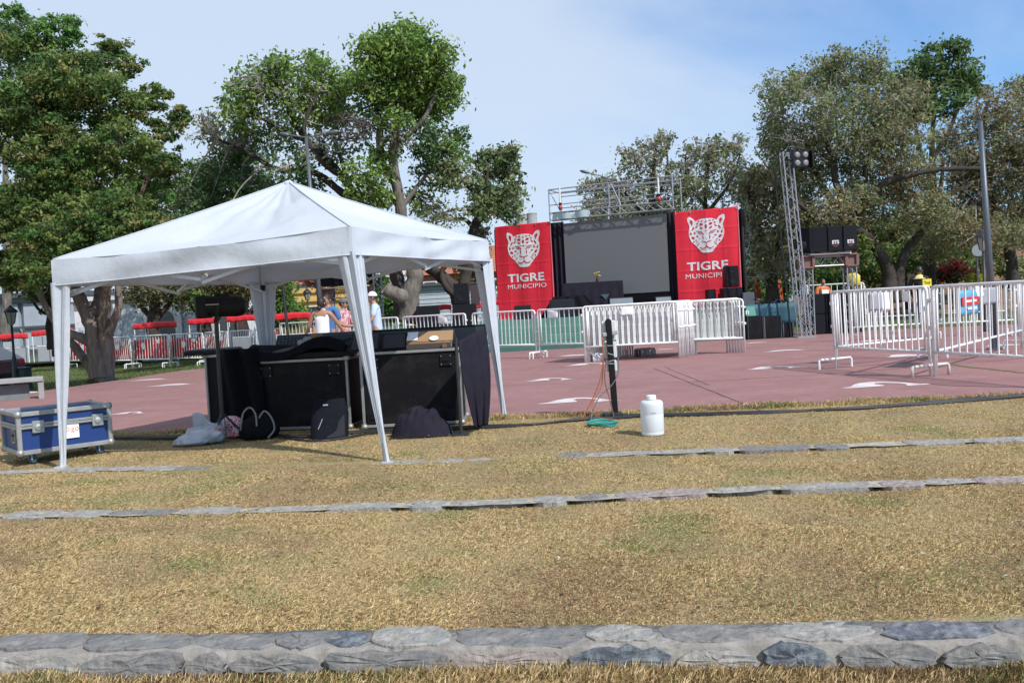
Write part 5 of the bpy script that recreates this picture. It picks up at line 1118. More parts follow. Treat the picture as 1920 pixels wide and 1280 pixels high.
# row further back on the right
for i, (x0, x1, py, lab) in enumerate(((1598, 1742, 606, 'white barrier in the second row behind the near left barrier'), (1752, 1902, 599, 'white barrier in the second row beside the grey lamp pole'), (1910, 2060, 594, 'white barrier in the second row cut by the right edge'))):
    A, B = at(x0, py + 8, 0.33), at(x1, py, 0.33); barrier(A, B, lab, 'second row of barriers at the right', H=1.2, nb=12)
    if False: sign_on(A, B, 0.35 + 0.3 * i, 0.3, 0.26, 1.1, m_paper, ['white paper on the second row barrier behind the near left barrier', 'white paper on the second row barrier beside the lamp pole'][i])
for i, (x0, x1, d) in enumerate(((1640, 1760, 29), (1766, 1890, 28.5), (1896, 2020, 28))):
    barrier(P(x0, 600, d), P(x1, 600, d - 0.4), ['far white barrier behind the person in the dark jacket', 'far white barrier in the third row behind the lamp pole', 'far white barrier in the third row at the right edge'][i], 'third row of barriers at the right', nb=10, zb=-0.03)
barrier(P(1512, 600, 28.2), P(1622, 600, 27.8), 'white railing on the raised ground behind the portal frame', None, H=1.0, nb=8, zb=0.45)
# stacked barriers in the middle
A0, B0 = at(1097, 680), at(1273, 671)
off = Vector((0.040, 0.070, 0)); GS = 'white barriers packed in a stack before the stage'
for i in range(15):
    o = off * i + Vector((random.uniform(-0.012, 0.012), random.uniform(-0.008, 0.008), 0))
    barrier(A0 + o, B0 + o, 'front barrier of the white stack before the stage, carrying a paper' if i == 0 else ('rearmost barrier of the white stack before the stage' if i == 14 else 'white barrier folded flat inside the stack before the stage'), GS, H=1.17, feet=(0, 0))
sign_on(A0, B0, 0.47, 0.27, 0.17, 1.12, m_paper, 'white paper on the front barrier of the stack')
A1 = B0 + off * 14 + Vector((-1.35, 0.25, 0)); B1 = at(1396, 661)
for i in range(7):
    o = Vector((-0.045, 0.07, 0)) * i
    barrier(A1 + o, B1 + o, 'white barrier at the right end of the stack, its end post standing clear' if i == 0 else 'white barrier folded behind the right end of the stack', GS, H=1.16, feet=(0, 0), nb=14)
def foot_stack(label, c, n, m, rz, w=0.035, L=0.30, h=0.16):
    t = thing('barrier_feet', label, 'barrier feet', c, rz, 'feet of the stacked barriers')
    me = MB().tube([(0, -L / 2, 0), (0, -L / 2, h - 0.03), (0, -L / 2 + 0.03, h), (0, L / 2 - 0.03, h), (0, L / 2, h - 0.03), (0, L / 2, 0)], 0.019, 7).mesh('foot', m, smooth=True)
    for i in range(n): place('foot', me, t, ((i - n / 2) * w, 0.01 * (i % 3), 0))
foot_stack('bunch of white barrier feet at the left end of the stack', at(1118, 677), 7, m_white, 0.3); foot_stack('bunch of barrier feet under the middle of the stack, painted grey for shade', at(1211, 668), 10, m_greyplate, 0.3, 0.036, 0.34, 0.17)  # second bunch: grey puts the stack's shade into the colour of the feet
# row along the stage, from the stack towards the left
RA, RB = at(900, 648, 0.33), at(1090, 643.5, 0.33)
RA = Vector((RA.x, RA.y, 0)); RB = Vector((RB.x, RB.y, 0))
GR_ = 'row of barriers along the green stage'
for i, (x0, x1, lab) in enumerate(((1009, 1160, 'white barrier joining the stack at the left, with a white paper'), (886, 1003, 'white barrier between the tent back right leg and the first clear post'), (757, 874, 'white barrier in front of the pale trunk, with a paper at its centre'), (640, 746, 'white barrier beside the man in the white cap'), (525, 634, 'white barrier behind the woman in the white top'))):
    A = on_plane(x0, 600, RA, RB); B = on_plane(x1, 600, RA, RB)
    barrier(A, B, lab, GR_, H=1.15, nb=14)
    if i in (0, 1, 2): sign_on(A, B, (0.2, 0.3, 0.64)[i], (0.3, 0.24, 0.3)[i], 0.19, 1.13, m_paper, ['white paper on the barrier next to the stack', 'pale paper on the barrier beside the tent back right leg', 'white paper on the barrier before the pale trunk'][i])
# left far row with red banners
GL = 'barriers with red cloths on the left lawn'
XL = [(78, 128, 672), (131, 196, 690), (199, 248, 691), (251, 319, 689), (322, 384, 687), (387, 430, 683), (433, 476, 679), (479, 530, 675)]
labs = ['white barrier standing left of the tent front leg by the bench', 'white barrier behind the conifer trunk', 'white barrier right of the conifer trunk, first with a red cloth', 'white barrier with a red cloth, second right of the conifer trunk', 'white barrier with a red cloth and a white disc, third right of the trunk', 'white barrier under the follow spot beside the blue crate', 'white barrier behind the follow spot stand', 'white barrier behind the tent back leg']
m_disc = m_paper
for i, (x0, x1, py) in enumerate(XL):
    A, B = at(x0, py, -0.13), at(x1, py - 1, -0.13); barrier(A, B, labs[i], GL, H=1.10, nb=11, zb=-0.13, zr=0.28)
    if 1 <= i <= 5:
        d = (B - A); n = Vector((-d.y, d.x, 0)).normalized() * 0.04
        t = thing('red_cloth', ['red cloth tied behind the barrier at the conifer trunk', 'red cloth with white patches on the first barrier right of the trunk', 'red cloth with a dark print on the second barrier right of the trunk', 'red cloth with a round white disc on the third barrier', 'red cloth end behind the barrier with the blue crate'][i - 1], 'banner', (A.x + n.x, A.y + n.y, 0.20), math.atan2(d.y, d.x), 'red cloths on the barriers')
        W = d.length; mb = MB(); mb.grid(lambda u, v: (0.04 + (W - 0.08) * u, 0.02 * math.sin(u * 11 + i) + 0.01 * math.sin(v * 7), 0.64 * v), 24, 8); o = mb.build('cloth', m_redv, t, smooth=True); o.modifiers.new('thick', 'SOLIDIFY').thickness = 0.005
        MB().lathe([(0.12, 0), (0.12, 0.004)], 20, (W * (0.3 + 0.1 * (i % 3)), -0.035, 0.42), Matrix.Rotation(R(90), 3, 'X')).build('white_disc', m_disc, t)
        MB().box((W * 0.72, -0.034, 0.55), (0.16, 0.004, 0.12)).build('white_patch', m_disc, t)
t = thing('blue_crate', 'bright blue plastic crate behind the barrier under the follow spot', 'crate', at(428, 662)); t.location.z = 0.0
MB().box((0, 0, 0.35), (0.6, 0.4, 0.3)).build('body', mat('blue_plastic', (0.03, 0.22, 0.55), 0.4), t, bevel=0.03); MB().box((0, 0, 0.1), (0.7, 0.5, 0.2)).build('base', m_white, t, bevel=0.02)
MB().box((0, 0, 0.515), (0.64, 0.44, 0.03)).build('lid', bpy.data.materials['blue_plastic'], t, bevel=0.01)
# stalls with red awnings
def stall(px0, px1, pyt, pyb, d, label, white_counter=False, zb=-0.03):
    a, b = P(px0, pyt, d), P(px1, pyt, d); zt = (a.z + b.z) / 2 - zb; h = (pyb - pyt) / FPX * d * 0.85; W = b.x - a.x
    t = thing('market_stall', label, 'stall', (a.x, d, zb), 0, 'stalls with red awnings')
    mb = MB(); mb.grid(lambda u, v: (W * u, 0.012 * math.sin(u * 25 + v) * (1 - v), zt - h * (1 - v) - 0.012 * math.sin(u * 7)), 40, 3); o = mb.build('valance', m_redv, t, smooth=True); o.modifiers.new('thick', 'SOLIDIFY').thickness = 0.01
    MB().add([(0, 0, zt), (W, 0, zt), (W, 1.3, zt), (0, 1.3, zt), (W * 0.5, 0.65, zt + 0.04)], [(0, 1, 4), (1, 2, 4), (2, 3, 4), (3, 0, 4), (3, 2, 1, 0)]).build('awning', m_redv, t)
    for x in (0.03, W - 0.03):
        for y in (0.03, 1.27): MB().tube([(x, y, 0), (x, y, zt)], 0.018, 6).build('post', m_white, t)
    MB().box((W / 2, 0.6, 0.72), (W * 0.86, 0.6, 0.04)).build('table_top', m_white, t)
    MB().box((W / 2, 0.32, 0.35), (W * 0.84, 0.02, 0.68)).build('counter', m_white if white_counter else m_greyplate, t)
    return t
for a in [(-30, 52, 627, 638, 40, 'market stall with a red awning at the far left behind the dark car'), (58, 96, 620, 631, 40, 'narrow stall with a red awning between the thin tree and the tent leg'), (100, 135, 617, 629, 40, 'red awned stall hidden beside the tent front left leg'),
          (249, 331, 605, 617, 33, 'red awned stall right of the conifer trunk before the arched building'), (352, 411, 597, 609, 34, 'red awned stall behind the follow spot'), (424, 479, 592, 604, 34, 'red awned stall between the follow spot and the tent back leg'), (505, 582, 587, 602, 34, 'red awned stall right of the tent back leg, with a white counter', True)]:
    stall(*a)
stall(812, 846, 572, 583, 29.6, 'small stand with a bright red top and white counter behind the green stage steps', True)
stall(890, 912, 568, 579, 33, 'pinkish red stall top between the black speaker and the tent leg', True)
stall(925, 934, 563, 573, 33.5, 'sliver of a red stall top beside the left red banner', True)

# ================================================================= BENCH, BIN, CAR ON THE LEFT
g0, g1 = at(-60, 757), at(84, 745)
d = g1 - g0; t = thing('stone_bench', 'low white concrete bench on the lawn at the left edge', 'bench', (g0.x, g0.y, lawn_z((g0.x + g1.x) / 2)), math.atan2(d.y, d.x)); W = d.length
MB().box((W / 2, 0, 0.40), (W, 0.42, 0.09)).build('seat', m_concrete, t, bevel=0.012)
for x in (0.2, W - 0.05): MB().box((x, 0, 0.18), (0.1, 0.36, 0.36)).build('leg', m_concrete, t, bevel=0.01)
MB().box((W / 2, 0.05, 0.17), (W - 0.5, 0.06, 0.30)).build('panel', mat('bench_panel', (0.16, 0.17, 0.17), 0.8, var=0.2), t)
g = at(42, 711); t = thing('litter_bin', 'square dark green bin behind the bench', 'bin', (g.x, g.y, lawn_z(g.x)))
MB().box((0, 0, 0.30), (0.36, 0.36, 0.60)).build('body', mat('bin_green', (0.02, 0.045, 0.035), 0.6, var=0.2), t, bevel=0.015); MB().box((0, 0, 0.62), (0.40, 0.40, 0.05)).build('rim', m_iron, t, bevel=0.01)
def car(label, c, rz, m):
    t = thing('parked_car', label, 'car', c, rz)
    side = [(-2.1, 0.28), (2.05, 0.28), (2.15, 0.6), (2.05, 0.86), (1.2, 0.98), (0.55, 1.42), (-1.2, 1.46), (-1.95, 1.02), (-2.15, 0.9), (-2.18, 0.5)]
    mb = MB(); n = len(side); rows = []
    for y, k, zl in ((-0.86, 0.97, 0.0), (-0.8, 1.0, 0), (0.8, 1.0, 0), (0.86, 0.97, 0)):
        rows.append([(x * k, y * (0.84 if z > 1.2 else 1.0), z) for x, z in side])
    vs = [p for r in rows for p in r]; fs = [(j * n + i, j * n + (i + 1) % n, (j + 1) * n + (i + 1) % n, (j + 1) * n + i) for j in range(3) for i in range(n)] + [tuple(range(n - 1, -1, -1)), tuple(range(3 * n, 4 * n))]
    mb.add(vs, fs); mb.build('body', m, t, bevel=0.03, seg=2, smooth=False)
    for s in (-1, 1):
        w = [(1.02, 1.0), (0.5, 1.36), (-0.2, 1.38), (-0.2, 1.0)]; w2 = [(-0.28, 1.0), (-0.28, 1.38), (-1.15, 1.39), (-1.7, 1.03)]
        for q in (w, w2):
            f = lambda x, z: (x, s * (0.875 - 0.14 * max(0, (z - 0.98) / 0.45)), z)
            MB().add([f(*p) for p in q] + [(a_, b_ + s * 0.012, c_) for a_, b_, c_ in (f(*p) for p in q)], [(0, 1, 2, 3), (7, 6, 5, 4), (0, 4, 5, 1), (1, 5, 6, 2), (2, 6, 7, 3), (3, 7, 4, 0)]).build('side_window', m_glass, t)
        for x in (-1.3, 1.35):
            wh = MB().lathe([(0.30, -0.1), (0.33, -0.08), (0.33, 0.08), (0.30, 0.1)], 20, (x, s * 0.80, 0.32), Matrix.Rotation(R(90), 3, 'X')).build('wheel', m_blackp, t, smooth=False)
            MB().lathe([(0.19, -0.005), (0.17, 0.012), (0.05, 0.02)], 14, (x, s * 0.905, 0.32), Matrix.Rotation(R(90) if s < 0 else R(-90), 3, 'X')).build('rim', m_alu, wh)
        MB().box((2.06, s * 0.6, 0.74), (0.1, 0.34, 0.14)).build('headlight', mat('headlight', (0.5, 0.5, 0.5), 0.2), t, bevel=0.02)
        MB().box((-2.12, s * 0.62, 0.82), (0.08, 0.3, 0.16)).build('tail_light', m_redv, t, bevel=0.02)
    return t
g = P(-105, 660, 28); car('dark purple parked car seen past the lantern at the left edge', (g.x, 28.0, lawn_z(g.x)), R(176), mat('car_purple', (0.035, 0.02, 0.036), 0.3, 0.2, var=0.05, coat=0.5))
# ================================================================= TENT
m_tent = mat('tent_fabric', (0.575, 0.605, 0.655), 0.8, var=0.03, scale=3, bump=0.02, bscale=4.5, transl=0.18, spec=0.15)
m_pole = mat('tent_pole', (0.55, 0.56, 0.58), 0.45, 0.3, var=0.08)
feet = [at(115, 877), at(727, 868), at(948, 782), Vector((-2.93, 10.45, 0))]
eav = [P(99, 487, feet[0].y), P(655, 424, feet[1].y), P(914, 451, feet[2].y)]
eav.append(eav[0] + eav[2] - eav[1]); eav[3].y = feet[3].y; eav[3].x = feet[3].x - 0.02
cen = sum(feet, Vector()) / 4; tent = thing('party_tent', 'white pop up party tent with draped corner legs over the black cases', 'tent', (cen.x, cen.y, 0)); TO = Vector(tent.location)
peak = P(541, 341, cen.y) - TO
E_ = [e - TO for e in eav]; F_ = [Vector((f.x, f.y, 0)) - TO for f in feet]
wk = sines(16, 1.0, 6.0, 77, 3); wk2 = sines(14, 5, 16, 78, 3)
def roof_pt(i, u, v):
    a, b = E_[i], E_[(i + 1) % 4]; p = a.lerp(b, u); p.z -= 0.035 * math.sin(math.pi * u)
    e = 1 - (1 - v) ** 1.0
    q = p.lerp(peak, v)
    ridge = abs(2 * u - 1)
    q.z -= 0.012 * math.sin(math.pi * v)
    q.z -= 0.075 * math.sin(math.pi * v) * min(1, (1 - ridge) * 1.6)
    arr = np.array([[q.x, q.y, q.z]])
    s = math.sin(math.pi * min(1, max(0, v))) ** 0.5 * min(1, (1 - ridge) * 3)
    fold = 0.013 * math.sin(u * 34 + i + 2 * v) * max(0, v - 0.3) * (1 - v) * 3
    q.z += (0.020 * float(wk(arr)[0]) + 0.020 * float(wk2(arr)[0])) * s + fold * min(1, (1 - ridge) * 3)
    return q
for i in range(4):
    mb = MB(); mb.grid(lambda u, v: roof_pt(i, u, v * 0.995), 72, 48); mb.build('roof_panel', m_tent, tent, smooth=True)
MB().lathe([(0.05, -0.06), (0.045, 0.0), (0.02, 0.012)], 12, tuple(peak)).build('peak_cap', m_tent, tent, smooth=True)
VAL = 0.235
for i in range(4):
    a, b = E_[i], E_[(i + 1) % 4]; n = Vector((b - a).cross(Vector((0, 0, 1)))).normalized(); n.z = 0
    def val(u, v):
        p = a.lerp(b, u); p.z -= 0.035 * math.sin(math.pi * u)
        arr = np.array([[p.x, p.y, v * 0.5]]); k = math.sin(math.pi * u) ** 0.4
        out = 0.010 + 0.018 * float(wk(arr)[0]) * k * v + 0.019 * float(wk2(arr)[0]) * k + 0.008 * v
        return p + n * out - Vector((0, 0, (VAL - 0.055 * math.sin(math.pi * u) * 0.6) * v))
    mb = MB(); mb.grid(val, 110, 12); mb.build('valance', m_tent, tent, smooth=True)
    MB().bar(a + n * 0.004 - Vector((0, 0, 0.006)), a + n * 0.004 - Vector((0, 0, VAL)), 0.02, 0.02).build('corner_seam', m_tent, tent)
    MB().tube([val(k / 60, 0.985) for k in range(61)], 0.006, 5).build('hem', m_tent, tent, smooth=True)
    MB().tube([roof_pt(i, 0.0, k / 30 * 0.98) + Vector((0, 0, 0.004)) for k in range(31)], 0.007, 5).build('ridge_seam', m_tent, tent, smooth=True)
    # frame: leg, braces, bracket
    f = F_[i]; top = a + (Vector((0, 0, a.z)) - a) * 0.02; top.z = a.z - 0.02; top += (Vector((peak.x, peak.y, top.z)) - top).normalized() * 0.06
    lg = MB().tube([f, f.lerp(top, 0.5), top], [0.018, 0.018, 0.02], 4).build('leg', m_pole, tent)
    MB().box(tuple(f + Vector((0, 0, 0.008))), (0.09, 0.09, 0.016)).build('foot_plate', m_pole, lg)
    MB().box(tuple(f.lerp(top, 0.86)), (0.05, 0.05, 0.07)).build('bracket', m_blackp, lg, bevel=0.006)
    # draped corner curtain, an L of two tapering sheets
    prv = (E_[(i - 1) % 4] - a).normalized(); nxt = (b - a).normalized(); prv.z = nxt.z = 0
    inn = (prv + nxt).normalized()
    wt_ = [0.15, 0.17, 0.16, 0.2][i]; wl_ = [0.15, 0.10, 0.14, 0.18][i]
    def cur(u, v):   # u across the L (-1..1), v from top 0 to foot 1
        w = 2 * u - 1; k = (1 - v) ** 1.25; a0 = a - Vector((0, 0, VAL - 0.03))
        c = a0.lerp(f, v) - inn * (0.03 * (1 - v))
        wob = 0.020 * math.sin(u * 19 + i + v * 2) * (1 - v) + 0.008 * math.sin(u * 37 + v * 5)
        spn = (nxt * w * (0.025 + wt_ * k) if w > 0 else prv * -w * (0.025 + wl_ * k))
        return c + spn + inn * (wob + 0.02 * abs(w))
    mb = MB(); mb.grid(cur, 28, 24); mb.build('corner_drape', m_tent, tent, smooth=True)
# scissor struts along each side and up to the hub
hub = Vector((peak.x, peak.y, peak.z - 0.12))
for i in range(4):
    a, b = E_[i], E_[(i + 1) % 4]; zt, zl = -0.03, -0.33
    inw = (Vector((peak.x, peak.y, 0)) - (a + b) / 2); inw.z = 0; inw.normalize(); o_ = inw * 0.05
    for u0, u1 in ((0.02, 0.5), (0.5, 0.98)):
        p, q = a.lerp(b, u0) + o_, a.lerp(b, u1) + o_
        MB().bar(p + Vector((0, 0, zt)), q + Vector((0, 0, zl + 0.03)), 0.014, 0.028).build('strut', m_pole, tent)
        MB().bar(p + Vector((0, 0, zl)) + inw * 0.018, q + Vector((0, 0, zt)) + inw * 0.018, 0.014, 0.028).build('strut', m_pole, tent)
    mid = (a + b) / 2 + o_
    MB().bar(mid + Vector((0, 0, zt - 0.02)), hub + Vector((0, 0, -0.35)), 0.014, 0.026).build('strut', m_pole, tent); MB().bar(mid + Vector((0, 0, zl + 0.02)), hub, 0.014, 0.026).build('strut', m_pole, tent)
    MB().box(tuple(mid + Vector((0, 0, zt - 0.02))), (0.04, 0.04, 0.05)).build('joint', m_blackp, tent)
MB().tube([hub + Vector((0, 0, -0.4)), hub + Vector((0, 0, 0.05))], 0.02, 6).build('centre_pole', m_pole, tent)

# ================================================================= GEAR UNDER THE TENT
def flight_case(name, label, A, B, H, D, zb=0.02, m=m_blackboard, latches=True, cat='flight case', group=None, trim=0.03):
    A = Vector((A.x, A.y, 0)); B = Vector((B.x, B.y, 0)); d = B - A; W = d.length
    t = thing(name, label, cat, (A.x, A.y, zb), math.atan2(d.y, d.x), group)
    MB().box((W / 2, D / 2, H / 2), (W - 0.01, D - 0.01, H - 0.01)).build('body', m, t)
    k = trim
    E8 = []
    for x in (0, W):
        for y in (0, D): E8.append(((x, y, 0), (x, y, H)))
    for z in (0, H):
        for y in (0, D): E8.append(((0, y, z), (W, y, z)))
        for x in (0, W): E8.append(((x, 0, z), (x, D, z)))
    for p, q in E8: MB().bar(p, q, k, k).build('edge_trim', m_alu, t, bevel=0.004)
    cm = MB().lathe([(0.036, -0.02), (0.04, 0), (0.028, 0.026)], 10).mesh('corner_ball', m_alu, smooth=True)
    for x in (0, W):
        for y in (0, D):
            for z in (0, H): place('corner_ball', cm, t, (x, y, z))
    if latches:
        lm = MB().box((0, 0, 0), (0.13, 0.012, 0.12)).box((0, -0.01, 0.0), (0.06, 0.02, 0.03)).mesh('latch', m_blackp, bevel=0.004)
        rv = MB().lathe([(0.006, 0), (0.006, 0.004)], 6, mat=Matrix.Rotation(R(90), 3, 'X')).mesh('rivet', m_alu)
        for x in (0.13, W - 0.14):
            l = place('latch', lm, t, (x, -0.008, H - 0.11))
            for a, b in ((-1, -1), (1, -1), (-1, 1), (1, 1)): place('rivet', rv, l, (a * 0.05, -0.008, b * 0.045))
        for z in (0.05,): 
            for x in (0.1, W - 0.1): place('latch', lm, t, (x, -0.008, 0.085))
    return t, W
cA, cB = at(486, 808), at(657, 802); cA.z = cB.z = 0
hA = hgt(cA, 680); tA, WA = flight_case('flight_case', 'black flight case with aluminium edges under the mixing desk, behind the backpack', cA, cB, hA - 0.02, 0.62, group='black flight cases under the tent')
cC, cD = at(684, 803), at(862, 806); cC.z = cD.z = 0; cD.y = cC.y - 0.02
hC = hgt(cC, 664); tC, WC = flight_case('flight_case', 'black aluminium edged flight case under the cardboard box, in a slanting patch of sun', cC, cD, hC - 0.02, 0.62, group='black flight cases under the tent')
# narrow end case at the left with a tray on top
cE, cF = at(389, 806), at(419, 806); cE.y += 0.1; cF.y += 0.1
hE = hgt(cE, 668); tE, WE = flight_case('flight_case', 'narrow flight case end at the left under the black tray', cE, cF, hE - 0.02, 0.7, latches=False, group='black flight cases under the tent')
t = thing('equipment_tray', 'thin black tray lying on the narrow left case', 'tray', (0, 0, 0))
a, b = P(344, 660, cE.y - 0.05), P(425, 655, cE.y - 0.05); t.location = (a.x, a.y, hE + 0.015); Wt = b.x - a.x
MB().box((Wt / 2, 0.3, 0.03), (Wt, 0.62, 0.055)).build('tray_body', m_blackp, t, bevel=0.01); MB().box((Wt / 2, 0.3, 0.062), (Wt - 0.04, 0.58, 0.008)).build('tray_top', mat('tray_top', (0.03, 0.033, 0.045), 0.35), t)
# black cloth hanging between the left case and the first case
def cloth_sheet(name, label, fn, nu, nv, m, cat='cloth', loc=(0, 0, 0), thick=0.008, part='cloth', group=None):
    t = thing(name, label, cat, loc, 0, group); o = MB().grid(fn, nu, nv).build(part, m, t, smooth=True)
    md = o.modifiers.new('thick', 'SOLIDIFY'); md.thickness = thick; return t
a, b = P(415, 700, cA.y - 0.03), P(492, 700, cA.y - 0.03); zt = P(450, 655, cA.y).z
cloth_sheet('black_cloth', 'black cloth hanging from the desk between the left cases', lambda u, v: ((b.x - a.x) * u + 0.02 * math.sin(v * 5), -0.05 + 0.05 * math.sin(u * 13 + v * 1.5) - 0.06 * (1 - v), zt * v), 40, 14, m_black, loc=(a.x, a.y, 0.01))
# mixing desk under covers on the first case
zA = hA + 0.015
a, b = P(488, 660, cA.y - 0.04), P(662, 660, cA.y - 0.04)
t = thing('mixing_desk', 'large mixing desk with raised meter bridge, half under a black cover', 'mixing desk', (a.x, cA.y, zA)); W = b.x - a.x
zM = P(640, 622, cA.y + 0.45).z - zA
MB().add([(0, -0.02, 0), (W, -0.02, 0), (W, 0.62, 0), (0, 0.62, 0), (0, -0.02, 0.07), (W, -0.02, 0.07), (W, 0.42, 0.14), (0, 0.42, 0.14)], [(3, 2, 1, 0), (4, 5, 6, 7), (0, 1, 5, 4), (1, 2, 6, 5), (2, 3, 7, 6), (3, 0, 4, 7)]).build('body', m_blackp, t, bevel=0.008)
m_panel = mat('desk_panel', (0.022, 0.028, 0.042), 0.45, var=0.3, scale=30)
mb = MB(); mb.add([(0.04, 0.43, 0.14), (W - 0.02, 0.43, 0.14), (W - 0.02, 0.55, zM), (0.04, 0.55, zM), (0.04, 0.62, 0.1), (W - 0.02, 0.62, 0.1), (W - 0.02, 0.62, zM - 0.02), (0.04, 0.62, zM - 0.02)], [(0, 1, 2, 3), (5, 4, 7, 6), (3, 2, 6, 7), (1, 5, 6, 2), (4, 0, 3, 7), (4, 5, 1, 0)])
mb.build('meter_bridge', m_panel, t, bevel=0.006)
kn = MB().box((0, 0, 0), (0.018, 0.012, 0.018)).mesh('knob', m_steel)
for i in range(22):
    for j in range(3): place('knob', kn, t, (0.08 + (W - 0.14) * i / 21, 0.43 + 0.12 * (0.25 + 0.25 * j) - 0.008, 0.14 + (zM - 0.14) * (0.25 + 0.25 * j)))
fm = MB().box((0, 0, 0), (0.012, 0.03, 0.014)).mesh('fader', m_steel)
for i in range(14): place('fader', fm, t, (W * 0.62 + W * 0.35 * i / 13, 0.2 + 0.05 * math.sin(i * 2.1), 0.118))
cw = sines(10, 3, 12, 41)
def cov(u, v):
    x = -0.16 + (W * 0.92 + 0.16) * u; y = -0.10 + 0.50 * v; z = 0.10 + 0.07 * v + 0.045 * float(cw(np.array([[x, y]]))[0]) + 0.06 * max(0, 0.35 - u) * 2 * v
    if v < 0.16: z -= (0.16 - v) * 0.62
    return (x, y, z)
cloth_sheet('desk_cover', 'crumpled black cover lying over the front of the mixing desk', cov, 60, 24, m_black, 'cover', (a.x, cA.y, zA), part='cover')
# padded gloves / strap bundle
g = P(580, 650, cA.y + 0.12); t = thing('work_gloves', 'tan leather work gloves with grey cuffs lying on the desk cover', 'gloves', (g.x, g.y, zA + 0.17), R(25))
m_tan = mat('tan_leather', (0.30, 0.17, 0.06), 0.75, var=0.25, scale=20, bump=0.002); m_cuff = mat('grey_cuff', (0.36, 0.36, 0.36), 0.8)
for k, (dx, rz) in enumerate(((0, 0.25), (0.05, 0.6))):
    mt = Matrix.Rotation(rz, 3, 'Z')
    pl = MB(); q = lambda x, y, z: mt @ Vector((x, y, z)) + Vector((dx, 0.02 * k, 0.03 * k))
    pl.tube([q(-0.06, 0, 0), q(0.0, 0, 0.02), q(0.06, 0, 0.03)], [0.035, 0.045, 0.04], 8)
    for f in range(4): pl.tube([q(0.05, -0.036 + 0.024 * f, 0.035), q(0.10, -0.042 + 0.028 * f, 0.05), q(0.13 - 0.01 * abs(f - 1.5), -0.045 + 0.03 * f, 0.035)], [0.015, 0.014, 0.010], 6)
    pl.tube([q(0.0, -0.035, 0.02), q(0.03, -0.075, 0.03), q(0.055, -0.085, 0.02)], [0.015, 0.014, 0.01], 6)
    gl = pl.build('glove', m_tan, t, smooth=True)
    MB().tube([q(-0.12, 0, -0.005), q(-0.055, 0, 0.002)], [0.045, 0.040], 8).build('cuff', m_cuff, gl)
# second case: dark board, monitor, leaning lid and cardboard
zC = hC + 0.015
def lean_board(name, label, px0, px1, pyb, pyt, d, lean, m, cat, thick=0.03, z0=None):
    A, B = P(px0, pyb, d), P(px1, pyb, d); z0 = zC if z0 is None else z0; hh = P(px0, pyt, d + lean).z - z0; Wd = B.x - A.x
    t = thing(name, label, cat, (A.x, d, z0), 0)
    th = math.atan2(lean, hh); mtx = Matrix.Rotation(-th, 3, 'X'); Lh = math.hypot(lean, hh)
    MB().box(mtx @ Vector((Wd / 2, 0, Lh / 2)), (Wd, thick, Lh), mat=mtx).build('panel', m, t, bevel=0.006)
    MB().box(mtx @ Vector((Wd / 2, -thick / 2 - 0.004, Lh / 2)), (Wd - 0.05, 0.006, Lh - 0.05), mat=mtx).build('face', mat('face_dark', (0.02, 0.026, 0.036), 0.3) if 'face_dark' not in bpy.data.materials else bpy.data.materials['face_dark'], t)
    return t
lean_board('folded_monitor', 'dark flat monitor leaning beside the white tent drape', 715, 764, 664, 626, cC.y + 0.12, 0.12, m_blackp, 'monitor')
lean_board('leaning_lid', 'black case lid leaning left of the white tent drape', 655, 712, 668, 627, cC.y + 0.16, 0.25, m_blackp, 'screen')  # the second leaning piece is a black case lid, not a screen
lean_board('long_lid', 'long black case lid standing behind the monitor and the cardboard box', 700, 915, 660, 619, cC.y + 0.58, 0.03, m_blackboard, 'lid')
m_card = mat('cardboard', (0.31, 0.19, 0.10), 0.85, var=0.1, scale=3)
A, B = P(762, 655, cC.y + 0.1), P(846, 655, cC.y + 0.1); t = thing('cardboard_box', 'open cardboard box with a white label and a hand hole, on the right case', 'box', (A.x, A.y, zC), 0); W = B.x - A.x
h1 = P(800, 641, A.y).z - zC; h2 = P(800, 630, A.y + 0.15).z - zC
MB().box((W / 2, 0.0, 0.03), (W, 0.02, 0.06)).build('front_wall', mat('card_dark', (0.06, 0.05, 0.045), 0.8), t); MB().box((W / 2, 0.17, h1 / 2), (W - 0.02, 0.32, h1 - 0.002)).build('body', mat('card_body', (0.05, 0.042, 0.04), 0.8) if False else m_card, t)
MB().box((W * 0.5, -0.015, h1 * 0.3), (W * 0.98, 0.012, h1 * 0.5)).build('dark_flap', bpy.data.materials['card_dark'], t)
lidm = Matrix.Rotation(R(28), 3, 'X')
lid = MB().box(Vector((W * 0.52, 0.12, h1 + 0.055)), (W * 1.04, 0.22, 0.012), mat=lidm).build('lid', m_card, t)
MB().box(Vector((W * 0.13, 0.105, h1 + 0.068)), (W * 0.24, 0.18, 0.004), mat=lidm).build('white_label', m_paper, lid)
MB().lathe([(0.05, 0), (0.05, 0.004)], 14, (W * 0.62, 0.04, h1 + 0.036), lidm).build('hand_hole', m_paper, lid)
MB().box((W * 0.86, -0.03, h1 * 0.35), (0.05, 0.03, 0.04)).build('tape_roll', mat('tape_brown', (0.2, 0.1, 0.05), 0.6), t)
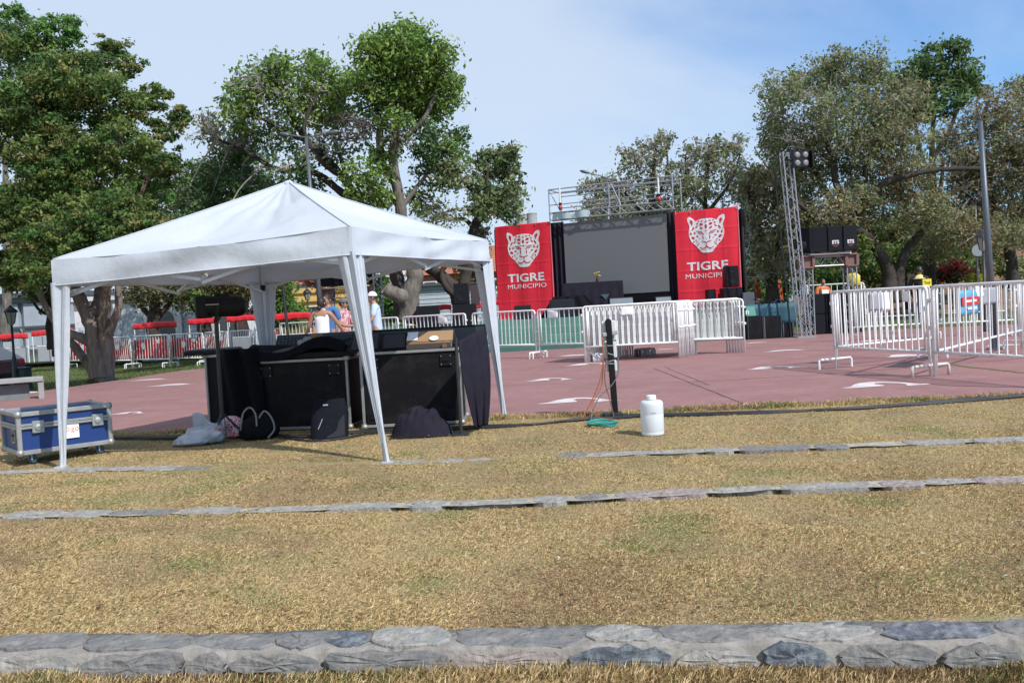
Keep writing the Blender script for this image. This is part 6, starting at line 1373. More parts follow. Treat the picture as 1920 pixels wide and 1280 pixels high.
# black drape hung from a pole at the right end
pb0 = at(862, 822); t = thing('support_stand', 'thin black stand at the right end of the cases', 'stand', (pb0.x, pb0.y + 0.25, 0))
zt = P(856, 634, pb0.y + 0.25).z; MB().tube([(0, 0, 0), (0, 0, zt)], 0.016, 8).build('pole', m_iron, t); MB().box((0, 0, 0.008), (0.16, 0.16, 0.016)).build('base', m_iron, t)
d0 = pb0.y + 0.28
A, B = P(858, 640, d0), P(910, 620, d0 + 0.55); zl, zr = A.z, P(910, 614, d0 + 0.55).z; Bb = P(914, 800, d0 + 0.45)
def dr_(u, v):
    top = Vector((A.x, d0, zl)).lerp(Vector((B.x, d0 + 0.55, zr)), u); bot = Vector((A.x + 0.115, d0 + 0.10, 0.05)).lerp(Vector((Bb.x, d0 + 0.45, 0.02)), u)
    p = top.lerp(bot, v); p.y += -0.03 * math.sin(u * 15 + 2 * v) * (0.3 + v) - 0.10 * math.sin(math.pi * v); p.x += 0.04 * math.sin(math.pi * v) - 0.05 * (1 - u) * math.sin(math.pi * v)
    return p
cloth_sheet('black_drape', 'black drape hanging over the right end of the cases', dr_, 40, 30, m_navy, 'drape')
# long back cloth joining tops
# follow spot on its stand
sp0 = at(408, 828); t = thing('follow_spot', 'black follow spot lamp on a stand above the left cases', 'spotlight', (sp0.x, sp0.y + 0.2, 0)); ds = sp0.y + 0.2
zc = P(415, 574, ds).z; r = 24 / FPX * ds * 0.82; Ls = 88 / FPX * ds
xc = P(414, 574, ds).x - sp0.x
MB().tube([(0, 0, 0), (0, 0, zc - r - 0.02)], 0.022, 10).build('stand', m_iron, t)
for k in range(3):
    a = k * 2.09 + 0.4; MB().tube([(0, 0, 0.28), (0.22 * math.cos(a), 0.22 * math.sin(a), 0.02)], 0.012, 6).build('stand_leg', m_iron, t)
Ry = Matrix.Rotation(R(90), 3, 'Y') ; tilt = Matrix.Rotation(R(2.5), 3, 'Y')
MB().lathe([(r * 0.55, -Ls / 2 + 0.02), (r * 0.85, -Ls * 0.46), (r, -Ls * 0.4), (r, Ls * 0.3), (r * 0.9, Ls * 0.42), (r * 0.5, Ls * 0.5)], 18, (xc + 0.02, 0, zc), tilt @ Ry).build('housing', m_blackp, t, smooth=False, bevel=0.008)
MB().box((xc - Ls * 0.36, 0, zc - 0.005), (Ls * 0.26, r * 2.0, r * 2.05)).build('lens_box', m_blackp, t, bevel=0.02)
MB().box((xc + 0.02, 0, zc + r * 1.02), (Ls * 0.3, 0.06, 0.04)).build('handle', m_blackp, t, bevel=0.01)
MB().box((xc - 0.05, -r * 1.005, zc + 0.02), (Ls * 0.28, 0.004, 0.012)).build('name_strip', m_greyplate, t)
for s in (-1, 1): MB().bar((xc + 0.02, s * (r + 0.015), zc), (0, s * 0.03, zc - r - 0.05), 0.035, 0.012).build('yoke', m_iron, t)
# bags on the grass
def blob(name, label, c, dims, m, seed, cat, squash=2.2, noise=0.12, n=28, rz=0.0, wr_amp=0.0):
    t = thing(name, label, cat, c, rz); f1 = sines(10, 1.2, 3.5, seed, 3); f2 = sines(12, 5, 13, seed + 1, 3)
    def fn(u, v):
        a = u * 2 * math.pi; b = v * math.pi; s = math.sin(b); d = np.array([[s * math.cos(a), s * math.sin(a), -math.cos(b)]])
        k = 1 + noise * float(f1(d * 2)[0]) + wr_amp * abs(float(f2(d * 1.4)[0]))
        e = 0.8; p = np.sign(d[0]) * np.abs(d[0]) ** e * k
        return (p[0] * dims[0] / 2, p[1] * dims[1] / 2, max(0.0, (p[2] + 0.75) / 1.75 * dims[2]))
    MB().grid(fn, n * 2, n).build('body', m, t, smooth=True); return t
g = at(360, 836); m_plast = mat('grey_plastic', (0.40, 0.41, 0.45), 0.35, var=0.2, scale=6)
t = blob('plastic_bag', 'crumpled grey plastic sheet bag lying left of the handbag', (g.x + 0.02, g.y + 0.22, 0), (0.5, 0.38, 0.17), m_plast, 5, 'bag', noise=0.17, wr_amp=0.07)
MB().grid(lambda u, v: (-0.12 + 0.32 * u, 0.12 + 0.02 * math.sin(u * 9), 0.1 + 0.20 * v * (0.7 + 0.3 * math.sin(u * 5 + 1))), 20, 8).build('raised_fold', m_plast, t, smooth=True).modifiers.new('thick', 'SOLIDIFY').thickness = 0.012
for k in range(6): MB().box((0.08 + 0.03 * k, -0.13 + 0.02 * (k % 2), 0.11 + 0.012 * (k % 3)), (0.035, 0.012, 0.03), mat=Matrix.Rotation(k, 3, 'Y')).build('red_print', m_redv, t)
def pat_mat(name, c1, c2, sc):
    m = mat(name, c1, 0.6); nt_ = m.node_tree; v = nt_.nodes.new('ShaderNodeTexVoronoi'); v.inputs['Scale'].default_value = sc; r_ = nt_.nodes.new('ShaderNodeValToRGB'); r_.color_ramp.interpolation = 'CONSTANT'
    r_.color_ramp.elements[0].color = (*c1, 1); r_.color_ramp.elements[1].color = (*c2, 1); r_.color_ramp.elements[1].position = 0.5
    sp_ = nt_.nodes.new('ShaderNodeSeparateColor'); nt_.links.new(v.outputs['Color'], sp_.inputs[0]); nt_.links.new(sp_.outputs[0], r_.inputs[0]); nt_.links.new(r_.outputs[0], nt_.nodes['Principled BSDF'].inputs['Base Color']); return m
g = at(430, 822); blob('patterned_bag', 'red and white patterned cloth bag tucked behind the stand foot', (g.x, g.y + 0.15, 0), (0.26, 0.22, 0.2), pat_mat('red_pattern', (0.6, 0.03, 0.07), (0.75, 0.7, 0.7), 34), 9, 'bag', noise=0.15)
g = at(480, 824); t = blob('handbag', 'black handbag with pale straps between the patterned bag and the backpack', (g.x, g.y + 0.12, 0), (0.40, 0.28, 0.24), m_black, 12, 'bag', noise=0.1)
for k, pts in enumerate(([(-0.16, -0.1, 0.1), (-0.13, -0.08, 0.27), (-0.06, -0.06, 0.33), (0.0, -0.08, 0.26), (0.02, -0.13, 0.14)], [(0.04, -0.1, 0.22), (0.10, -0.1, 0.29), (0.17, -0.11, 0.22), (0.20, -0.13, 0.1), (0.14, -0.17, 0.02)])):
    MB().tube(smooth_path([Vector(p) for p in pts], 4), 0.010, 6).build('strap', mat('strap_pale', (0.2, 0.19, 0.175), 0.8) if k == 0 else bpy.data.materials['strap_pale'], t, smooth=True)
g = at(612, 824); t = thing('backpack', 'dark backpack leaning against the first flight case', 'backpack', (g.x, g.y + 0.16, 0), R(6))
def bp(u, v):
    a = u * 2 * math.pi; w = 0.19 * (1 - 0.28 * max(0, v - 0.55) / 0.45) * (1 if v < 0.97 else 0.6); dd = 0.12 * (1 - 0.35 * v)
    c, s = math.cos(a), math.sin(a); e = 0.6
    return (math.copysign(abs(c) ** e, c) * w + 0.02 * v, math.copysign(abs(s) ** e, s) * dd + 0.10 * v, 0.42 * v - (0.0 if v < 0.9 else (v - 0.9) * 0.4))
m_bp = mat('backpack_cloth', (0.008, 0.009, 0.014), 0.85, var=0.3, scale=18, bump=0.001, spec=0.12)
mb = MB(); mb.grid(bp, 32, 18); mb.add([bp(k / 32, 1.0) for k in range(32)], [tuple(range(32))]); mb.build('body', m_bp, t, smooth=True)
MB().grid(lambda u, v: (-0.02 + 0.185 * u + 0.0, -0.128 + 0.025 * u * u + 0.06 * v, 0.01 + (0.05 + 0.17 * u) * v), 10, 8).build('front_pocket', mat('pocket_grey', (0.028, 0.027, 0.034), 0.85, spec=0.15), t, smooth=True).modifiers.new('thick', 'SOLIDIFY').thickness = 0.012
MB().bar((-0.1, -0.088, 0.10), (-0.055, -0.06, 0.2), 0.006).build('zip', m_greyplate, t); MB().box((-0.02, -0.022, 0.335), (0.05, 0.006, 0.014)).build('badge', m_greyplate, t)
MB().tube([(-0.06, 0.09, 0.40), (-0.03, 0.09, 0.44), (0.05, 0.1, 0.44), (0.08, 0.1, 0.40)], 0.01, 6).build('loop_handle', m_bp, t)
g = at(788, 820); t = thing('cloth_heap', 'heap of bunched black cloth on the grass before the right case', 'cloth', (g.x, g.y + 0.2, 0))
def heap(u, v):
    x = -0.31 + 0.62 * u; y = -0.2 + 0.4 * v; r = math.sqrt((x / 0.31) ** 2 + (y / 0.2) ** 2)
    zf = 0.84 + 0.16 * abs(math.sin(u * 11 + 2.2 * math.sin(v * 4) + v * 3)) - 0.08 * abs(math.sin(u * 23 - v * 7))
    z = zf * 0.30 * max(0, 1 - r ** 3.2) ** 0.7 * (0.62 + 0.38 * math.sin(math.pi * min(1, max(0, u * 0.9 + 0.12)))) + 0.010 * math.sin(u * 31 + 6 * v + 2 * math.sin(v * 5)) * max(0, 1 - r) ** 0.5
    return (x, y, z + 0.002)
MB().grid(heap, 60, 30).build('cloth', m_navy, t, smooth=True)

# ================================================================= BLUE ROAD CASE
m_blue = mat('case_blue', (0.008, 0.036, 0.16), 0.45, var=0.08, scale=4, bump=0.0006, bscale=140)
nA = at(40, 872); nB = at(209, 848); dA = nB - nA; rzA = math.atan2(dA.y, dA.x); W = dA.length; D = 0.62
t = thing('road_case', 'blue road case with aluminium edges on castors at the left, with a paper sign', 'road case', (nA.x, nA.y, 0), rzA)
z0 = 0.11; z1 = hgt(Vector((nA.x, nA.y, 0)), 778); H = z1 - z0
MB().box((W / 2, D / 2, (z0 + z1) / 2), (W - 0.012, D - 0.012, H - 0.012)).build('body', m_blue, t)
k = 0.042; zl = z1 - 0.115
for p, q in [((x, y, z0), (x, y, z1)) for x in (0, W) for y in (0, D)] + [((0, y, z), (W, y, z)) for y in (0, D) for z in (z0, z1)] + [((x, 0, z), (x, D, z)) for x in (0, W) for z in (z0, z1)]:
    MB().bar(p, q, k, k).build('edge_trim', m_alu, t, bevel=0.005)
for p, q in (((0, -0.012, zl), (W, -0.012, zl)), ((-0.012, 0, zl), (-0.012, D, zl)), ((W + 0.012, 0, zl), (W + 0.012, D, zl))):
    for dz in (-0.013, 0.014): MB().bar(Vector(p) + Vector((0, 0, dz)), Vector(q) + Vector((0, 0, dz)), 0.02, 0.023).build('lid_seam', m_alu, t, bevel=0.003)
cb = MB().lathe([(0.012, -0.034), (0.030, -0.026), (0.037, 0), (0.030, 0.026), (0.012, 0.034)], 14).mesh('corner_ball', m_alu, smooth=True)
for x in (0, W):
    for y in (0, D):
        for z in (z0, z1): place('corner_ball', cb, t, (x, y, z))
for x in (W * 0.20, W * 0.86):
    l = MB().box((x, -0.022, zl - 0.012), (0.105, 0.016, 0.115)).build('latch', mat('latch_zinc', (0.36, 0.38, 0.37), 0.4, 0.6, var=0.2) if 'latch_zinc' not in bpy.data.materials else bpy.data.materials['latch_zinc'], t, bevel=0.005)
    MB().lathe([(0.03, 0), (0.03, 0.012), (0.012, 0.016)], 12, (x, -0.03, zl - 0.015), Matrix.Rotation(R(90), 3, 'X')).build('butterfly', m_alu, l); MB().box((x, -0.04, zl - 0.015), (0.05, 0.012, 0.012)).build('wing', m_alu, l)
hd = MB(); hy = 0.17
for a, b, sz in ((0, 0.06, (0.012, 0.14, 0.016)), (0, -0.06, (0.012, 0.14, 0.016)), (0.062, 0, (0.012, 0.016, 0.136)), (-0.062, 0, (0.012, 0.016, 0.136))): hd.box((-0.010, hy + a, z0 + H * 0.42 + b), sz)
h_ = hd.build('side_handle', m_alu, t, bevel=0.003); MB().box((-0.006, hy, z0 + H * 0.42), (0.008, 0.11, 0.10)).build('handle_well', m_steel, h_); MB().bar((-0.018, hy - 0.05, z0 + H * 0.44), (-0.018, hy + 0.05, z0 + H * 0.44), 0.014).build('handle_grip', m_blackp, h_)
for x, y in ((0.1, 0.07), (W - 0.1, 0.07), (0.1, D - 0.07), (W - 0.1, D - 0.07)):
    c = MB().box((x, y, z0 - 0.012), (0.08, 0.08, 0.01)).box((x, y + 0.022, z0 - 0.045), (0.012, 0.035, 0.07)).box((x, y - 0.022, z0 - 0.045), (0.012, 0.035, 0.07)).build('castor', m_alu, t)
    MB().lathe([(0.03, -0.016), (0.04, -0.012), (0.04, 0.012), (0.03, 0.016)], 16, (x + 0.015, y, 0.04), Matrix.Rotation(R(90), 3, 'X')).build('wheel', mat('wheel_blue', (0.04, 0.09, 0.14), 0.5) if 'wheel_blue' not in bpy.data.materials else bpy.data.materials['wheel_blue'], c)
sg = MB().grid(lambda u, v: (W * 0.43 + W * 0.215 * u, -0.012 - 0.002 * math.sin(u * 4), z0 + H * 0.24 + 0.17 * v), 6, 6).build('paper_sign', m_paper, t, smooth=True)
place('lettering', text_mesh('Indigo', 0.075, mat('orange_print', (0.62, 0.24, 0.16), 0.7), -0.0006, 0.0006), sg, (W * 0.53, -0.0165, z0 + H * 0.24 + 0.09), ROTX)

# ================================================================= POST, JUG, CABLES
g = at(1154, 782); t = thing('power_post', 'black power distribution post with tape and white socket boxes', 'post', (g.x, g.y, 0)); tpz = P(1140, 598, g.y); lean = tpz.x - g.x + 0.0
MB().box((0.0, 0, 0.012), (0.30, 0.30, 0.024)).box((-0.03, -0.03, 0.04), (0.2, 0.16, 0.035)).build('base', m_iron, t, bevel=0.004)
m4 = Matrix.Rotation(math.atan2(lean, tpz.z), 3, 'Y'); Lp = tpz.z
MB().box(m4 @ Vector((0, 0, Lp * 0.5 + 0.02)), (0.062, 0.062, Lp - 0.06), mat=m4).build('column', m_blackp, t, bevel=0.005)
MB().box(m4 @ Vector((0, 0, Lp - 0.05)), (0.05, 0.06, 0.11), mat=m4).build('cap', m_blackp, t, bevel=0.015)
MB().bar(m4 @ Vector((-0.075, -0.01, Lp - 0.165)), m4 @ Vector((0.09, -0.01, Lp - 0.145)), 0.035, 0.045).build('clamp', m_greyplate, t, bevel=0.008)
m_box = mat('grey_plastic_box', (0.62, 0.62, 0.62), 0.5, var=0.05, dirt=(0.35, 0.33, 0.3), damt=0.5)
for z, h, w in ((Lp - 0.125, 0.21, 0.15), (Lp - 0.33, 0.17, 0.13), (Lp - 0.50, 0.12, 0.11)): MB().box(m4 @ Vector((0.005, 0.06, z)), (w, 0.055, h), mat=m4).build('socket_box', m_box, t, bevel=0.008)
for z, a in ((Lp - 0.28, 0.06), (Lp - 0.37, 0.35), (Lp - 0.44, -0.2), (Lp - 0.47, 0.1)):
    MB().box(m4 @ Vector((0, 0, z)), (0.068, 0.068, 0.010), mat=m4 @ Matrix.Rotation(a, 3, 'Y')).build('tape', m_alu, t)
m_cab = {n: mat('cable_' + n, c, 0.5) for n, c in (('orange', (0.35, 0.10, 0.035)), ('grey', (0.14, 0.14, 0.14)), ('black', (0.015, 0.015, 0.017)), ('brown', (0.16, 0.07, 0.045)), ('teal', (0.02, 0.26, 0.22)))}
def cable(label, pts, r, c, group=None, zlift=0.0):
    sp_ = smooth_path([Vector(p) for p in pts], 8); o = Vector(sp_[0]); mb = MB(); mb.tube([p - o for p in sp_], r, 6); ob = mb.build('cable', m_cab[c], None, smooth=True, loc=o); return tag(ob, label, 'cable', group)
gx, gy = g.x, g.y
cable('orange cable sagging from the power post to the grass', [(gx - 0.10, gy - 0.03, 0.85), (gx - 0.11, gy - 0.06, 0.6), (gx - 0.17, gy - 0.08, 0.36), (gx - 0.31, gy - 0.1, 0.10), (gx - 0.42, gy - 0.14, 0.012), (gx - 0.7, gy - 0.2, 0.012)], 0.007, 'orange', 'cables at the power post')
cable('brown cable hanging close along the power post', [(gx - 0.06, gy - 0.04, 0.72), (gx - 0.10, gy - 0.07, 0.42), (gx - 0.06, gy - 0.1, 0.2), (gx - 0.03, gy - 0.14, 0.012)], 0.006, 'brown', 'cables at the power post')
cable('grey cable looped across the power post', [(gx + 0.05, gy - 0.03, 0.7), (gx + 0.05, gy - 0.05, 0.5), (gx - 0.02, gy - 0.06, 0.36), (gx - 0.18, gy - 0.1, 0.22), (gx - 0.27, gy - 0.16, 0.04), (gx - 0.27, gy - 0.3, 0.012)], 0.006, 'grey', 'cables at the power post')
cable('second orange cable tangled at the foot of the power post', [(gx - 0.10, gy - 0.02, 0.6), (gx - 0.14, gy - 0.05, 0.34), (gx - 0.25, gy - 0.1, 0.15), (gx - 0.2, gy - 0.16, 0.03), (gx - 0.05, gy - 0.2, 0.012)], 0.005, 'orange', 'cables at the power post')
g = at(1131, 800); t = thing('cable_coil', 'turquoise cable coiled on the grass at the foot of the power post', 'cable coil', (g.x, g.y, 0))
for k in range(5):
    rr = 0.125 + 0.006 * k; ph = k; MB().tube([(rr * math.cos(a) + 0.01 * math.sin(k * 3), rr * 0.95 * math.sin(a), 0.022 + 0.007 * k + 0.01 * math.sin(a * 2 + ph)) for a in [2 * math.pi * q / 28 for q in range(29)]], 0.0075, 6).build('loop', m_cab['teal'], t, smooth=True)
ck = [(200, 824), (330, 822), (470, 815), (560, 822), (680, 812), (800, 808), (915, 803), (1000, 799), (1090, 789), (1180, 783), (1300, 780), (1440, 776), (1600, 769), (1750, 758), (1930, 744), (2050, 736)]
for k in range(5):
    pts = []
    for (x, y) in ck:
        q = at(x, y); pts.append((q.x + random.gauss(0, 0.01), q.y + 0.04 * math.sin(k * 2.3 + x * 0.013) + 0.014 * k, 0.014 + 0.004 * (k % 3)))
    pp = smooth_path([Vector(p) for p in pts], 3); pp = [p + Vector((0, 0.012 * math.sin(i * 0.9 + k), 0)) for i, p in enumerate(pp)]
    cable('black cable in the bundle along the edge of the plaza', pp, 0.012, 'black', 'cables along the plaza edge')
cable('black cable lying before the backpack', [at(535, 822) + Vector((0, 0, .01)), at(590, 829) + Vector((0, 0, .012)), at(650, 822) + Vector((0, 0, .012)), at(735, 808) + Vector((0, 0, .012)), at(850, 812) + Vector((0, 0, .012))], 0.012, 'black')
g = at(1227, 817); t = thing('water_jug', 'translucent white water jug standing on the grass right of the power post', 'jug', (g.x, g.y + 0.08, 0)); 
rj = 0.104; Hj = hgt(Vector((g.x, g.y + 0.08, 0)), 741)
m_jug = mat('jug_plastic', (0.80, 0.83, 0.85), 0.4, var=0.03, scale=3, transl=0.3)
hb = Hj - 0.042
pr = [(rj * 0.93, 0), (rj * 0.98, 0.010), (rj * 0.985, hb * 0.09), (rj * 0.972, hb * 0.10), (rj * 0.985, hb * 0.11), (rj, hb * 0.60), (rj * 0.992, hb * 0.61), (rj, hb * 0.62), (rj * 1.0, hb * 0.86), (rj * 0.985, hb * 0.92), (rj * 0.92, hb * 0.965), (rj * 0.80, hb * 0.99), (rj * 0.3, hb)]
MB().lathe(pr, 28).build('body', m_jug, t, smooth=True); MB().lathe([(0.040, hb - 0.006), (0.040, hb + 0.012)], 16).build('neck', m_jug, t, smooth=True)
MB().lathe([(0.044, hb + 0.008), (0.044, hb + 0.040), (0.039, hb + 0.044)], 20).build('cap', mat('cap_white', (0.8, 0.8, 0.8), 0.4), t)
MB().box((0.0, -rj - 0.0005, hb * 0.66), (0.045, 0.003, 0.006)).build('label_mark', m_greyplate, t)

# ================================================================= PEOPLE
m_skin = mat('skin', (0.36, 0.19, 0.12), 0.55, var=0.06); m_skin2 = mat('skin_light', (0.42, 0.24, 0.16), 0.55, var=0.06); m_hair = mat('hair_dark', (0.018, 0.012, 0.010), 0.6, var=0.3, scale=30)
def skin_mesh(name, verts, edges, radii, m, parent, sub=2):
    me = bpy.data.meshes.new(name); me.from_pydata(verts, edges, []); o = bpy.data.objects.new(name, me); col.objects.link(o)
    md = o.modifiers.new('skin', 'SKIN'); md.use_smooth_shade = True; sv = me.skin_vertices[0].data
    for i, r in enumerate(radii): sv[i].radius = r if hasattr(r, '__len__') else (r, r)
    sv[0].use_root = True
    s = o.modifiers.new('sub', 'SUBSURF'); s.levels = s.render_levels = sub
    bpy.context.view_layer.update(); out = bpy.data.meshes.new_from_object(o.evaluated_get(bpy.context.evaluated_depsgraph_get())); out.name = name
    bpy.data.objects.remove(o); out.materials.clear(); out.materials.append(m); out.polygons.foreach_set('use_smooth', [True] * len(out.polygons)); out.update()
    return place(name, out, parent)
def person(label, loc, rz, H, arms, shirt, trousers, skin=m_skin, sleeves=0.5, head_turn=0.0, cap=None, hair='short', tank=False, lean=0.0, w=1.0, shorts=False):
    """arms: ((elbow, wrist) right x<0, (elbow, wrist) left) in metres for a 1.7 m body facing -y"""
    k = H / 1.7; t = thing('person', label, 'person', loc, rz); V, E, Rr = [], [], []
    def vt(p, r, pr=None):
        V.append((p[0] * k, (p[1] - lean * max(0, p[2] - 0.9)) * k, p[2] * k)); Rr.append((r[0] * k, r[1] * k) if hasattr(r, '__len__') else (r * k, r * k)); i = len(V) - 1
        if pr is not None: E.append((pr, i))
        return i
    pel = vt((0, 0, 0.93), (0.15 * w, 0.11)); ab = vt((0, 0, 1.07), (0.135 * w, 0.10), pel); ch = vt((0, 0.005, 1.27), (0.155 * w, 0.11), ab); up = vt((0, 0.01, 1.40), (0.10, 0.075), ch); nk = vt((0, 0, 1.475), 0.052, up); vt((0, -0.012, 1.535), 0.055, nk)
    tips = []
    for s, (el, wr_) in zip((-1, 1), arms):
        sh = vt((s * 0.185 * w, 0.01, 1.385), 0.06, up); e = vt(el, 0.042, sh); r_ = vt(wr_, 0.029, e)
        d = (Vector(wr_) - Vector(el)).normalized(); sd_ = d.cross(Vector((0, 0, 1))); sd_ = sd_.normalized() if sd_.length > 0.1 else Vector((1, 0, 0)); pn = sd_.cross(d)
        pc = Vector(wr_) + d * 0.07; p_ = vt(pc, (0.036, 0.02), r_)
        for f in range(4):
            b = pc + d * 0.02 + sd_ * (-0.03 + 0.02 * f); L1 = (0.032, 0.04, 0.042, 0.034)[f]
            f0 = vt(b + d * L1 * 0.6, 0.009, p_); vt(b + d * L1 * 1.5 - pn * 0.015, 0.008, f0)
        th = vt(Vector(wr_) + d * 0.035 + sd_ * -0.04, 0.011, r_); vt(Vector(wr_) + d * 0.07 + sd_ * -0.058 - pn * 0.01, 0.009, th)
    for s in (-1, 1):
        hp = vt((s * 0.095 * w, 0, 0.86), 0.085 * w, pel); kn = vt((s * 0.10, -0.015, 0.49), 0.056, hp); an = vt((s * 0.105, 0.01, 0.10), 0.038, kn); vt((s * 0.115, -0.14, 0.035), (0.04, 0.03), an)
    body = skin_mesh('body', V, E, Rr, skin, t)
    # head with brow, nose, jaw and ears, joined on the neck
    ho = Vector((0, (-0.015 - lean * 0.72), 1.60)) * k
    hm = Matrix.Rotation(head_turn, 3, 'Z')
    def hd(u, v):
        a = u * 2 * math.pi; b = v * math.pi; s = math.sin(b); x, y, z = s * math.cos(a), s * math.sin(a), -math.cos(b)
        px = x * 0.074; py = y * 0.094; pz = z * 0.118
        if z < -0.2: px *= 1 - 0.30 * (-z - 0.2); py = py * (1 - 0.12 * (-z - 0.2)) - 0.012 * (-z - 0.2)
        if y < -0.6 and abs(x) < 0.22: py -= 0.028 * max(0, 1 - abs(z + 0.12) / 0.24) * max(0, 1 - abs(x) / 0.22)
        if y < -0.5 and abs(abs(x) - 0.32) < 0.2 and abs(z - 0.06) < 0.14: py += 0.009
        return ho + hm @ Vector((px, py, pz)) * k
    hdm = MB(); hdm.grid(hd, 32, 24)
    for s in (-1, 1): hdm.lathe([(0.008 * k, -0.01 * k), (0.022 * k, 0), (0.016 * k, 0.012 * k)], 8, tuple(ho + hm @ Vector((s * 0.076, 0.008, -0.008)) * k), hm @ Matrix.Rotation(s * R(80), 3, 'Y'))
    face = hdm.build('head', skin, t, smooth=True)
    for s in (-1, 1): MB().lathe([(0.002, -0.007), (0.009, 0), (0.002, 0.007)], 8, tuple(ho + hm @ Vector((s * 0.028, -0.083, 0.010)) * k)).build('eye', m_hair, face)
    MB().tube([ho + hm @ Vector((x, -0.088 + abs(x) * 0.3, -0.062)) * k for x in (-0.022, 0, 0.022)], 0.0045 * k, 5).build('mouth', mat('lips', (0.25, 0.09, 0.07), 0.5) if 'lips' not in bpy.data.materials else bpy.data.materials['lips'], face)
    def cap_fn(zlow, front, sc):
        def f(u, v):
            a = u * 2 * math.pi; y = math.sin(a); zl = zlow + (front - zlow) * max(0, -y) ** 1.5
            z = zl + (1 - zl) * v; s = math.sqrt(max(0, 1 - z * z))
            return ho + hm @ Vector((s * math.cos(a) * 0.074 * sc, s * y * 0.094 * sc + 0.004, z * 0.118 * sc)) * k
        return f
    if hair == 'short': MB().grid(cap_fn(-0.25, 0.62, 1.10), 26, 10).build('hair', m_hair, t, smooth=True)
    if hair == 'bun':
        mb = MB(); mb.grid(cap_fn(-0.75, 0.6, 1.13), 26, 10); mb.lathe([(0.01, -0.05), (0.045, -0.02), (0.05, 0.02), (0.01, 0.05)], 12, tuple(ho + hm @ Vector((0.0, 0.10, -0.10)) * k)); mb.build('hair', m_hair, t, smooth=True)
    if cap is not None:
        mb = MB(); mb.grid(cap_fn(0.25, 0.30, 1.16), 26, 10); c_ = mb.build('cap', cap, t, smooth=True)
        MB().grid(lambda u, v: ho + hm @ Vector((0.075 * (2 * u - 1), -0.085 - 0.085 * v * (1 - (2 * u - 1) ** 2 * 0.6), 0.048 - 0.012 * v)) * k, 10, 6).build('brim', cap, c_, smooth=True).modifiers.new('thick', 'SOLIDIFY').thickness = 0.006
    # clothes follow the body
    sv, se, sr = [], [], []
    def ct(p, r, pr=None):
        sv.append((p[0] * k, (p[1] - lean * max(0, p[2] - 0.9)) * k, p[2] * k)); sr.append((r[0] * k, r[1] * k) if hasattr(r, '__len__') else (r * k, r * k)); i = len(sv) - 1
        if pr is not None: se.append((pr, i))
        return i
    a = ct((0, 0, 1.07), (0.158 * w, 0.124)); b = ct((0, 0, 0.86), (0.168 * w, 0.132), a); c = ct((0, 0.005, 1.27), (0.172 * w, 0.128), a); u_ = ct((0, 0.01, 1.36 if tank else 1.415), (0.135 if tank else 0.10, 0.10 if tank else 0.08), c)
    if tank:
        for s in (-1, 1): ct((s * 0.10, 0.012, 1.46), (0.028, 0.085), u_)
    else:
        for s, (el, wr_) in zip((-1, 1), arms):
            sh = ct((s * 0.19 * w, 0.01, 1.385), 0.077, u_); ep = Vector((s * 0.19 * w, 0.01, 1.385)).lerp(Vector(el), min(1, sleeves * 1.6)); e_ = ct(ep, 0.062, sh)
            if sleeves > 0.8: ct(Vector(el).lerp(Vector(wr_), 0.9), 0.044, e_)
    skin_mesh('shirt', sv, se, sr, shirt, t, 2)
    sv, se, sr = [], [], []
    a = ct((0, 0, 0.95), (0.158 * w, 0.124)); b = ct((0, 0, 0.85), (0.155 * w, 0.125), a)
    for s in (-1, 1):
        h = ct((s * 0.095 * w, 0, 0.80), 0.098 * w, b); kn = ct((s * 0.10, -0.015, 0.47), 0.074, h)
        if not shorts: ct((s * 0.105, 0.008, 0.12), 0.060, kn)
    skin_mesh('trousers', sv, se, sr, trousers, t, 1)
    for s in (-1, 1):
        MB().grid(lambda u, v: Vector((s * 0.113 + 0.048 * math.cos(u * 6.283) * (0.6 + 0.4 * math.sin(math.pi * min(1, v + 0.3))), -0.05 + 0.13 * math.sin(u * 6.283) * (1 - 0.35 * v), 0.085 * v)) * k, 16, 5).build('shoe', m_blackp, t, smooth=True)
    return t
m_ctop = mat('white_cotton', (0.78, 0.78, 0.77), 0.85, var=0.04); m_blue_s = mat('blue_shirt', (0.055, 0.15, 0.33), 0.85, var=0.1); m_floral = pat_mat('floral_shirt', (0.42, 0.08, 0.12), (0.62, 0.45, 0.42), 26); m_lblue = mat('pale_blue_shirt', (0.46, 0.56, 0.70), 0.85, var=0.08)
m_jean = mat('dark_jeans', (0.03, 0.04, 0.07), 0.85, var=0.2); m_khaki = mat('khaki', (0.36, 0.27, 0.18), 0.85, var=0.1); m_flow = pat_mat('floral_trousers', (0.55, 0.3, 0.16), (0.7, 0.5, 0.4), 22); m_gcap = mat('grey_cap', (0.12, 0.13, 0.13), 0.85, var=0.1)
def stand(px, d): q = P(px, 600, d); return (q.x, q.y, 0)
person('person in a white tank top seen from behind, dark hair tied back, arms held out', stand(604, 17.2), R(172), 1.62, (((-0.30, -0.10, 1.16), (-0.36, -0.26, 0.98)), ((0.30, -0.02, 1.12), (0.42, -0.16, 0.98))), m_ctop, m_jean, m_skin, head_turn=R(-12), hair='bun', tank=True, w=0.98)
person('person in a blue shirt facing the one in the white tank top', stand(616, 18.0), R(-20), 1.70, (((-0.26, 0.0, 1.1), (-0.2, -0.2, 1.0)), ((0.26, 0.02, 1.1), (0.26, -0.1, 0.86))), m_blue_s, m_jean, m_skin, head_turn=R(-8), hair='short')
person('person in a red flowered shirt and grey cap, turned to the right', stand(645, 18.2), R(70), 1.60, (((-0.26, -0.12, 1.12), (-0.14, -0.34, 1.10)), ((0.25, -0.10, 1.12), (0.12, -0.34, 1.12))), m_floral, m_flow, m_skin, head_turn=R(10), cap=m_gcap, hair='short', sleeves=0.6)
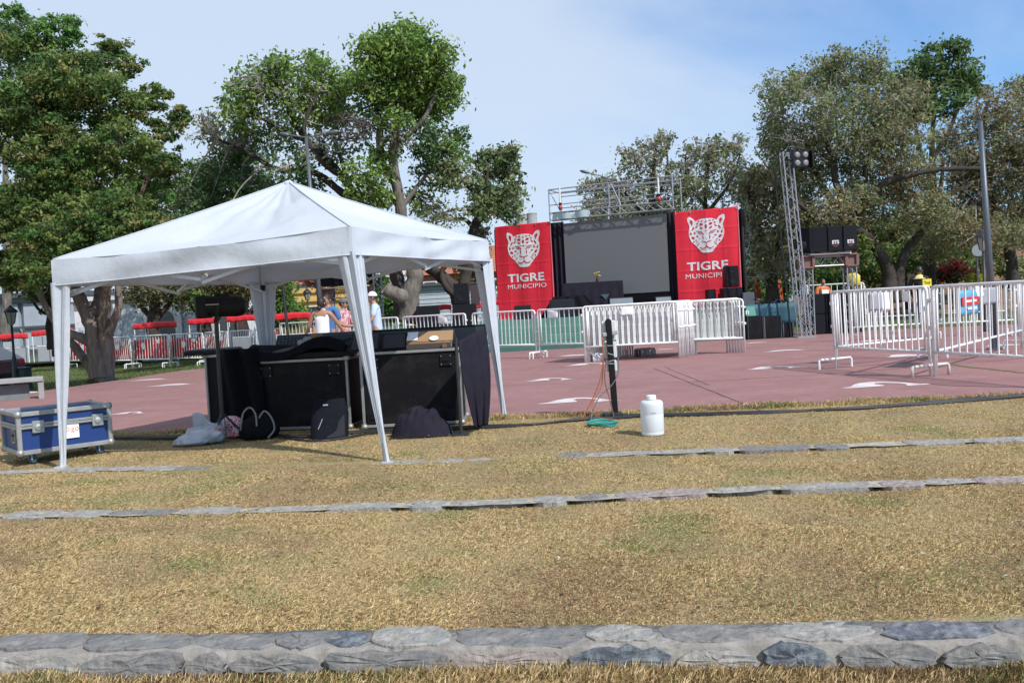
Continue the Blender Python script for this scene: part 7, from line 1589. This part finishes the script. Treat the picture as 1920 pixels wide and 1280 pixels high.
person('person in a pale blue shirt and white cap leaning on the barrier, facing left', stand(707, 19.0), R(-82), 1.72, (((-0.25, -0.08, 1.12), (-0.16, -0.32, 1.02)), ((0.25, -0.08, 1.12), (0.14, -0.32, 1.02))), m_lblue, m_khaki, m_skin2, head_turn=R(0), cap=m_ctop, hair='short', lean=0.08, shorts=True)
tp = person('person in a dark jacket with a pale yellow collar behind the far barriers', stand(1727, 25.6), R(150), 1.78, (((-0.28, 0.0, 1.12), (-0.22, -0.16, 0.95)), ((0.28, 0.0, 1.12), (0.22, -0.16, 0.95))), mat('jacket_dark', (0.02, 0.02, 0.025), 0.85), m_jean, m_skin, cap=m_iron, hair='short', sleeves=1.0)
MB().grid(lambda u, v: ((0.05 + 0.15 * v) * math.cos(u * 6.283), 0.012 + (0.045 + 0.08 * v) * math.sin(u * 6.283), 1.56 - 0.12 * v), 20, 4).build('collar', mat('yellow_collar', (0.7, 0.62, 0.24), 0.8), tp, smooth=True).modifiers.new('thick', 'SOLIDIFY').thickness = 0.012
c = P(1738, 530, 24.6); t = thing('yellow_sign', 'small yellow sign with dark letters above the far barriers', 'sign', (c.x, c.y, 0))
MB().box((0, 0, c.z), (0.25, 0.02, 0.21)).build('plate', mat('sign_yellow', (0.75, 0.62, 0.03), 0.5), t, bevel=0.004); MB().tube([(0, 0.02, 0), (0, 0.02, c.z)], 0.016, 6).build('post', m_iron, t)
place('lettering', text_mesh('Tml', 0.11, m_iron, 0.002), t, (0, -0.013, c.z), ROTX)
tp = person('person in an orange and white top behind the black subwoofers', stand(1545, 27.2), R(10), 1.62, (((-0.26, -0.04, 1.1), (-0.2, -0.25, 1.0)), ((0.26, -0.04, 1.1), (0.2, -0.25, 1.0))), mat('orange_top', (0.55, 0.16, 0.05), 0.8), m_jean, m_skin, hair='short')
MB().box((0, -0.145, 1.16), (0.24, 0.02, 0.24)).build('white_panel', m_ctop, tp, bevel=0.01)
t = thing('yellow_tank', 'yellow container showing through the right leg of the portal frame', 'container', P(1600, 524, 27)); MB().lathe([(0.16, -0.2), (0.2, -0.16), (0.2, 0.12), (0.1, 0.2)], 14).build('body', mat('yellow_plastic', (0.6, 0.5, 0.05), 0.5), t, smooth=True); MB().lathe([(0.06, 0.2), (0.06, 0.26)], 10).build('cap', m_blackp, t)
MB().tube([(0, 0, -0.2), (0, 0, -P(1600, 524, 27).z)], 0.03, 6).build('stand', m_iron, t)
